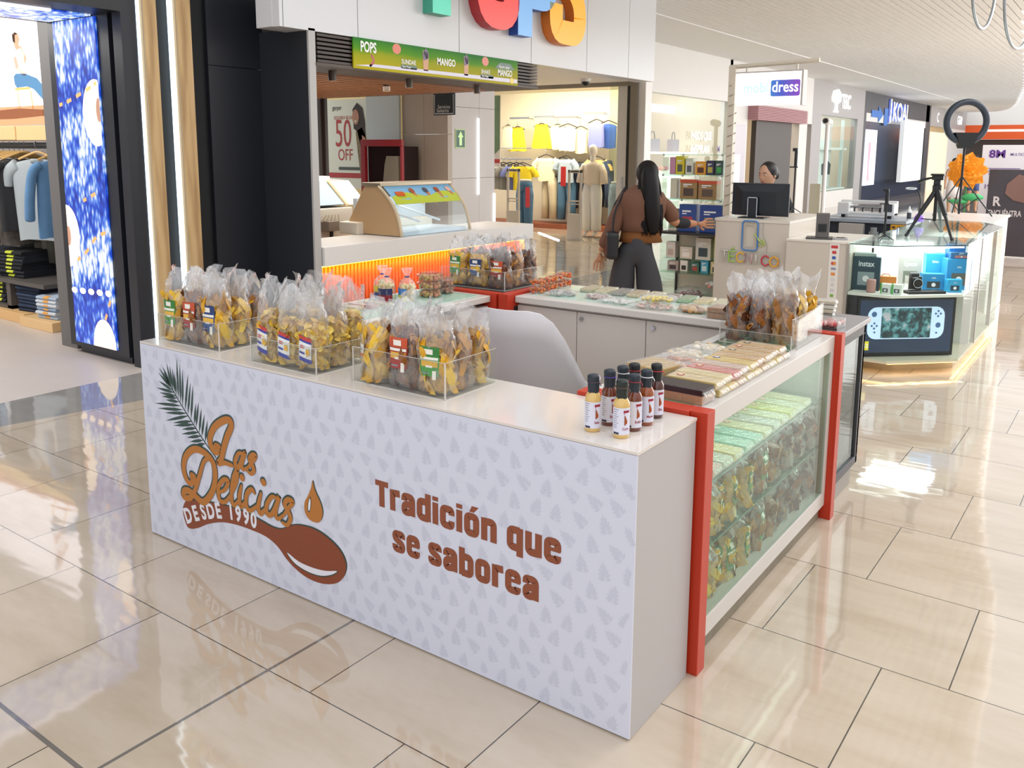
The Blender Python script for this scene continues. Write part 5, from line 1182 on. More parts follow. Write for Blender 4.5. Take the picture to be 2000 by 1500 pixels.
def fill(x0, x1, y0, y1, specs, what, grp, z=TZ+.005, names=ROWS, H_=.285, cols=3, D_=.04):
    k = 0
    for r in range(len(specs)):
        for c in range(len(specs[r])):
            kind, col, desc = specs[r][c]; n = len(specs[r])
            xx = x0+(x1-x0)*(c+.5)/n; yy = y0+(y1-y0)*(r+.5)/len(specs)
            t = bag(kind, col, k+r*7+c, W_=min(.066, (x1-x0)/n/2-.004), D_=min(D_, (y1-y0)/len(specs)/2-.003), H_=H_)
            pos = ('leftmost', 'middle', 'rightmost')[c] if n == 3 else ('leftmost', 'second', 'third', 'rightmost')[c] if n == 4 else ('left', 'right')[c] if n == 2 else 'only'
            put(t, xx, yy, z, rb.uniform(-.13, .13), f'{desc}, {pos} in {names[r]} of {what}', grp, (1, 1, rb.uniform(.94, 1.06))); k += 1
Y_, R_2, B_2, P_2, D_2 = ('strip', 'green', 'bag of yellow plantain chips, green label'), ('dark', 'red', 'bag of dark chips, red label'), ('strip', 'blue', 'bag of plantain chips, blue label'), ('potato', 'white', 'bag of potato chips, white label'), ('dark', None, 'plain bag of dark chips')
PN, YN, BN = ('potato', None, 'plain bag of potato chips'), ('strip', None, 'plain bag of yellow chips'), ('brown', None, 'plain bag of spiced chips')
YP = ('strip', 'pale', 'bag of plantain chips, pale orange label')
fill(-2.305, -1.91, .075, .35, [[Y_, R_2, B_2], [YN, BN, YN], [BN, D_2, BN]], 'left acrylic bin', 'chip bags in the left acrylic bin')
fill(-1.668, -1.318, .052, .33, [[P_2, P_2, P_2], [PN, PN, PN], [PN, BN, PN]], 'middle acrylic bin', 'chip bags in the middle acrylic bin', H_=.3)
fill(-1.148, -.742, .082, .345, [[YP, R_2, Y_], [BN, YN, BN], [YN, YN, YN]], 'right acrylic bin', 'chip bags in the right acrylic bin', H_=.27)
# bag lying behind the left bin top
# corner bin
acrylic_bin('clear acrylic bin on the black corner unit with brown snack bags', -2.33, -1.86, 1.96, 2.36, .11, z=.87)
fill(-2.32, -1.87, 1.97, 2.35, [[Y_, B_2, R_2], [D_2, ('dark', None, 'plain bag of dark chips'), BN], [D_2, D_2, D_2]], 'corner acrylic bin', 'chip bags in the corner acrylic bin', z=.876, H_=.27)
# right bin on the display case
acrylic_bin('low clear acrylic bin on the display case with ripe plantain bags', -.37, -.06, 1.47, 1.86, .06, side_h=.13)
fill(-.365, -.065, 1.48, 1.85, [[D_2, ('dark', None, 'bag of ripe plantain with white tag'), ('brown', None, 'plain bag of spiced chips')], [D_2, D_2, YN], [BN, YN, YN]], 'display case bin', 'ripe plantain bags on the display case', z=TZ+.006, H_=.26)
t = thing('acrylic_sheet', 'loose clear acrylic panel leaning at the display bin corner', 'panel', (-.06, 1.6, TZ))
G().prism([(1.50, TZ), (1.85, TZ), (1.85, TZ+.15), (1.5, TZ+.12)], 'x', -.052, -.046).build('sheet', glass_mat('hazy_acrylic', '#f8f7f6', 1.0, .05, .1), t)

# ================================================================== hot sauce bottles
def bottle(col, cap, band, bandc, x, y, rz, lab, big):
    t = thing('sauce_bottle', lab, 'bottle', (x, y, TZ), rz, 'hot sauce bottles on the counter corner')
    prof = [(.0, 0), (.0215, 0), (.0235, .004), (.0235, .096), (.0225, .104), (.016, .116), (.0125, .124), (.0125, .13)]
    G().lathe(smooth2(prof, 1), 24).build('glass_body', mat(col, .12, coat=1, noise=.25 if col != '#d9b46a' else .05, nscale=160, name='sauce_'+col[1:]), t, world=False, smooth=True)
    g = G(); r = .0239; n = 20; a0, a1 = radians(-175), radians(5)
    def lp(a, z, off=0): return ((r+off)*cos(a), (r+off)*sin(a), z)
    def strip(b0, b1, z0, z1, off, mi, m=None):
        m = m or max(2, int(abs(b1-b0)*7)); vs = [lp(b0+(b1-b0)*i/m, z, off) for z in (z0, z1) for i in range(m+1)]
        g.add(vs, [(i, i+1, m+2+i, m+1+i) for i in range(m)], mi)
    strip(a0, a1, .012, .09, 0, 0)
    rad = radians
    strip(rad(-62), rad(-15), .076, .083, .0003, 1); strip(rad(-58), rad(-54), .071, .078, .0003, 1)
    for i in range(6): strip(rad(-55+i*3.2), rad(-48+i*3.2), .04+i*.001, .068-i*.003, .0004, 2 if i % 2 else 3)
    for i in range(9): strip(rad(-135), rad(-135+(28 if i % 3 else 38)), .084-i*.0065, .0855-i*.0065, .0003, 4)
    strip(rad(-135), rad(-92), .013, .019, .0003, 5)
    fn = lambda a, b: lp(a/r, b, .0004)
    g.text(big, fn, .011, rad(-42)*r, .026, .8, .02, 1, align='CENTER')
    g.build('label', [mat('#dcdcec', .4), mat('#9c1f38', .4), mat('#c8641e', .4), mat('#7a2a14', .4), mat('#7a7d88', .5), mat('#2a3145', .5)], t, world=False)
    g = G(); rr = random.Random(big+lab); m = 16; vs = []
    for z, q in ((.112, .0165), (.125, .0165), (.138, .0172), (.15, .0168), (.16, .0172), (.166, .0158), (.169, .006)):
        for k_ in range(m): a = 2*pi*k_/m; w_ = q*(1+.07*sin(5*a+z*90+rr.random())); vs.append((w_*cos(a), w_*sin(a), z-(.008*(1+sin(3*a)) if z == .112 else 0)))
    g.add(vs, [(i*m+k_, i*m+(k_+1) % m, (i+1)*m+(k_+1) % m, (i+1)*m+k_) for i in range(6) for k_ in range(m)]+[tuple(6*m+k_ for k_ in range(m))])
    cw = g.build('cap_wrap', mat(cap, .45, name='cap_wrap_'+cap[1:]), t, world=False, smooth=True)
    g = G(); g.tube([(.0175*cos(2*pi*i/16), .0175*sin(2*pi*i/16), .146) for i in range(16)], .0014, 6, closed=True); g.tube([(.0175, -.004, .146), (.023, -.008, .143), (.025, -.007, .136)], .0013, 5)
    g.build('tie_band', mat(bandc, .4), cw, world=False)
YS, RS, OS, DS = '#d9b46a', '#6a2c14', '#94481a', '#4a1a10'; NC, KC = '#232c36', '#15191c'
for c, cap, bc2, x, y, lab, big in ((YS, NC, '#4a3040', -.198, .098, 'yellow sauce bottle standing alone at the left of the cluster', 'Salsa'), (RS, NC, '#5a3aa0', -.188, .177, 'dark red sauce bottle with a purple tie', 'Bufalo'), (OS, NC, '#e4e4ea', -.178, .24, 'orange-red sauce bottle with a white tie, half hidden at the back left', 'Mango'),
   (YS, '#1b2421', '#5a3a2a', -.103, .095, 'yellow sauce bottle at the front of the cluster', 'Curry'), (RS, NC, '#9c1c30', -.104, .173, 'dark red sauce bottle with a dark red tie behind the front yellow one', 'Bufalo'), (DS, KC, '#b01c2c', -.165, .29, 'dark sauce bottle with a bright red tie at the very back', 'BBQ'),
   (OS, NC, '#eeeef2', -.1, .242, 'orange-red sauce bottle with a clean white tie on the right', 'Mango'), (DS, KC, '#c01c2c', -.108, .325, 'dark brown sauce bottle with red tie, rightmost of the cluster', 'Bbq')):
    bottle(c, cap, None, bc2, x, y, radians(14), lab, big)

# ================================================================== wrapped bars
def bar(lab, grp, x, y, z, rz, col, sticker='#b84a30', w=.175, d=.066, h=.024, top=None):
    t = thing('sweet_bar', lab, 'sweet bar', (x, y, z), rz, grp)
    bo = G().box(-w/2, w/2, -d/2, d/2, 0, h).build('bar', mat(col, .4, noise=.08, nscale=30), t, world=False, bevel=.003)
    g = G(); e = .0012; n = 8
    g.box(-w/2-e, w/2+e, -d/2-e, d/2+e, 0, h+e)
    for s in (-1, 1):
        vs = []
        for i in range(n+1):
            u = -d/2+d*i/n; vs += [(s*(w/2+e), u, h*.9), (s*(w/2+.010), u*.9, h*.5+.004*sin(i*2.2)), (s*(w/2+.002), u, .003)]
        g.add(vs, [(3*i+j, 3*i+3+j, 3*i+4+j, 3*i+1+j) for i in range(n) for j in (0, 1)])
    g.build('clear_wrap', FILM_LOW, t, world=False)
    g = G(); f = lambda a, b: (a, b, h+.0018)
    if sticker: g.disc((-w/2+.035, 0), .014, f, 0, 16, .013); g.disc((-w/2+.035, 0), .009, lambda a, b: (a, b, h+.0022), 1, 12, .008)
    if sticker: g.build('sticker', [mat(sticker, .4), mat('#e8d8b8', .4)], bo, world=False)
    return t
GB = 'wrapped sweet bars on top of the display case'
t = bar('thick chocolate-topped sweet bar nearest the sauce bottles', GB, -.13, .56, TZ, -.05, '#b9855c', None, .19, .085, .05)
G().box(-.097, .097, -.044, .044, .03, .052).build('chocolate_layer', mat('#2c2024', .3), t, world=False, bevel=.003)
tops = [('#dcbf78', '#c0503a', 'pale cream'), ('#dcc47a', None, 'plain pale cream'), ('#d05a48', '#c8603a', 'red'), ('#cfae94', None, 'dusty pink'), ('#dfb91e', '#4a64a8', 'bright yellow'), ('#cf9f4e', None, 'amber'), ('#d1a552', '#5a4a3a', 'light caramel'), ('#c8994a', '#c84a3a', 'caramel'), ('#cfa24e', '#4a3a30', 'dark caramel')]
for i, (c, s, nm) in enumerate(tops):
    y = .665+i*.0785
    bar(f'{nm} wrapped sweet bar, upper layer, {ORD[i+1]} from the sauce bottles', GB, -.128-(i % 2)*.004, y, TZ+.026, rb.uniform(-.06, .0), c, s, .178, .068)
    bar(f'lower-layer sweet bar lying under the {nm} one', GB, -.118, y+.012, TZ, rb.uniform(-.05, .02), tops[(i*3+1) % 9][0], None, .18, .068)
t = thing('wafer_block', 'thick square yellow wafer block in clear wrap behind the sauce bottles', 'wafer block', (-.33, .78, TZ), -.25)
G().box(-.075, .075, -.075, .075, 0, .022).box(-.075, .075, -.075, .075, .023, .046).build('wafers', mat('#cfa65a', .7, noise=.2, nscale=120, bump=.6, bscale=300), t, world=False, bevel=.004); G().box(-.078, .078, -.078, .078, 0, .049).build('clear_wrap', FILM_LOW, t, world=False)
def pouch(lab, grp, x, y, z, rz, w, d, h, col, content='bits', sd=0, nm='snack_pouch'):
    rnd = random.Random(sd); t = thing(nm, lab, 'snack pouch', (x, y, z), rz, grp)
    g = G()
    for i in range(46):
        a, q_ = rnd.uniform(0, 6.3), rnd.uniform(0, .8)**.6; px_, py_ = w/2*q_*cos(a), d/2*q_*sin(a)
        pz_ = h*.45*(1-q_*q_*.6)+rnd.uniform(-.2, .25)*h; s_ = rnd.uniform(.005, .011)*(1 if content == 'bits' else 1.7)
        pz_ = max(s_, pz_); g.ball((px_, py_, pz_), s_, 6, 4, sc=(1.2, 1, .8))
    o = g.build('sweets', CHC(col), t, world=False, smooth=True); o['kind'] = 'stuff'
    g = G(); n = 14; vs = []
    ph = rnd.uniform(0, 6)
    for s_ in (1, -1):
        for j in range(n+1):
            for i in range(n+1):
                u, v = -1+2*i/n, -1+2*j/n; k_ = max(0, (1-u**4)*(1-v**4)); zz = h*.5+s_*h*.5*k_+.004*sin(9*u+ph+5*v)*k_
                vs.append((u*w/2*(1+.02*sin(7*v)), v*d/2, max(.0005, zz if s_ > 0 else h*.5*(1-k_)+.0005)))
    m = (n+1)*(n+1)
    g.add(vs, [(j*(n+1)+i, j*(n+1)+i+1, (j+1)*(n+1)+i+1, (j+1)*(n+1)+i) for j in range(n) for i in range(n)]+[(m+j*(n+1)+i, m+(j+1)*(n+1)+i, m+(j+1)*(n+1)+i+1, m+j*(n+1)+i+1) for j in range(n) for i in range(n)])
    g.build('clear_film', FILM, t, world=False, smooth=True); return t
_CC = {}
def CHC(col):
    if col not in _CC: _CC[col] = chip_mat('sweets_'+str(len(_CC)), [(i/(len(col)-1), c) for i, c in enumerate(col)], .4)
    return _CC[col]
GP = 'clear pouches of sweets on the display case'
pouch('clear pouch of brown nut clusters with blue tie behind the wafer block', GP, -.32, .93, TZ, .2, .2, .12, .05, ('#7a3f22', '#b8733c', '#d99a6a'), 'big', 1)
pouch('clear pouch of reddish nut sweets beside the dusty pink bar', GP, -.245, .84, TZ, -.5, .09, .1, .05, ('#8a3c28', '#c2603a', '#d9936a'), 'big', 2)
pouch('flat wrapped pouch of pale sweets behind the nut clusters', GP, -.33, 1.1, TZ, .1, .22, .14, .035, ('#b98a5a', '#e2d2b4', '#f0e8d8'), 'big', 3)
pouch('flat wrapped pouch of pale wafers next to the amber bars', GP, -.32, 1.25, TZ, -.1, .2, .14, .03, ('#d9c8a0', '#e8e0cf', '#c9a060'), 'big', 4)
# lower shelf contents of the case
GC = 'sweet bars on the glass shelf inside the display case'
cols = [('#e6d87a', None, 'yellow-green'), ('#e2a596', None, 'pink'), ('#c8caa8', '#5a6a4a', 'grey-green picture'), ('#e8d26a', '#c8603a', 'golden'), ('#8fd8b4', '#e8f0ea', 'mint'), ('#7fd2ae', '#e8f0ea', 'deep mint'), ('#e6e09a', '#c8704a', 'cream'), ('#c9ccb4', '#6a7a6a', 'greyish picture'), ('#dfe0a8', '#d0806a', 'light cream'), ('#e0e050', '#d0906a', 'bright lemon'), ('#dbe0a8', '#d89a8a', 'pale lime'), ('#e6e2a0', None, 'pale butter')]
for i, (c, s, nm) in enumerate(cols):
    bar(f'{nm} bar on the inner glass shelf, {ORD[i]} from near end', GC, -.135, .56+i*.1, .583, rb.uniform(-.04, .04), c, s, .2, .08, .03)
# bags inside the case
for lv, z, hh in (('middle', .359, .2), ('bottom', .103, .23)):
    for i in range(17):
        kind = 'strip' if i < 7 else ('brown' if i < 11 else 'dark'); d_ = {'strip': 'yellow chips', 'brown': 'brown chips', 'dark': 'dark chips'}[kind]
        t = bag(kind, 'green' if i in (0, 1, 3, 4, 6, 8) else None, i, W_=.052, D_=.036, H_=.205, fill=.72); 
        put(t, -.075-.022*(i % 2), (.53+i*.078), z, radians(90+rb.uniform(-12, 12)), f'bag of {d_} standing inside the case, {lv} level, {ORD[i]} from near end', 'chip bags inside the display case', (1, 1, .95 if lv == 'middle' else 1.08))

# ================================================================== goods on the back counter
GK = 'sweets laid out on the back counter'
def tub(lab, x, y, z, r, h, col, col2, grp, n=2, nm='sweet_tub', square=False):
    t = thing(nm, lab, 'tub', (x, y, z), 0, grp)
    sg = 4 if square else 24; rot = pi/4 if square else 0
    g = G(); g.lathe([(0, 0), (r*.82, 0), (r, h)], sg); g2 = G(); g2.lathe([(r*1.06, h), (r*1.06, h+.006), (r*.9, h+.012), (0, h+.014)], sg)
    for q_ in (g, g2): q_.v = [(a*cos(rot)-b*sin(rot), a*sin(rot)+b*cos(rot), c_) for a, b, c_ in q_.v]
    rnd = random.Random(int(x*1000)); g3 = G()
    for i in range(34): a, q_ = rnd.uniform(0, 6.3), rnd.random()**.5*.8; g3.ball((r*q_*cos(a), r*q_*sin(a), rnd.uniform(.2, .85)*h+.003), r*.17, 6, 4)
    o = g3.build('sweets', CHC((col, col2)), t, world=False, smooth=True); o['kind'] = 'stuff'
    g.build('clear_tub', ACRYL, t, world=False); g2.build('lid', ACRYL, t, world=False)
for i, (x, y) in enumerate(((-1.70, 2.06), (-1.715, 2.17), (-1.72, 2.28), (-1.73, 2.39))):
    for k_ in (0, 1): tub(f'{"upper" if k_ else "lower"} tub of red and orange gummies, {ORD[i]} pile from the doors', x, y, TZ+.002+k_*.045, .05, .03, '#c8341c', '#e88a3a', 'gummy tubs at the left end of the back counter', square=True)
pouch('silver foil pouch next to the gummy tubs', GK, -1.55, 2.08, TZ+.002, .3, .17, .13, .03, ('#6a6a62', '#b8b8ae', '#3a3a36'), sd=11)
pouch('clear pouch with pinkish nuts left of the white pouch', GK, -1.33, 2.1, TZ+.002, .1, .15, .1, .03, ('#8a6a6a', '#c8a8a0', '#a87a5a'), sd=12)
pouch('white sugar-coated sweets pouch in the middle of the counter', GK, -1.18, 2.04, TZ+.002, -.1, .19, .13, .028, ('#d8d8d4', '#f0f0ea', '#b8c0b0'), sd=13)
pouch('clear pouch of pink popcorn sweets under the yellow pouch', GK, -.95, 2.02, TZ+.002, .05, .24, .15, .032, ('#d07060', '#e8b8a0', '#f0d8d0'), sd=14)
pouch('bright yellow popcorn pouch on top of the pink pouch', GK, -.94, 2.05, TZ+.036, .35, .2, .12, .035, ('#e0b81e', '#f0d83a', '#f4e89a'), sd=15)
pouch('clear pouch of brown cookies with blue tie near the brown block', GK, -.735, 2.04, TZ+.002, .1, .19, .13, .04, ('#8a5a34', '#c89a5a', '#e0c48a'), 'big', 16)
t = thing('wafer_block', 'brown ribbed wafer block at the right end of the back counter', 'wafer block', (-.54, 2.0, TZ+.002), .05)
G().box(-.085, .085, -.06, .06, 0, .026).box(-.085, .085, -.06, .06, .028, .052).build('wafers', mat('#a87f5c', .7, noise=.25, nscale=90), t, world=False, bevel=.003); G().box(-.088, .088, -.063, .063, 0, .055).build('clear_wrap', FILM_LOW, t, world=False)
for i in range(11):
    c, nm = [('#b9ab7a', 'khaki'), ('#d8c89a', 'cream'), ('#8a8578', 'grey'), ('#cfb684', 'sand'), ('#d9c08a', 'light sand'), ('#7a5440', 'chocolate'), ('#7fa86a', 'green'), ('#e0c88a', 'butter'), ('#d9cfa0', 'pale'), ('#8fae8a', 'sage'), ('#d8bf94', 'tan')][i]
    bar(f'{nm} flat sweet bar along the back counter far edge, {ORD[i]} from the left', 'flat bars along the far edge of the back counter', -1.5+i*.1, 2.33, TZ+.002, pi/2+.1, c, None, .17, .075, .02)
for i in range(4):
    bar(('grey', 'cream', 'white', 'beige')[i]+' bar lying on the dark stand top, '+('lowest', 'second', 'third', 'topmost')[i]+' of its pile', 'bars piled on the dark stand', -.22+i*.004, 2.33, .863+i*.021, .2, ('#8f8a80', '#d8cdb0', '#e2ddcf', '#cfc4ae')[i], None, .17, .08, .018)
t = thing('cookie_tray', 'black tray of red and white cookies on the dark stand by the frame', 'tray', (-.09, 2.06, .863)); G().box(-.07, .07, -.07, .07, 0, .012).build('tray', BLACK, t, world=False, bevel=.004)
g = G(); rr = random.Random(9)
for i in range(36): g.ball((rr.uniform(-.06, .06), rr.uniform(-.06, .06), .02+rr.random()*.01), .011, 6, 4)
o = g.build('cookies', CHC(('#a81e28', '#d04048', '#f0dcd8')), t, world=False, smooth=True); o['kind'] = 'stuff'; G().box(-.072, .072, -.072, .072, .0, .04).build('clear_wrap', FILM_LOW, t, world=False)

# ================================================================== goods on the left counter
for i, (x, y, rz, lab) in enumerate(((-2.17, 1.32, .3, 'gathered candy bag with red and black print on the left counter'), (-2.08, 1.38, -.4, 'gathered candy bag with yellow and blue print beside the round tubs'), (-2.26, 1.38, .1, 'gathered candy bag with blue label behind the red print one'))):
    t = thing('candy_bag', lab, 'candy bag', (x, y, TZ+.002), rz, 'tied candy bags on the left counter')
    g = G(); prof = smooth2([(.0, 0), (.04, 0), (.047, .03), (.046, .08), (.034, .115), (.012, .135), (.01, .142), (.022, .165), (.028, .185)], 3); g.lathe(prof, 22); r_ = random.Random(i)
    g.v = [(a*(1+.1*sin(6*math.atan2(b, a)+c_*30)*(c_/.14)), b*(1+.1*sin(6*math.atan2(b, a)+c_*30)*(c_/.14)), c_) for a, b, c_ in g.v]
    g.build('clear_film', FILM, t, world=False, smooth=True)
    g = G()
    for k_ in range(40): a = r_.uniform(0, 6.3); q_ = r_.random()**.5*.034; g.ball((q_*cos(a), q_*sin(a), r_.uniform(.012, .1)), .011, 6, 4)
    o = g.build('sweets', CHC(('#e0c05a', '#f0e0a0', '#d8a84a')), t, world=False, smooth=True); o['kind'] = 'stuff'
    g = G(); a0, a1 = -2.6, -.5
    for j, (z0, z1, mi) in enumerate(((.012, .045, 0), (.045, .08, 1))):
        m = 8; vs = [(.0485*cos(a0+(a1-a0)*k_/m), .0485*sin(a0+(a1-a0)*k_/m), z) for z in (z0, z1) for k_ in range(m+1)]; g.add(vs, [(k_, k_+1, m+2+k_, m+1+k_) for k_ in range(m)], mi)
    g.build('printed_band', [mat(('#8a1c2c', '#d8c83a', '#2a3a7a')[i], .4, noise=.4, nscale=60), mat(('#2a2c5a', '#3a7ac0', '#d8b83a')[i], .4, noise=.4, nscale=60)], t, world=False)
    G().tube([(.011*cos(2*pi*k_/10), .011*sin(2*pi*k_/10), .139) for k_ in range(10)], .003, 6, closed=True).build('tie', mat('#2a3a8a', .4), t, world=False)
for i, (x, y, n) in enumerate(((-2.11, 1.6, 3), (-2.13, 1.74, 2))):
    for k_ in range(n): tub(f'round clear tub of {"yellow and pink" if i == 0 else "brownish pink"} sweets, {ORD[k_]} from bottom of the {"nearer" if i == 0 else "farther"} pile', x, y, TZ+.002+k_*.045, .07-.004*i, .03, ('#d8c060', '#a85a4a')[i], ('#d07a70', '#c89a80')[i], 'round tubs on the left counter')
for i in range(4): bar(('pale', 'sand', 'red', 'beige')[i]+' small bar on the left counter near the candy bags', 'small bars on the left counter', -2.2+.02*i, .95+i*.09, TZ+.002, .1, ('#e0d8b0', '#cfae7a', '#b8483a', '#d8c8a0')[i], None, .15, .06, .02)
# ================================================================== phone kiosk
CRL = mat('#cbc2b6', .4, name='cream_kiosk_laminate')
t = thing('reception_counter', 'tall cream counter with a TECNICO neon sign and the monitor on it', 'counter', (-1.5, 5.3, 0))
G().box(-1.81, -1.19, 4.9, 5.9, 0, 1.1).build('body', CRL, t, bevel=.003); G().box(-1.815, -1.187, 4.895, 5.905, 1.1, 1.122).build('top', mat('#d8d0c4', .3), t)
def neon(g, pts, r=.0045, mi=0, closed=False): g.tube([(a, 4.885, b) for a, b in pts], r, 6, mi, closed=closed)
t = thing('neon_sign', 'unlit neon sign with phone outline and colourful TECNICO letters', 'sign', (-1.5, 4.89, .85))
G().box(-1.76, -1.25, 4.888, 4.892, .75, .87).build('acrylic_plate', ACRYL, t)
g = G(); neon(g, rrect(-1.505, .99, .13, .24, .025), .006, closed=True); g.build('phone_outline', mat('#3f7fc4', .3), t, smooth=True)
g = G(); neon(g, rrect(-1.505, .99, .085, .18, .015), .003, closed=True); neon(g, [(-1.53, 1.085), (-1.48, 1.085)], .003); g.build('inner_outline', mat('#c4bca8', .3), t, smooth=True)
g = G(); neon(g, [(-1.47, 1.01), (-1.42, .95), (-1.39, .93)], .006); neon(g, [(-1.41, .965), (-1.385, .95), (-1.38, .92), (-1.41, .91), (-1.43, .93)], .005); g.build('wrench', mat('#b8d06a', .3), t, smooth=True)
LT = {'T': ([[(0, .08), (.06, .08)], [(.03, .08), (.03, 0)]], '#cfc6bc'), 'E': ([[(.055, .08), (0, .08), (0, 0), (.055, 0)], [(0, .04), (.045, .04)], [(.02, .095), (.04, .115)]], '#9ccc4a'),
      'C': ([[(.055, .065), (.03, .08), (.0, .06), (0, .02), (.03, 0), (.055, .015)]], '#e8b43a'), 'N': ([[(0, 0), (0, .08), (.055, 0), (.055, .08)]], '#d8a8b0'), 'I': ([[(.02, 0), (.02, .08)]], '#d6cec6'),
      'c': ([[(.055, .065), (.03, .08), (.0, .06), (0, .02), (.03, 0), (.055, .015)]], '#c83a4a'), 'O': ([[(.03, .08), (0, .06), (0, .02), (.03, 0), (.06, .02), (.06, .06), (.03, .08)]], '#f0a82a')}
for i, ch_ in enumerate('TECNIcO'):
    st, col = LT[ch_]; g = G()
    for p in st: neon(g, [(-1.745+i*.07+a, .775+b-.004*i) for a, b in (smooth2(p, 4) if ch_ in 'CcO' else p)], .0065)
    g.build('neon_letter', mat(col, .3), t, smooth=True)
G().tube(smooth2([(-1.4, 4.89, 1.1), (-1.395, 4.88, 1.0), (-1.36, 4.88, .93), (-1.36, 4.885, .86)], 5), .002, 5).build('cable', mat('#8a8580', .5), t)
t = thing('low_counter', 'lower cream counter with card payment stickers', 'counter', (-.95, 5.2, 0))
G().box(-1.185, -.715, 4.83, 5.6, 0, .975).build('body', CRL, t, bevel=.003); G().box(-1.187, -.71, 4.825, 5.605, .975, .99).build('top', mat('#ded7cc', .3), t)
g = G(); f = PY(4.828); g.rect(-.848, -.775, .5, .975, f, 0); f2 = PY(4.826)
for i, (c, w) in enumerate(((1, .05), (1, .03), (2, .026), (3, .03), (4, .034), (3, .03), (4, .028), (5, .02), (5, .03), (6, .026), (5, .02))): g.rect(-.812-w/2, -.812+w/2, .95-i*.042-.011, .95-i*.042+.011, f2, c)
g.text('VISA', PY(4.824), .02, -.83, .775, 1, .02, 2); g.disc((-.82, .822), .011, PY(4.824), 1); g.disc((-.805, .822), .011, PY(4.823), 3)
g.build('payment_stickers', [mat('#e6e1da', .4), mat('#c43a3a', .4), mat('#2a5aa8', .4), mat('#e08a3a', .4), mat('#d8d4d0', .4), mat('#c9ccd0', .4), mat('#7ab04a', .4)], t)
# glass case
poly = [(-.705, 4.83), (-.385, 4.83), (.045, 5.25), (.05, 7.3), (-.18, 7.75), (-.705, 7.75)]
t = thing('corner_glass_case', 'chamfered glass display case of the phone kiosk with lit shelves', 'display case', (-.3, 5.5, 0))
def shrink(P, d): cx = sum(p[0] for p in P)/len(P); cy = sum(p[1] for p in P)/len(P); return [(cx+(x-cx)*(1-d), cy+(y-cy)*(1-d)) for x, y in P]
G().prism(poly, 'z', .98, .99).build('top_glass', glass_mat('pale_top_glass', '#eff8f4', 1.0), t)
G().box(-.69, .0, 5.95, 7.7, .9, .905).build('brightening_board', mat('#eef2ee', .4), t)  # added white board that brightens the dark rear under the top glass
g = G()
for (a, b), (c, d) in zip(poly[:4], poly[1:5]): g.add([(a, b, .1), (c, d, .1), (c, d, .98), (a, b, .98)], [(0, 1, 2, 3)])
g.build('glass_panes', GLASS, t)
G().tube([(poly[0][0], poly[0][1], .982)]+[(x, y, .982) for x, y in poly[1:4]], .004, 6).build('top_edge', mat('#1f4a44', .2), t)
WB = mat('#e6e2db', .4, name='case_white_board')
G().prism(shrink(poly[:3]+[(.04, 5.9), (-.69, 5.9)], .02), 'z', .59, .61).build('shelf', WB, t)
G().prism(shrink(poly, .01), 'z', .085, .11).build('bottom_board', mat('#d8cdb8', .4), t)
G().box(-.72, -.7, 4.82, 4.85, .1, .98).box(.02, .05, 6.0, 6.03, .1, .98).box(.02, .05, 6.9, 6.93, .1, .98).build('posts', mat('#a8a29a', .4, .4), t)
G().prism([(-.69, 4.86), (-.62, 4.84), (-.02, 5.38), (-.05, 5.46), (-.69, 5.0)], 'z', .11, .59).build('dark_backing', mat('#33353c', .5), t)
G().box(-.7, -.66, 5.6, 7.7, .11, .98).box(-.7, .02, 5.9, 5.93, .11, .98).build('white_back', mat('#f6f6f4', .4), t)
G().box(-.62, .0, 6.0, 7.6, .5, .51).build('rear_shelf', GREEN_GLASS, t)
G().prism(shrink(poly, .16), 'z', 0, .085).build('plinth', mat('#b0a391', .5), t)
LEDW = mat('#ffd27a', emit=5, name='warm_led'); pl = shrink(poly, .05)
g = G()
for (a, b), (c, d) in zip(pl[:4], pl[1:5]): g.tube([(a, b, .078), (c, d, .078)], .006, 5)
g.build('under_light', LEDW, t)
area('under_case_lamp', (-.2, 5.0, .07), (0, 0, radians(45)), .8, .03, .25, (1, .82, .5)); area('under_case_lamp_side', (.0, 6.3, .07), (0, 0, radians(90)), 2.0, .03, .4, (1, .82, .5))
G().tube([(-.68, 4.86, .965), (-.39, 4.86, .965), (.015, 5.27, .965)], .006, 6).box(-.6, -.3, 5.86, 5.89, .9, .93).build('top_light', mat('#ffffff', emit=5), t)
area('glass_case_lamp', (-.35, 5.4, .97), (0, 0, 0), .5, .6, 7, (1, 1, 1)); area('glass_case_lamp_rear', (-.3, 6.8, .97), (0, 0, 0), .5, 1.4, 10, (1, 1, 1))
# screen with hand-held console
A, B = Vector((-.625, 4.845)), Vector((-.03, 5.36)); U = (B-A).normalized(); Nn = Vector((U.y, -U.x))
t = thing('television', 'television behind the glass showing a handheld game console', 'television', ((A.x+B.x)/2, (A.y+B.y)/2, .35))
def tvp(off): return lambda a, b: (A.x+U.x*a+Nn.x*off, A.y+U.y*a+Nn.y*off, b)
Ltv = (B-A).length
g = G(); vs = [tvp(o_)(a, b) for o_ in (0, .02) for a, b in ((0, .125), (Ltv, .125), (Ltv, .575), (0, .575))]; g.add(vs, [(3, 2, 1, 0), (4, 5, 6, 7), (0, 1, 5, 4), (1, 2, 6, 5), (2, 3, 7, 6), (3, 0, 4, 7)]); g.build('housing', mat('#1b1f27', .3), t)
g = G(); f = tvp(.021); g.rect(.02, Ltv-.02, .145, .555, f); g.build('screen', mat('#2a3a55', .15, emit=.35), t)
cx, cz = Ltv*.5+.0, .375
cg = G().flat(rrect(cx, cz, .62, .25, .07), tvp(.023)).build('console_grips', mat('#b9d0ea', .3, emit=.7), t)
k = NT('game_picture'); vec, x, y, z = k.xyz(); n1 = k.noise(vec, 14, 4, .65)
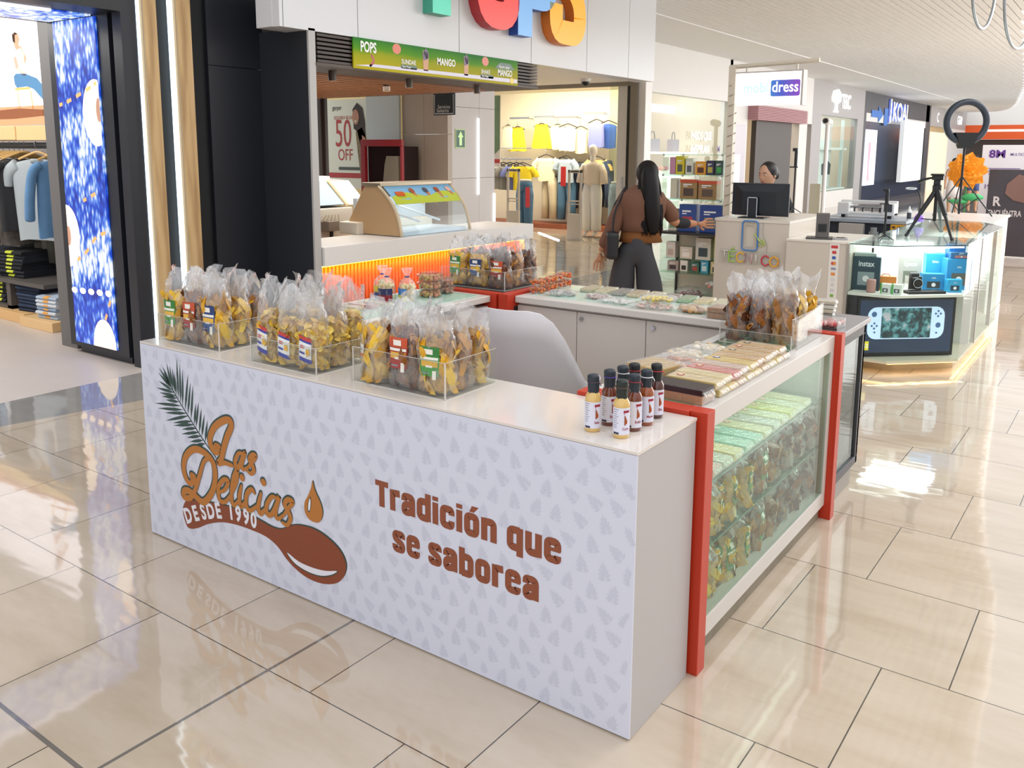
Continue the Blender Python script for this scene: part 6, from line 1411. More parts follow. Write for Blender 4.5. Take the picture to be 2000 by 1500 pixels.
k.l(k.ramp(n1, [(.3, '#18222e'), (.45, '#24474f'), (.55, '#5fa8ac'), (.68, '#d8d4da'), (.8, '#e8c8cc')]), k.b.inputs['Emission Color']); k.b.inputs['Emission Strength'].default_value = .8; k.b.inputs['Base Color'].default_value = (.02, .02, .02, 1)
G().rect(cx-.2, cx+.2, cz-.117, cz+.117, tvp(.0245)).build('game_picture', k.m, t)
g = G(); f = tvp(.025)
g.disc((cx-.26, cz+.07), .021, f); g.disc((cx+.26, cz-.02), .021, f)
for s_, z0 in ((-1, -.02), (1, .07)):
    for dx, dz in ((0, .02), (0, -.02), (.02, 0), (-.02, 0)): g.disc((cx+s_*.255+dx, cz+z0+dz), .0085, f)
g.disc((cx-.25, cz-.07), .008, f); g.disc((cx+.25, cz-.08), .008, f); g.build('console_buttons', mat('#4a6a98', .3, emit=.3), cg)
g = G(); g.rect(.06, .105, .165, .235, tvp(.023), 0); g.text('12', tvp(.0245), .045, .065, .185, .8, .02, 1); g.build('rating_mark', [mat('#d8c83a', emit=.5), mat('#e8e8e8', emit=.5)], t)
# goods on the shelf
def carton(lab, cx, cy, w, d, h, rz, col, txt=None, tcol='#d8e0e8', z=.61, ts=.05, name='carton', grp='boxed goods in the glass case', pic=None, disc=True):
    t = thing(name, lab, 'box', (cx, cy, z), rz, grp)
    G().box(-w/2, w/2, -d/2, d/2, 0, h).build('box', mat(col, .4), t, world=False, bevel=.002)
    g = G(); f = lambda a, b: (a, -d/2-.001, b); mi = 0; ms = []
    if txt: g.text(txt, f, ts, 0, h*.72, .8, .02, 0, align='CENTER'); ms = [mat(tcol, .4)]
    if pic:
        if not ms: ms = [mat(tcol, .4)]
        ms.append(mat(pic, .4)); g.rect(-w*.3, w*.3, h*.15, h*.55, f, 1); ms.append(mat('#e8e8ea', .4)); (g.rect(-w*.32, w*.2, h*.72, h*.78, f, 2), g.rect(-w*.32, -w*.05, h*.64, h*.68, f, 2)) if not disc else g.disc((0, h*.35), min(w, h)*.12, lambda a, b: (a, -d/2-.002, b), 2)
    if ms: g.build('print', ms, t, world=False)
    return t
carton('large dark teal camera box with prints on its front', -.62, 5.06, .2, .1, .26, .15, '#1f3f4e', 'instax', ts=.06, pic='#8a9aa0')
carton('small grey box lying on top of the dark teal camera box', -.64, 5.06, .16, .08, .025, .3, '#9aa8a4', z=.871)
t = thing('speaker', 'dusty pink cylinder speaker in the glass case', 'speaker', (-.55, 4.93, .61)); G().lathe(smooth2([(.0, 0), (.03, 0), (.033, .01), (.033, .09), (.028, .1), (0, .1)], 2), 20).build('body', mat('#b88a82', .6), t, world=False, smooth=True); G().lathe([(.0325, .002), (.034, .006), (.0325, .01)], 20).build('foot_ring', mat('#9a6f68', .6), t, world=False)
t = carton('orange case with a carry handle behind the white film boxes', -.49, 5.12, .15, .07, .11, .3, '#d07a2a', pic='#7a4a2a'); G().tube([(-.03, 0, .11), (-.02, 0, .125), (.02, 0, .125), (.03, 0, .11)], .004, 6).build('handle', mat('#c06a1e', .4), t, world=False)
for i, x in enumerate((-.445, -.365)):
    t = carton('white and green film box, '+('left' if i == 0 else 'right')+' one of the pair', x, 4.95+i*.01, .068, .05, .075, -.1, '#e4e8e2', pic='#5a5f62', grp='pair of film boxes'); G().box(-.035, -.025, -.026, .026, 0, .076).build('green_side', mat('#3fae4a', .4), t, world=False)
carton('grey boxed tablet showing a photo in the middle of the shelf', -.37, 5.38, .17, .03, .24, .4, '#a9a9a4', 'Epson', pic='#6f7468')
t = thing('instant_camera', 'black and chrome instant camera standing on the dark tray', 'camera', (-.3, 5.18, .63), .55)
G().box(-.05, .05, -.035, .035, 0, .1).box(-.03, .03, -.03, .03, .1, .125).build('body', mat('#26272a', .35), t, world=False, bevel=.005); G().cyl((0.01, -.035, .05), (.01, -.065, .05), .034, n=24).build('lens', mat('#1a1b1d', .15), t, world=False)
g = G(); g.tube([(.01+.034*cos(2*pi*i/20), -.064, .05+.034*sin(2*pi*i/20)) for i in range(20)], .003, 6, closed=True); g.box(-.052, -.047, -.037, .037, .0, .1); g.box(-.02, .02, -.036, -.034, .088, .094); g.build('chrome_trim', CHROME, t, world=False)
t = thing('black_tray', 'low black tray unit under the instant camera', 'tray', (-.2, 5.12, .61), radians(42)); G().box(-.15, .15, -.03, .08, 0, .02).build('tray', BLACK, t, world=False, bevel=.002)
BLU = '#1f86bd'
carton('tall light blue box at the back of the shelf', -.24, 5.62, .14, .1, .26, .4, '#2a9acb', 'Echo', ts=.03); carton('wide blue box with a smart screen picture', -.2, 5.35, .16, .08, .13, .5, BLU, 'echo', ts=.02, pic='#30383c')
carton('big blue box with a shelf picture near the right pane', -.06, 5.52, .18, .12, .24, .5, BLU, 'echo', ts=.02, pic='#5a5a55'); carton('small blue box in front of the big blue one', -.045, 5.33, .11, .06, .1, .6, '#2b9ccd', 'echo', ts=.015, pic='#1a3a50')
carton('deep blue box stacked at the top right under the glass', -.1, 5.66, .12, .1, .34, .5, '#1466b0', 'Kindle', ts=.03); carton('long box with a colourful picture on the big blue box', -.04, 5.52, .16, .05, .05, .5, '#2a5f8a', 'JOY+', z=.85, ts=.02, pic='#a86a6a')
# payment device on the low counter
t = thing('tablet_stand', 'dark brown angled tablet stand on the low counter', 'stand', (-.98, 5.0, .99), .25)
G().box(-.1, .1, -.08, .08, 0, .014).build('base_plate', mat('#4a4644', .4), t, world=False, bevel=.003); G().prism([(-.06, .014), (-.05, .2), (-.0, .205), (.03, .014)], 'x', -.03, .07).build('body', mat('#5f5a58', .35), t, world=False, bevel=.003); G().box(-.012, .05, -.066, -.056, .06, .12).build('slot', BLACK, t, world=False)
t = thing('card_reader', 'flat silver card reader beside the tablet stand', 'card reader', (-.83, 5.05, .99), .3); G().box(-.05, .05, -.06, .06, 0, .012).build('body', mat('#a9a7a8', .4, .3), t, world=False, bevel=.003); G().box(-.03, .03, -.02, .04, .012, .014).build('keys', BLACK, t, world=False)
# monitor
t = thing('monitor', 'black computer monitor seen from behind on the tall counter', 'monitor', (-1.51, 5.15, 1.122))
g = G(); g.box(-1.752, -1.27, 5.1, 5.12, 1.14, 1.41); g.v += []; g.build('housing', mat('#1a2028', .35), t, bevel=.004)
G().add([(-1.72, 5.1, 1.16), (-1.3, 5.1, 1.16), (-1.3, 5.1, 1.39), (-1.72, 5.1, 1.39), (-1.66, 5.085, 1.16), (-1.37, 5.085, 1.16), (-1.37, 5.085, 1.34), (-1.66, 5.085, 1.34)], [(4, 5, 6, 7), (3, 0, 4, 7), (1, 2, 6, 5), (2, 3, 7, 6), (0, 1, 5, 4)]).build('back_shell', mat('#161b22', .4), t)
so = G().box(-1.6, -1.52, 5.06, 5.08, 1.125, 1.29).build('stand', mat('#171c24', .4), t); g = G(); g.box(-1.602, -1.596, 5.055, 5.062, 1.125, 1.295); g.box(-1.524, -1.518, 5.055, 5.062, 1.125, 1.295); g.box(-1.602, -1.518, 5.055, 5.062, 1.289, 1.295); g.build('stand_edge', CHROME, so); G().box(-1.66, -1.44, 5.0, 5.16, 1.122, 1.13).build('foot', BLACK, t)
# sign on a pole
t = thing('pole_sign', 'illuminated white sign with blue-purple panel hanging from a cream pole', 'sign', (-1.8, 5.2, 1.12))
PC = mat('#cfc4b2', .4, name='cream_pole'); G().box(-1.86, -1.8, 5.17, 5.23, 1.122, 2.38).tube([(-1.86, 5.2, 2.37), (-1.12, 5.2, 2.39)], .018, 10).build('pole', PC, t)
G().box(-1.79, -1.24, 5.16, 5.24, 2.05, 2.31).build('light_box', mat('#fdfdfd', .4, emit=1.1), t); G().box(-1.24, -1.225, 5.15, 5.25, 2.04, 2.32).box(-1.79, -1.24, 5.15, 5.25, 2.31, 2.32).build('box_edge', mat('#b9b2ac', .4), t)
for x in (-1.72, -1.3): G().box(x, x+.012, 5.19, 5.21, 2.31, 2.38).build('hanger', PC, t)
k = NT('sign_gradient'); vec, x, y, z = k.xyz(); sp_ = k.math('MULTIPLY', k.math('ADD', x, -.25), 3.6); k.l(k.ramp(sp_, [(0, '#3f9be0'), (.5, '#4a63d0'), (1, '#8a4ac8')]), k.b.inputs['Emission Color']); k.b.inputs['Emission Strength'].default_value = .9; k.b.inputs['Base Color'].default_value = (.01, .01, .02, 1)
G().flat(rrect(-1.37, 2.18, .24, .13, .015), PY(5.157)).build('gradient_panel', k.m, t); g = G(); g.text('dress', PY(5.155), .12, -1.37, 2.15, .85, .012, 0, align='CENTER'); g.build('white_lettering', mat('#ffffff', emit=1.1), t)
g = G(); g.text('mobi', PY(5.157), .12, -1.72, 2.15, .85, .012); g.build('pale_lettering', mat('#a8d4ea', emit=.9), t)
g = G(); pts = [(-1.83+.038*cos(a*.9), 5.2+.038*sin(a*.9), 1.15+a*.012) for a in range(90)]; g.tube(pts, .003, 4); g.build('wound_wire', mat('#8a7a6a', .5), t)
# glass tower
t = thing('glass_tower', 'tall frameless glass shelf tower with boxed gadgets', 'shelf', (-2.5, 6.2, 0)); g = G()
SHZ = (.2, .47, .87, 1.2, 1.44, 1.64)
for z in SHZ: G().box(-2.84, -2.2, 6.0, 6.4, z-.01, z).build('glass_shelf', GREEN_GLASS, t)
g = G()
for a, b, c, d in ((-2.84, -2.835, 6.0, 6.4), (-2.2, -2.195, 6.0, 6.4)): g.box(a, b, c, d, 0, 1.64)
g.build('glass_sides', GLASS, t); G().box(-2.84, -2.2, 6.0, 6.4, 0, .05).box(-2.84, -2.82, 6.38, 6.4, .05, .87).box(-2.84, -2.2, 5.99, 6.41, .85, .875).build('dark_base', BLACK, t)
G().box(-2.84, -2.2, 6.395, 6.4, .05, .85).build('white_back', mat('#d8d4cc', .5), t)
g = G()
for z in SHZ[3:]:
    for x in (-2.83, -2.62, -2.22): g.ball((x, 5.995, z-.005), .012, 8, 5)
g.build('clips', CHROME, t)
TB = [(1.44, -2.78, .06, .17, '#c88aa8', 'pink carton, top shelf of the glass tower', None), (1.44, -2.7, .09, .18, '#d8c42a', 'yellow carton on the top tower shelf', '#5a5a50'), (1.44, -2.6, .08, .16, '#d9d6c4', 'cream carton beside the yellow one in the tower', '#5a5a62'), (1.44, -2.48, .11, .13, '#e09a2a', 'orange carton with dark figure in the tower', '#5a2a1a'), (1.44, -2.38, .08, .14, '#33304e', 'dark violet carton in the tower', '#b8a84a'), (1.44, -2.29, .08, .14, '#3a4a44', 'dark carton with a green globe in the tower', '#3a9a4a'),
 (1.2, -2.76, .07, .2, '#d0c8b4', 'narrow cream carton on the second tower shelf', None), (1.2, -2.6, .18, .19, '#9a7a4a', 'tan long carton with orange top edge, left of its twin', '#4a3a34'), (1.2, -2.4, .19, .18, '#9a7648', 'tan long carton with orange top edge, right of its twin', '#5a463a'),
 (.875, -2.76, .09, .22, '#c9c4b4', 'pale carton with green picture on the third tower shelf', '#5f8a6a'), (.875, -2.6, .18, .27, '#21468c', 'blue carton with red print on the third tower shelf', '#b03a4a'), (.875, -2.35, .24, .27, '#1f3f8a', 'wide blue carton with grey headset picture', '#6a7478'),
 (.6, -2.77, .1, .16, '#d8d0c8', 'three white slim cartons at the left of the lower tower', '#b8a8a0'), (.6, -2.6, .13, .12, '#cfc8b8', 'cream adapter carton in the lower tower', '#e8e8e0'), (.6, -2.42, .16, .22, '#c9ccbf', 'pale carton with dark gadget in the lower tower', '#30424a'), (.6, -2.27, .07, .24, '#b8c42a', 'lime green carton at the right of the lower tower', '#40503a'),
 (.47, -2.74, .12, .1, '#a89a94', 'grey carton with cable picture low in the tower', '#3a3438'), (.47, -2.62, .08, .11, '#e0dcd2', 'white carton with a black gadget low in the tower', '#2a2a2a'), (.47, -2.5, .09, .1, '#3a6a5a', 'dark green carton low in the tower', '#a8483a'), (.47, -2.4, .08, .13, '#3aa0c0', 'turquoise carton low in the tower', '#c8e0e4'), (.47, -2.28, .11, .12, '#c4bc8a', 'khaki carton with cables low in the tower', '#3a3a3a')]
G().box(-2.84, -2.2, 6.1, 6.4, .59, .6).build('extra_shelf', GREEN_GLASS, t)
for z, x, w, h, c, lab, pic in TB:
    tt = carton(lab, x, 6.15, w, .1, h, 0, c, z=z+.001, grp='cartons in the glass tower', pic=pic, disc=False)
    if 'orange top edge' in lab: G().box(-w/2-.001, w/2+.001, -.052, .052, h-.03, h+.001).build('orange_edge', mat('#c8502a', .4), tt, world=False)
pouch('bundle of pink and dark packets at the bottom of the tower', 'packets at the bottom of the tower', -2.55, 6.15, .2, 0, .3, .2, .12, ('#5a3a44', '#b07a84', '#2a2a34'), 'big', 31)
pouch('white and red packet lying at the lower right of the tower', 'packets at the bottom of the tower', -2.3, 6.1, .33, 0, .14, .12, .08, ('#e0503a', '#e8e4e0', '#d8d8dc'), 'big', 32)

# tripods
TP = mat('#16181c', .4, name='tripod_black')
t = thing('camera_tripod', 'large black camera tripod standing on the glass case', 'tripod', (-.28, 5.75, .99))
ax, ay = -.28, 5.72
G().cyl((ax, ay, 1.12), (ax, ay, 1.42), .014).build('centre_column', TP, t)
for i, (fx, fy) in enumerate(((-.46, 5.6), (-.1, 5.45), (-.3, 6.2))):
    G().tube([(ax, ay, 1.38), (ax+(fx-ax)*.55, ay+(fy-ay)*.55, 1.18), (ax+(fx-ax)*.56, ay+(fy-ay)*.56, 1.175), (fx, fy, 1.0)], [.021, .019, .014, .011], 8).ball((fx, fy, 1.004), .015, 8, 6).build('leg', TP, t)
G().cyl((ax, ay, 1.36), (ax, ay, 1.41), .034, n=14).build('collar', TP, t)
g = G(); g.box(ax-.04, ax+.045, ay-.03, ay+.03, 1.45, 1.485); g.box(ax-.025, ax+.025, ay-.025, ay+.025, 1.41, 1.45); g.box(ax-.05, ax+.05, ay-.035, ay+.035, 1.485, 1.5); g.build('head', TP, t, bevel=.004)
G().tube([(ax-.03, ay, 1.47), (ax-.09, ay-.02, 1.455), (ax-.14, ay-.04, 1.43)], [.006, .012, .014], 8).build('pan_handle', TP, t, smooth=True)
for a, b in (((-.46, 5.6), (-.1, 5.45)), ((-.1, 5.45), (-.3, 6.2))): G().tube([(ax, ay, 1.13), ((ax+a[0])/2, (ay+a[1])/2, 1.14)], .005, 6).build('brace', TP, t)
def mini(lab, x, y, z, h, clampdx=0):
    t = thing('phone_tripod', lab, 'tripod', (x, y, z), 0, 'thin phone tripods')
    for a in (20, 140, 260): G().tube([(0, 0, .05), (.07*cos(radians(a)), .07*sin(radians(a)), .005)], .004, 6).build('leg', TP, t, world=False)
    G().cyl((0, 0, .03), (0, 0, h*.75), .008, n=8).build('pole', TP, t, world=False); G().cyl((0, 0, h*.72), (0, 0, h*.95), .014, n=10).box(-.05, .02, -.008, .008, h*.7, h*.72).build('grip', TP, t, world=False)
    G().box(-.03, .012, -.012, .012, h*.95, h).build('phone_clamp', TP, t, world=False, bevel=.003)
mini('short phone tripod on the glass case left of the large tripod', -.53, 5.15, .99, .4); mini('tall phone tripod on the tall counter right of the monitor', -1.47, 5.85, 1.122, .58)
# ring light
t = thing('ring_light', 'black ring light on a tall tripod stand', 'ring light', (-.5, 8.5, 0))
c = Vector((-.5, 8.42, 1.99)); Rr = Vector((.816, .578, 0))
G().tube([tuple(c+Rr*(.21*cos(2*pi*i/40))+Vector((0, 0, .21*sin(2*pi*i/40)))) for i in range(40)], .034, 12, closed=True).build('ring', mat('#2b3442', .45), t, smooth=True)
G().tube([tuple(c+Vector((-.57, .8, 0))*.02+Rr*(.238*cos(2*pi*i/40))+Vector((0, 0, .238*sin(2*pi*i/40)))) for i in range(40)], .008, 6, closed=True).build('diffuser_edge', mat('#d8dcdc', .4), t, smooth=True)
g = G(); g.xf = Matrix.Translation((-.5, 8.42, 0)) @ Matrix.Rotation(radians(35), 4, 'Z'); g.prism([(-.13, 1.88), (.13, 1.88), (.055, 1.715), (-.055, 1.715)], 'y', -.045, .045); g.cyl((-.03, 0, 1.8), (-.03, 0, 1.83), .01); g.cyl((.03, 0, 1.8), (.03, 0, 1.83), .01); g.build('control_box', TP, t)
G().cyl((-.5, 8.42, 1.02), (-.5, 8.42, 1.8), .012).build('pole', TP, t)
for a in (-10, 110, 230):
    dx, dy = .33*cos(radians(a)), .33*sin(radians(a)); G().tube([(-.5, 8.42, 1.42), (-.5+dx, 8.42+dy, .02+.99)], .007, 6).build('leg', TP, t); G().tube([(-.5, 8.42, 1.05), (-.5+dx*.55, 8.42+dy*.55, 1.2)], .005, 6).build('brace', TP, t)
t = thing('rear_counter', 'white rear counter of the phone kiosk carrying the ring light', 'counter', (-.6, 8.3, 0)); G().box(-1.0, -.1, 7.8, 9.1, 0, .97).build('body', mat('#dcd8d2', .4), t, bevel=.01); G().box(-1.02, -.08, 7.78, 9.12, .97, .992).build('top', mat('#e8e4e0', .25), t)
# work desk with plotter
t = thing('work_desk', 'dark navy work desk behind the glass case', 'desk', (-1.1, 7.2, 0)); G().box(-1.55, -.72, 6.9, 7.6, .99, 1.02).build('top', mat('#9aa4b0', .3), t); G().box(-1.5, -.76, 6.95, 7.5, .0, .99).build('body', mat('#2a3342', .5), t)
t = thing('cutting_plotter', 'white cutting plotter with rollers on the dark desk', 'plotter', (-1.15, 7.2, 1.02))
g = G(); g.box(-.27, .27, -.08, .08, .03, .06); g.box(-.27, -.16, -.09, .09, .03, .15); g.box(.15, .27, -.09, .09, .03, .15); g.box(-.27, .27, .03, .09, .13, .17); g.build('housing', mat('#dcdcdc', .35), t, world=False, bevel=.008)
g = G(); g.cyl((-.16, -.02, .105), (.15, -.02, .105), .012); g.build('roller_bar', STEEL, t, world=False)
for x in (-.12, -.04, .05, .12): G().box(x, x+.012, -.05, -.02, .06, .1).build('pinch_wheel', BLACK, t, world=False)
G().box(.175, .25, -.095, -.08, .07, .145).build('control_panel', mat('#3a3f48', .3), t, world=False)
for x in (-.22, .22): G().box(x-.02, x+.02, -.05, .05, 0, .03).build('foot', BLACK, t, world=False)
t = thing('white_cloth_box', 'pale cardboard sheet leaning under the plotter', 'board', (-1.2, 6.88, .8)); G().box(-1.33, -1.1, 6.86, 6.94, .82, .98).build('sheet', mat('#b9b4ae', .5), t)
t = thing('tape_roll', 'grey roll of tape on the shelf below the plotter', 'roll', (-1.0, 6.86, .86)); G().cyl((-1.0, 6.86, .86), (-1.0, 6.86, .91), .045).cyl((-1.0, 6.86, .91), (-1.0, 6.86, .95), .03).build('roll', mat('#8f9496', .4), t)
t = thing('yellow_bracket', 'yellow packaging with black slots against the dark desk', 'packaging', (-.78, 6.88, .93)); G().box(-.85, -.7, 6.86, 6.9, .88, .985).build('card', mat('#e0a41e', .4), t); g = G(); f = PY(6.855); g.rect(-.835, -.81, .955, .972, f); g.rect(-.785, -.74, .955, .97, f); g.rect(-.77, -.7, .88, .935, f); g.build('slots', mat('#2a2a30', .5), t)
t = thing('magnifier_lamp', 'magnifier lamp with black gooseneck and purple base', 'lamp', (-.61, 6.6, 1.0)); t.location = (-.63, 7.0, 1.02)
G().lathe(smooth2([(0, 0), (.04, 0), (.045, .03), (.03, .06), (.012, .08), (.01, .1)], 3), 18).build('base', mat('#8a5cc8', .2), t, world=False, smooth=True); G().tube(smooth2([(0, 0, .1), (-.0, 0, .2), (-.02, 0, .28), (-.06, 0, .31)], 5), .006, 6).build('gooseneck', BLACK, t, world=False)
g = G(); g.tube([(-.09+.045*cos(2*pi*i/20), .03*sin(2*pi*i/20), .31+.006*sin(2*pi*i/20)) for i in range(20)], .006, 6, closed=True); g.build('lens_ring', mat('#c8ccd0', .3), t, world=False, smooth=True)
t = thing('bottle', 'white squeeze bottle with dark label beside the purple lamp', 'bottle', (-.72, 7.0, 1.02)); G().lathe([(0, 0), (.02, 0), (.02, .1), (.008, .12), (.006, .14), (0, .14)], 14).build('body', mat('#dcdcdc', .4), t, world=False, smooth=False); G().lathe([(.0205, .02), (.0205, .08)], 14).build('label', mat('#3a3a48', .5), t, world=False)

# boards, rose, planter further away
t = thing('information_board', 'white information board with 8M in purple', 'board', (-.75, 14.1, 0)); G().box(-1.06, .2, 14.1, 14.16, .02, 1.8).build('panel', mat('#eeeaf0', .4, emit=.1), t)
g = G(); f = PY(14.095); g.text('8M', f, .17, -.96, 1.6, 1.1, .03); g.text('MULTICENTRO', f, .06, -.66, 1.63, .9, .005); g.text('1908', f, .1, -1.0, 1.1, 1, .01)
for i in range(4): g.rect(-.95, -.5, 1.42-i*.03, 1.43-i*.03, f)
g.build('print', mat('#6a3a9a', .5), t)
t = thing('dark_poster_stand', 'dark poster stand with bold white words and a person photo', 'poster', (-.4, 13.5, 0)); G().box(-.86, .3, 13.5, 13.55, .08, 1.42).build('panel', mat('#4a4750', .4, noise=.2, nscale=4), t)
g = G(); f = PY(13.495); g.text('R', f, .2, -.78, .86, .9, .03); g.text('ENCUÉNTRA', f, .13, -.83, .7, .6, .02); g.build('print', mat('#e0dce0', .5), t)
g = G(); f = PY(13.49); g.flat([(-.6, 1.2), (-.45, 1.35), (-.3, 1.3), (-.3, .9), (-.5, .95), (-.62, 1.05)], f); g.build('photo', mat('#8a6a62', .5), t)
t = thing('paper_rose', 'giant orange paper rose on a green stem', 'flower', (-1.1, 13.0, 0))
g = G(); rr = random.Random(4)
for L_ in range(5):
    n = 5+L_; R0 = .035+.035*L_
    for i in range(n):
        a = 2*pi*(i+rr.random()*.4)/n; M = Matrix.Translation((-1.1, 12.95-.02*(4-L_), 1.4)) @ Matrix.Rotation(a, 4, 'Y'); m = 6; vs = []
        for j in range(m+1):
            for k_ in range(m+1): u, v = (k_/m-.5)*2, j/m; vs.append(tuple(M @ Vector((u*R0*1.1*sin(min(1, v*1.5)*pi/2), .03*(4-L_)*-.6+.05*u*u-.04*v*(1-L_*.2), v*R0*1.25))))
        g.add(vs, [(j*(m+1)+k_, j*(m+1)+k_+1, (j+1)*(m+1)+k_+1, (j+1)*(m+1)+k_) for j in range(m) for k_ in range(m)])
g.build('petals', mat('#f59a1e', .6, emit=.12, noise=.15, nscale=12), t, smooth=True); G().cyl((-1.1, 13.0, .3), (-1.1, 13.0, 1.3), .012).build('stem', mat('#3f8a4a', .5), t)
G().ball((-1.0, 13.0, 1.0), .12, 8, 5, sc=(1.3, .5, .5)).ball((-1.2, 13.0, .93), .1, 8, 5, sc=(1.5, .5, .4)).build('leaves', mat('#4fc07a', .5), t, smooth=True)
t = thing('pink_planter', 'pale pink square planter under the paper rose', 'planter', (-1.05, 13.1, 0)); G().box(-1.32, -.85, 12.85, 13.4, .02, .5).build('box', mat('#e8a8a8', .5), t, bevel=.01); G().box(-1.3, -.87, 12.87, 13.38, .5, .51).build('soil', mat('#6a4a3a', .8), t)
# ring pendants under the ceiling
for lab, c_, r_, th_ in (('large metal ring pendant, left of the two hanging at the ceiling', (-.28, 7.25, 3.2), .4, 14), ('large metal ring pendant, right of the two hanging at the ceiling', (-.0, 7.42, 3.1), .48, 17)):
    t = thing('ring_pendant', lab, 'pendant', c_, 0, 'metal ring pendants'); Rv = Vector((-.138*cos(radians(th_))+.99*sin(radians(th_)), .99*cos(radians(th_))+.138*sin(radians(th_)), 0))
    G().tube([tuple(Rv*(r_*cos(2*pi*i/48))+Vector((0, 0, r_*sin(2*pi*i/48)))) for i in range(48)], .014, 8, closed=True).build('ring', mat('#9fa6ae', .3, .6), t, world=False, smooth=True)
    G().cyl((0, 0, r_), (0, 0, r_+.12), .006, n=6).build('cable', STEEL, t, world=False)
# ================================================================== people
SKIN = mat('#b5805f', .55, name='skin_tan'); SKIN2 = mat('#c79a7a', .55, name='skin_light'); HAIR = mat('#1b1617', .45, name='black_hair')
def skinned(name, chains, m, parent, sub=2, root=0, smooth=True):
    """chains: list of lists of (key, (x,y,z), (rx,ry)); shared keys join into one surface"""
    me = bpy.data.meshes.new(name); idx = {}; V = []; E_ = []; Rr_ = []
    for ch_ in chains:
        prev = None
        for key, co, r in ch_:
            if key not in idx: idx[key] = len(V); V.append(co); Rr_.append(r if isinstance(r, tuple) else (r, r))
            if prev is not None: E_.append((prev, idx[key]))
            prev = idx[key]
    me.from_pydata(V, E_, []); me.materials.append(m)
    o = bpy.data.objects.new(name, me); COL.objects.link(o); o.parent = parent
    md = o.modifiers.new('skin', 'SKIN'); md.use_smooth_shade = smooth; md.branch_smoothing = .6
    pass
    for i, sv in enumerate(me.skin_vertices[0].data): sv.radius = Rr_[i]; sv.use_root = (i == root)
    s_ = o.modifiers.new('sub', 'SUBSURF'); s_.levels = sub; s_.render_levels = sub
    return o
def hand(t, w, d, m, size=.17, side=1, curl=.3):
    """palm + five fingers, w wrist, d direction (unit), side = thumb side"""
    w = Vector(w); d = Vector(d).normalized(); up = Vector((0, 1, 0)) if abs(d.y) < .8 else Vector((0, 0, 1)); a = d.cross(up).normalized(); n = a.cross(d); s = size
    kn = [w+d*(s*.5)+a*(s*.14*k_) for k_ in (-1.5, -.5, .5, 1.5)]
    ch_ = [[('w', tuple(w), .019), ('p', tuple(w+d*s*.28), (.028, .016))]]
    for i, kp in enumerate(kn):
        L_ = s*(.40, .46, .42, .33)[i]; p1 = kp+d*L_*.5-n*L_*curl*.35; p2 = kp+d*L_*.92-n*L_*curl*1.1
        ch_.append([('p', tuple(w+d*s*.28), .02), ('k%d' % i, tuple(kp), .0095), ('a%d' % i, tuple(p1), .008), ('b%d' % i, tuple(p2), .0065)])
    tb = w+d*s*.2-a*s*.13*side
    ch_.append([('p', tuple(w+d*s*.28), .02), ('t0', tuple(tb-a*s*.08*side), .0105), ('t1', tuple(tb+d*s*.2-a*s*.2*side), .009)])
    skinned('hand', ch_, m, t, sub=1)
def head_mesh(t, c, m, rz=0, s=1.0, pitch=0):
    """head with brow, nose, mouth, chin and ears looking along -y before rz"""
    g = G(); n, mm = 28, 22; vs = []
    for i in range(mm+1):
        a = pi*i/mm; z = cos(a)*.115
        for k_ in range(n):
            b = 2*pi*k_/n; x = sin(a)*cos(b)*.074; y = sin(a)*sin(b)*.092
            if z < 0: x *= 1+z*2.2; y = y*(1+z*1.2)
            f_ = max(0, -sin(b))**6*sin(a)
            fx = abs(cos(b))
            if -.045 < z < .03: y -= .02*f_*math.exp(-((z+.018)/.018)**2)*max(0, 1-fx*3.5)
            if abs(z-.02) < .02: y += .008*f_*max(0, 1-abs(fx-.35)*4)
            if abs(z+.055) < .012: y -= .006*f_
            if abs(z+.095) < .02: y -= .008*f_
            vs.append((x, y, z))
    g.add(vs, [(i*n+k_, (i+1)*n+k_, (i+1)*n+(k_+1) % n, i*n+(k_+1) % n) for i in range(mm) for k_ in range(n)])
    for sx in (-1, 1): g.ball((sx*.074, .01, -.008), .02, 8, 6, sc=(.35, .7, 1.1))
    M = Matrix.Translation(c) @ Matrix.Rotation(rz, 4, 'Z') @ Matrix.Rotation(pitch, 4, 'X') @ Matrix.Scale(s, 4)
    g.v = [tuple(M @ Vector(v)) for v in g.v]; g.build('head', m, t, world=False, smooth=True)
    g = G()
    for sx in (-1, 1): g.ball((sx*.03, -.078, .018), .011, 8, 6, sc=(1.2, .5, .6), mi=0); g.ball((sx*.03, -.0835, .018), .005, 6, 5, mi=1); g.tube([(sx*.045, -.073, .036), (sx*.03, -.084, .041), (sx*.015, -.087, .037)], .0028, 5, 1)
    g.tube([(-.022, -.081, -.052), (0, -.09, -.05), (.022, -.081, -.052)], [.002, .005, .002], 6, 2)
    g.v = [tuple(M @ Vector(v)) for v in g.v]; g.build('face_features', [mat('#e8e2dc', .3), mat('#2a1a16', .4), mat('#9a4a48', .5)], t, world=False, smooth=True)
    return M
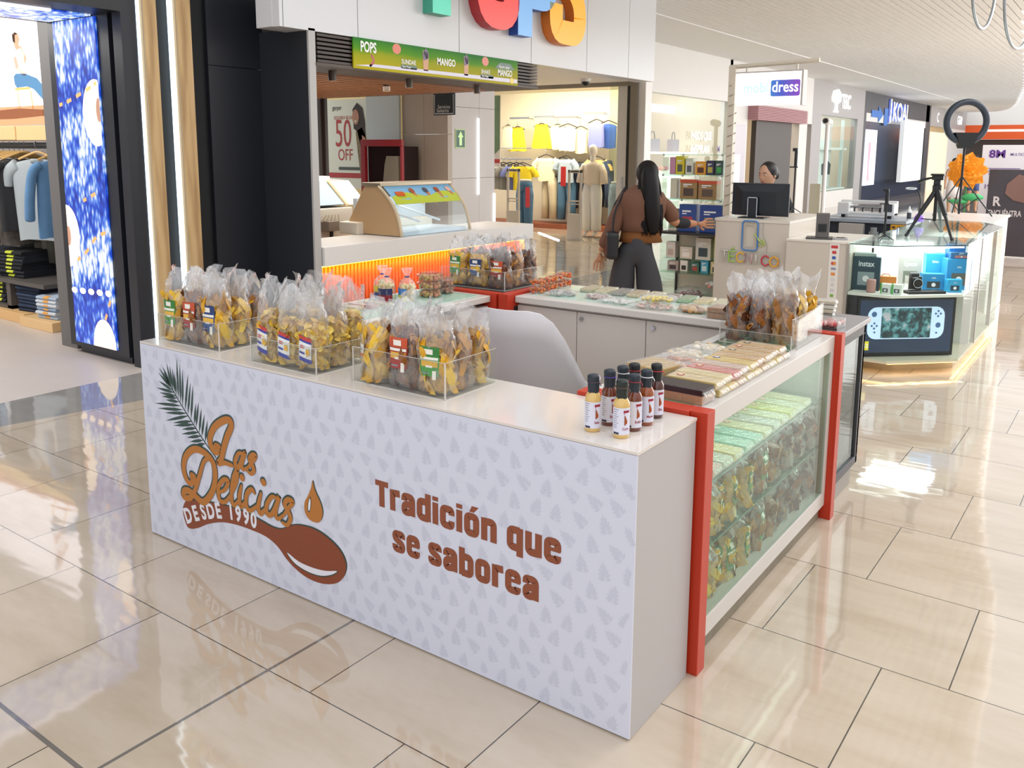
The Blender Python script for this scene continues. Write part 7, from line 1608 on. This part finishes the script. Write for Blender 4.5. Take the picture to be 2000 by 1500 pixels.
# --- woman walking, seen from behind
t = thing('person', 'person walking past, long black ponytail, tan jacket, grey wide trousers, seen from behind', 'person', (-2.2, 4.24, 0), radians(35.3))
P_b = [[('pel', (0, 0, .93), (.11, .08)), ('wai', (.01, 0, 1.06), (.105, .08)), ('che', (.04, .0, 1.22), (.15, .1)), ('nb', (.05, 0, 1.33), (.07, .06)), ('neck', (.06, .01, 1.4), .048)],
 [('che', (.04, 0, 1.22), .1), ('sl', (-.12, 0, 1.29), .055), ('el', (-.2, -.02, 1.04), .042), ('wl', (-.29, .02, .86), .028)],
 [('che', (.04, 0, 1.22), .1), ('sr', (.2, 0, 1.29), .055), ('er', (.3, .04, 1.1), .042), ('wr', (.52, .2, 1.08), .028)],
 [('pel', (0, 0, .93), .1), ('hl', (-.08, 0, .84), .07), ('kl', (-.11, .05, .48), .055), ('al', (-.12, -.04, .1), .04), ('fl', (-.12, .1, .04), .035)],
 [('pel', (0, 0, .93), .1), ('hr', (.08, 0, .84), .07), ('kr', (.11, -.04, .48), .055), ('ar', (.12, -.16, .12), .04), ('fr', (.12, -.06, .04), .035)]]
skinned('body', P_b, SKIN, t)
M_ = head_mesh(t, (.07, .02, 1.475), SKIN, radians(165), .98)
g = G(); g.ball((.07, .0, 1.495), .103, 20, 14, sc=(.86, 1.0, 1.0))
g.tube(smooth2([(.07, -.045, 1.55), (.075, -.085, 1.45), (.085, -.115, 1.3), (.1, -.13, 1.15), (.11, -.125, 1.02)], 3), [.04, .055, .065, .07, .072, .072, .07, .068, .066, .062, .056, .045, .02], 16)
rs_ = random.Random(2)
for i in range(46):
    a = rs_.uniform(-1, 1); g.tube(smooth2([(.07+a*.06, -.05-rs_.random()*.03, 1.54-.03*abs(a)), (.075+a*.085, -.1+.03*abs(a), 1.4), (.09+a*.09, -.16+.05*abs(a), 1.2), (.105+a*.075+rs_.uniform(-.01, .01), -.16+.03*abs(a), rs_.uniform(1.0, 1.1))], 4), [.008]*9+[.006]*3+[.002], 5); g.build('hair', HAIR, t, world=False, smooth=True)
TAN = mat('#6e4a38', .85, noise=.1, nscale=7, name='tan_jacket_cloth'); OCH = mat('#7a4a1e', .8, name='ochre_top'); GRT = mat('#3a3a3e', .85, name='dark_grey_trousers')
G().lathe([(.175, 1.04), (.165, 1.1), (.19, 1.2), (.2, 1.28), (.17, 1.34), (.07, 1.4)], 24, (.035, 0, 0), sy=.78).build('jacket', TAN, t, world=False, smooth=True)
skinned('jacket_sleeves', [[('w', (.03, 0, 1.2), (.1, .08)), ('c', (.04, 0, 1.26), (.12, .09))], [('c', (.04, 0, 1.26), .12), ('sl', (-.13, 0, 1.3), .075), ('el', (-.2, -.02, 1.04), .068), ('wl', (-.275, .01, .89), .055)], [('c', (.04, 0, 1.26), .12), ('sr', (.21, 0, 1.3), .075), ('er', (.31, .05, 1.1), .065)]], TAN, t)
G().lathe([(.175, .95), (.162, 1.0), (.15, 1.08), (.14, 1.12)], 24, (.03, 0, 0), sy=.76).build('top', OCH, t, world=False, smooth=True); skinned('sleeve', [[('a', (.3, .04, 1.1), .05), ('b', (.45, .14, 1.085), .045)]], mat('#1d1d22', .8), t)
skinned('trousers', [[('p', (0, 0, .9), (.17, .13)), ('q', (0.01, 0, .96), (.172, .135)), ('r', (0.02, 0, 1.01), (.165, .13))], [('p', (0, 0, .9), .13), ('hl', (-.09, 0, .82), .115), ('kl', (-.12, .04, .48), .115), ('al', (-.13, -.02, .1), .12)], [('p', (0, 0, .9), .13), ('hr', (.09, 0, .82), .115), ('kr', (.12, -.03, .48), .115), ('ar', (.13, -.12, .12), .12)]], GRT, t)
hand(t, (-.29, .02, .86), (-.1, .05, -1), SKIN, side=-1); hand(t, (.52, .2, 1.08), (1, .3, .02), SKIN, side=1)
for x, y in ((-.12, .06), (.12, -.08)): G().lathe([(0, 0), (.05, 0), (.055, .03), (.04, .08), (0, .09)], 14, (x, y, 0), sy=2.0).build('shoe', mat('#dcdad6', .5), t, world=False, smooth=True)
t = thing('shoulder_bag', 'black shoulder bag hanging at the left side of the walking person', 'bag', (-2.2, 4.24, 0), radians(35.3))
G().box(-.26, -.16, -.16, .1, .82, 1.04).build('bag_body', mat('#15151a', .5), t, world=False, bevel=.03); G().tube(smooth2([(-.21, -.12, 1.03), (-.19, -.1, 1.2), (-.1, 0, 1.385), (-.19, .08, 1.2), (-.21, .06, 1.03)], 5), .009, 6).build('strap', mat('#15151a', .5), t, world=False)
# --- woman behind the monitor
t = thing('person', 'person with tied-back dark hair looking down behind the black monitor', 'person', (-1.82, 6.15, 0), radians(35.3))
skinned('body', [[('p', (0, 0, .95), (.15, .11)), ('w', (0, 0, 1.05), (.125, .09)), ('c', (0, 0, 1.2), (.15, .1)), ('n', (0, 0, 1.31), (.06, .055)), ('k', (0, -.01, 1.37), .046)], [('c', (0, 0, 1.2), .1), ('sl', (-.17, 0, 1.26), .055), ('el', (-.22, -.05, 1.0), .042), ('wl', (-.12, -.22, .98), .028)], [('c', (0, 0, 1.2), .1), ('sr', (.17, 0, 1.26), .055), ('er', (.22, -.05, 1.0), .042), ('wr', (.12, -.22, .98), .028)],
 [('p', (0, 0, .95), .1), ('hl', (-.09, 0, .86), .09), ('kl', (-.09, 0, .47), .06), ('al', (-.09, 0, .09), .04), ('fl', (-.09, -.1, .04), .035)], [('p', (0, 0, .95), .1), ('hr', (.09, 0, .86), .09), ('kr', (.09, 0, .47), .06), ('ar', (.09, 0, .09), .04), ('fr', (.09, -.1, .04), .035)]], SKIN2, t)
skinned('shirt', [[('p', (0, 0, .95), (.17, .13)), ('c', (0, 0, 1.2), (.175, .12)), ('n', (0, 0, 1.31), (.075, .065))], [('c', (0, 0, 1.2), .12), ('sl', (-.17, 0, 1.26), .07), ('el', (-.22, -.05, 1.02), .058)], [('c', (0, 0, 1.2), .12), ('sr', (.17, 0, 1.26), .07), ('er', (.22, -.05, 1.02), .058)]], mat('#26282c', .85), t)
hand(t, (-.12, -.22, .98), (.4, -1, 0), SKIN2); hand(t, (.12, -.22, .98), (-.4, -1, 0), SKIN2, side=-1)
head_mesh(t, (-.01, -.02, 1.45), mat('#c79a80', .55), radians(-52), 1.0, radians(12))
g = G(); g.xf = Matrix.Translation((-.01, -.02, 1.45)) @ Matrix.Rotation(radians(-52), 4, 'Z') @ Matrix.Rotation(radians(12), 4, 'X')
g.ball((0, .022, .03), .1, 20, 14, sc=(.86, .93, .98)); g.ball((0, .125, -.01), .045, 12, 8, sc=(.8, .9, 1.3)); g.build('hair', HAIR, t, world=False, smooth=True)
# --- far person in white dress and companion
def far_person(lab, x, y, top, hair='#2a201c', skin='#c0906e', dress=True, bot='#4a5a8a', h=1.0, rz=0):
    t = thing('person', lab, 'person', (x, y, 0), rz); m_ = mat(skin, .6); t.scale = (h, h, h)
    skinned('body', [[('p', (0, 0, .95), (.14, .1)), ('w', (0, 0, 1.08), (.11, .08)), ('c', (0, 0, 1.25), (.15, .1)), ('n', (0, 0, 1.37), (.06, .055)), ('k', (0, 0, 1.43), .045)], [('c', (0, 0, 1.25), .1), ('sl', (-.18, 0, 1.32), .05), ('el', (-.23, 0, 1.07), .04), ('wl', (-.24, -.05, .85), .026), ('hl_', (-.24, -.06, .74), .03)], [('c', (0, 0, 1.25), .1), ('sr', (.18, 0, 1.32), .05), ('er', (.23, 0, 1.07), .04), ('wr', (.24, -.05, .85), .026), ('hr_', (.24, -.06, .74), .03)],
     [('p', (0, 0, .95), .1), ('hl', (-.09, 0, .86), .09), ('kl', (-.09, .04, .47), .06), ('al', (-.09, 0, .09), .04), ('fl', (-.09, -.1, .04), .035)], [('p', (0, 0, .95), .1), ('hr', (.09, 0, .86), .09), ('kr', (.09, -.05, .47), .06), ('ar', (.09, -.05, .09), .04), ('fr', (.09, -.15, .04), .035)]], m_, t, sub=1)
    head_mesh(t, (0, 0, 1.53), m_, 0, 1.0); G().ball((0, .02, 1.56), .105, 14, 10, sc=(.88, .95, .95)).build('hair', mat(hair, .5), t, world=False, smooth=True)
    if dress: G().lathe([(.2, .5), (.19, .8), (.15, .98), (.125, 1.08), (.17, 1.28), (.15, 1.37), (.07, 1.42)], 18, sy=.7).build('dress', mat(top, .8), t, world=False, smooth=True)
    else:
        G().lathe([(.17, .9), (.15, 1.05), (.18, 1.3), (.07, 1.41)], 18, sy=.7).build('shirt', mat(top, .8), t, world=False, smooth=True)
        skinned('trousers', [[('p', (0, 0, .95), (.16, .12)), ('q', (0, 0, 1.0), (.14, .1))], [('p', (0, 0, .95), .12), ('hl', (-.09, 0, .84), .105), ('kl', (-.09, .04, .6), .09)], [('p', (0, 0, .95), .12), ('hr', (.09, 0, .84), .105), ('kr', (.09, -.05, .6), .09)]], mat(bot, .8), t, sub=1)
    return t
far_person('distant person in a white dress walking toward the camera', -3.05, 24.6, '#e6dcd8', h=.93, rz=.4)
far_person('distant person in dark top and blue shorts beside the white dress', -2.75, 26, '#5a3a5a', dress=False, h=.97, rz=.3)
far_person('person in white top and black shorts cut by the right picture edge', -.06, 12.9, '#dcdcdf', hair='#3a241c', skin='#a8765c', dress=False, bot='#22262e', h=.98, rz=-1.3)
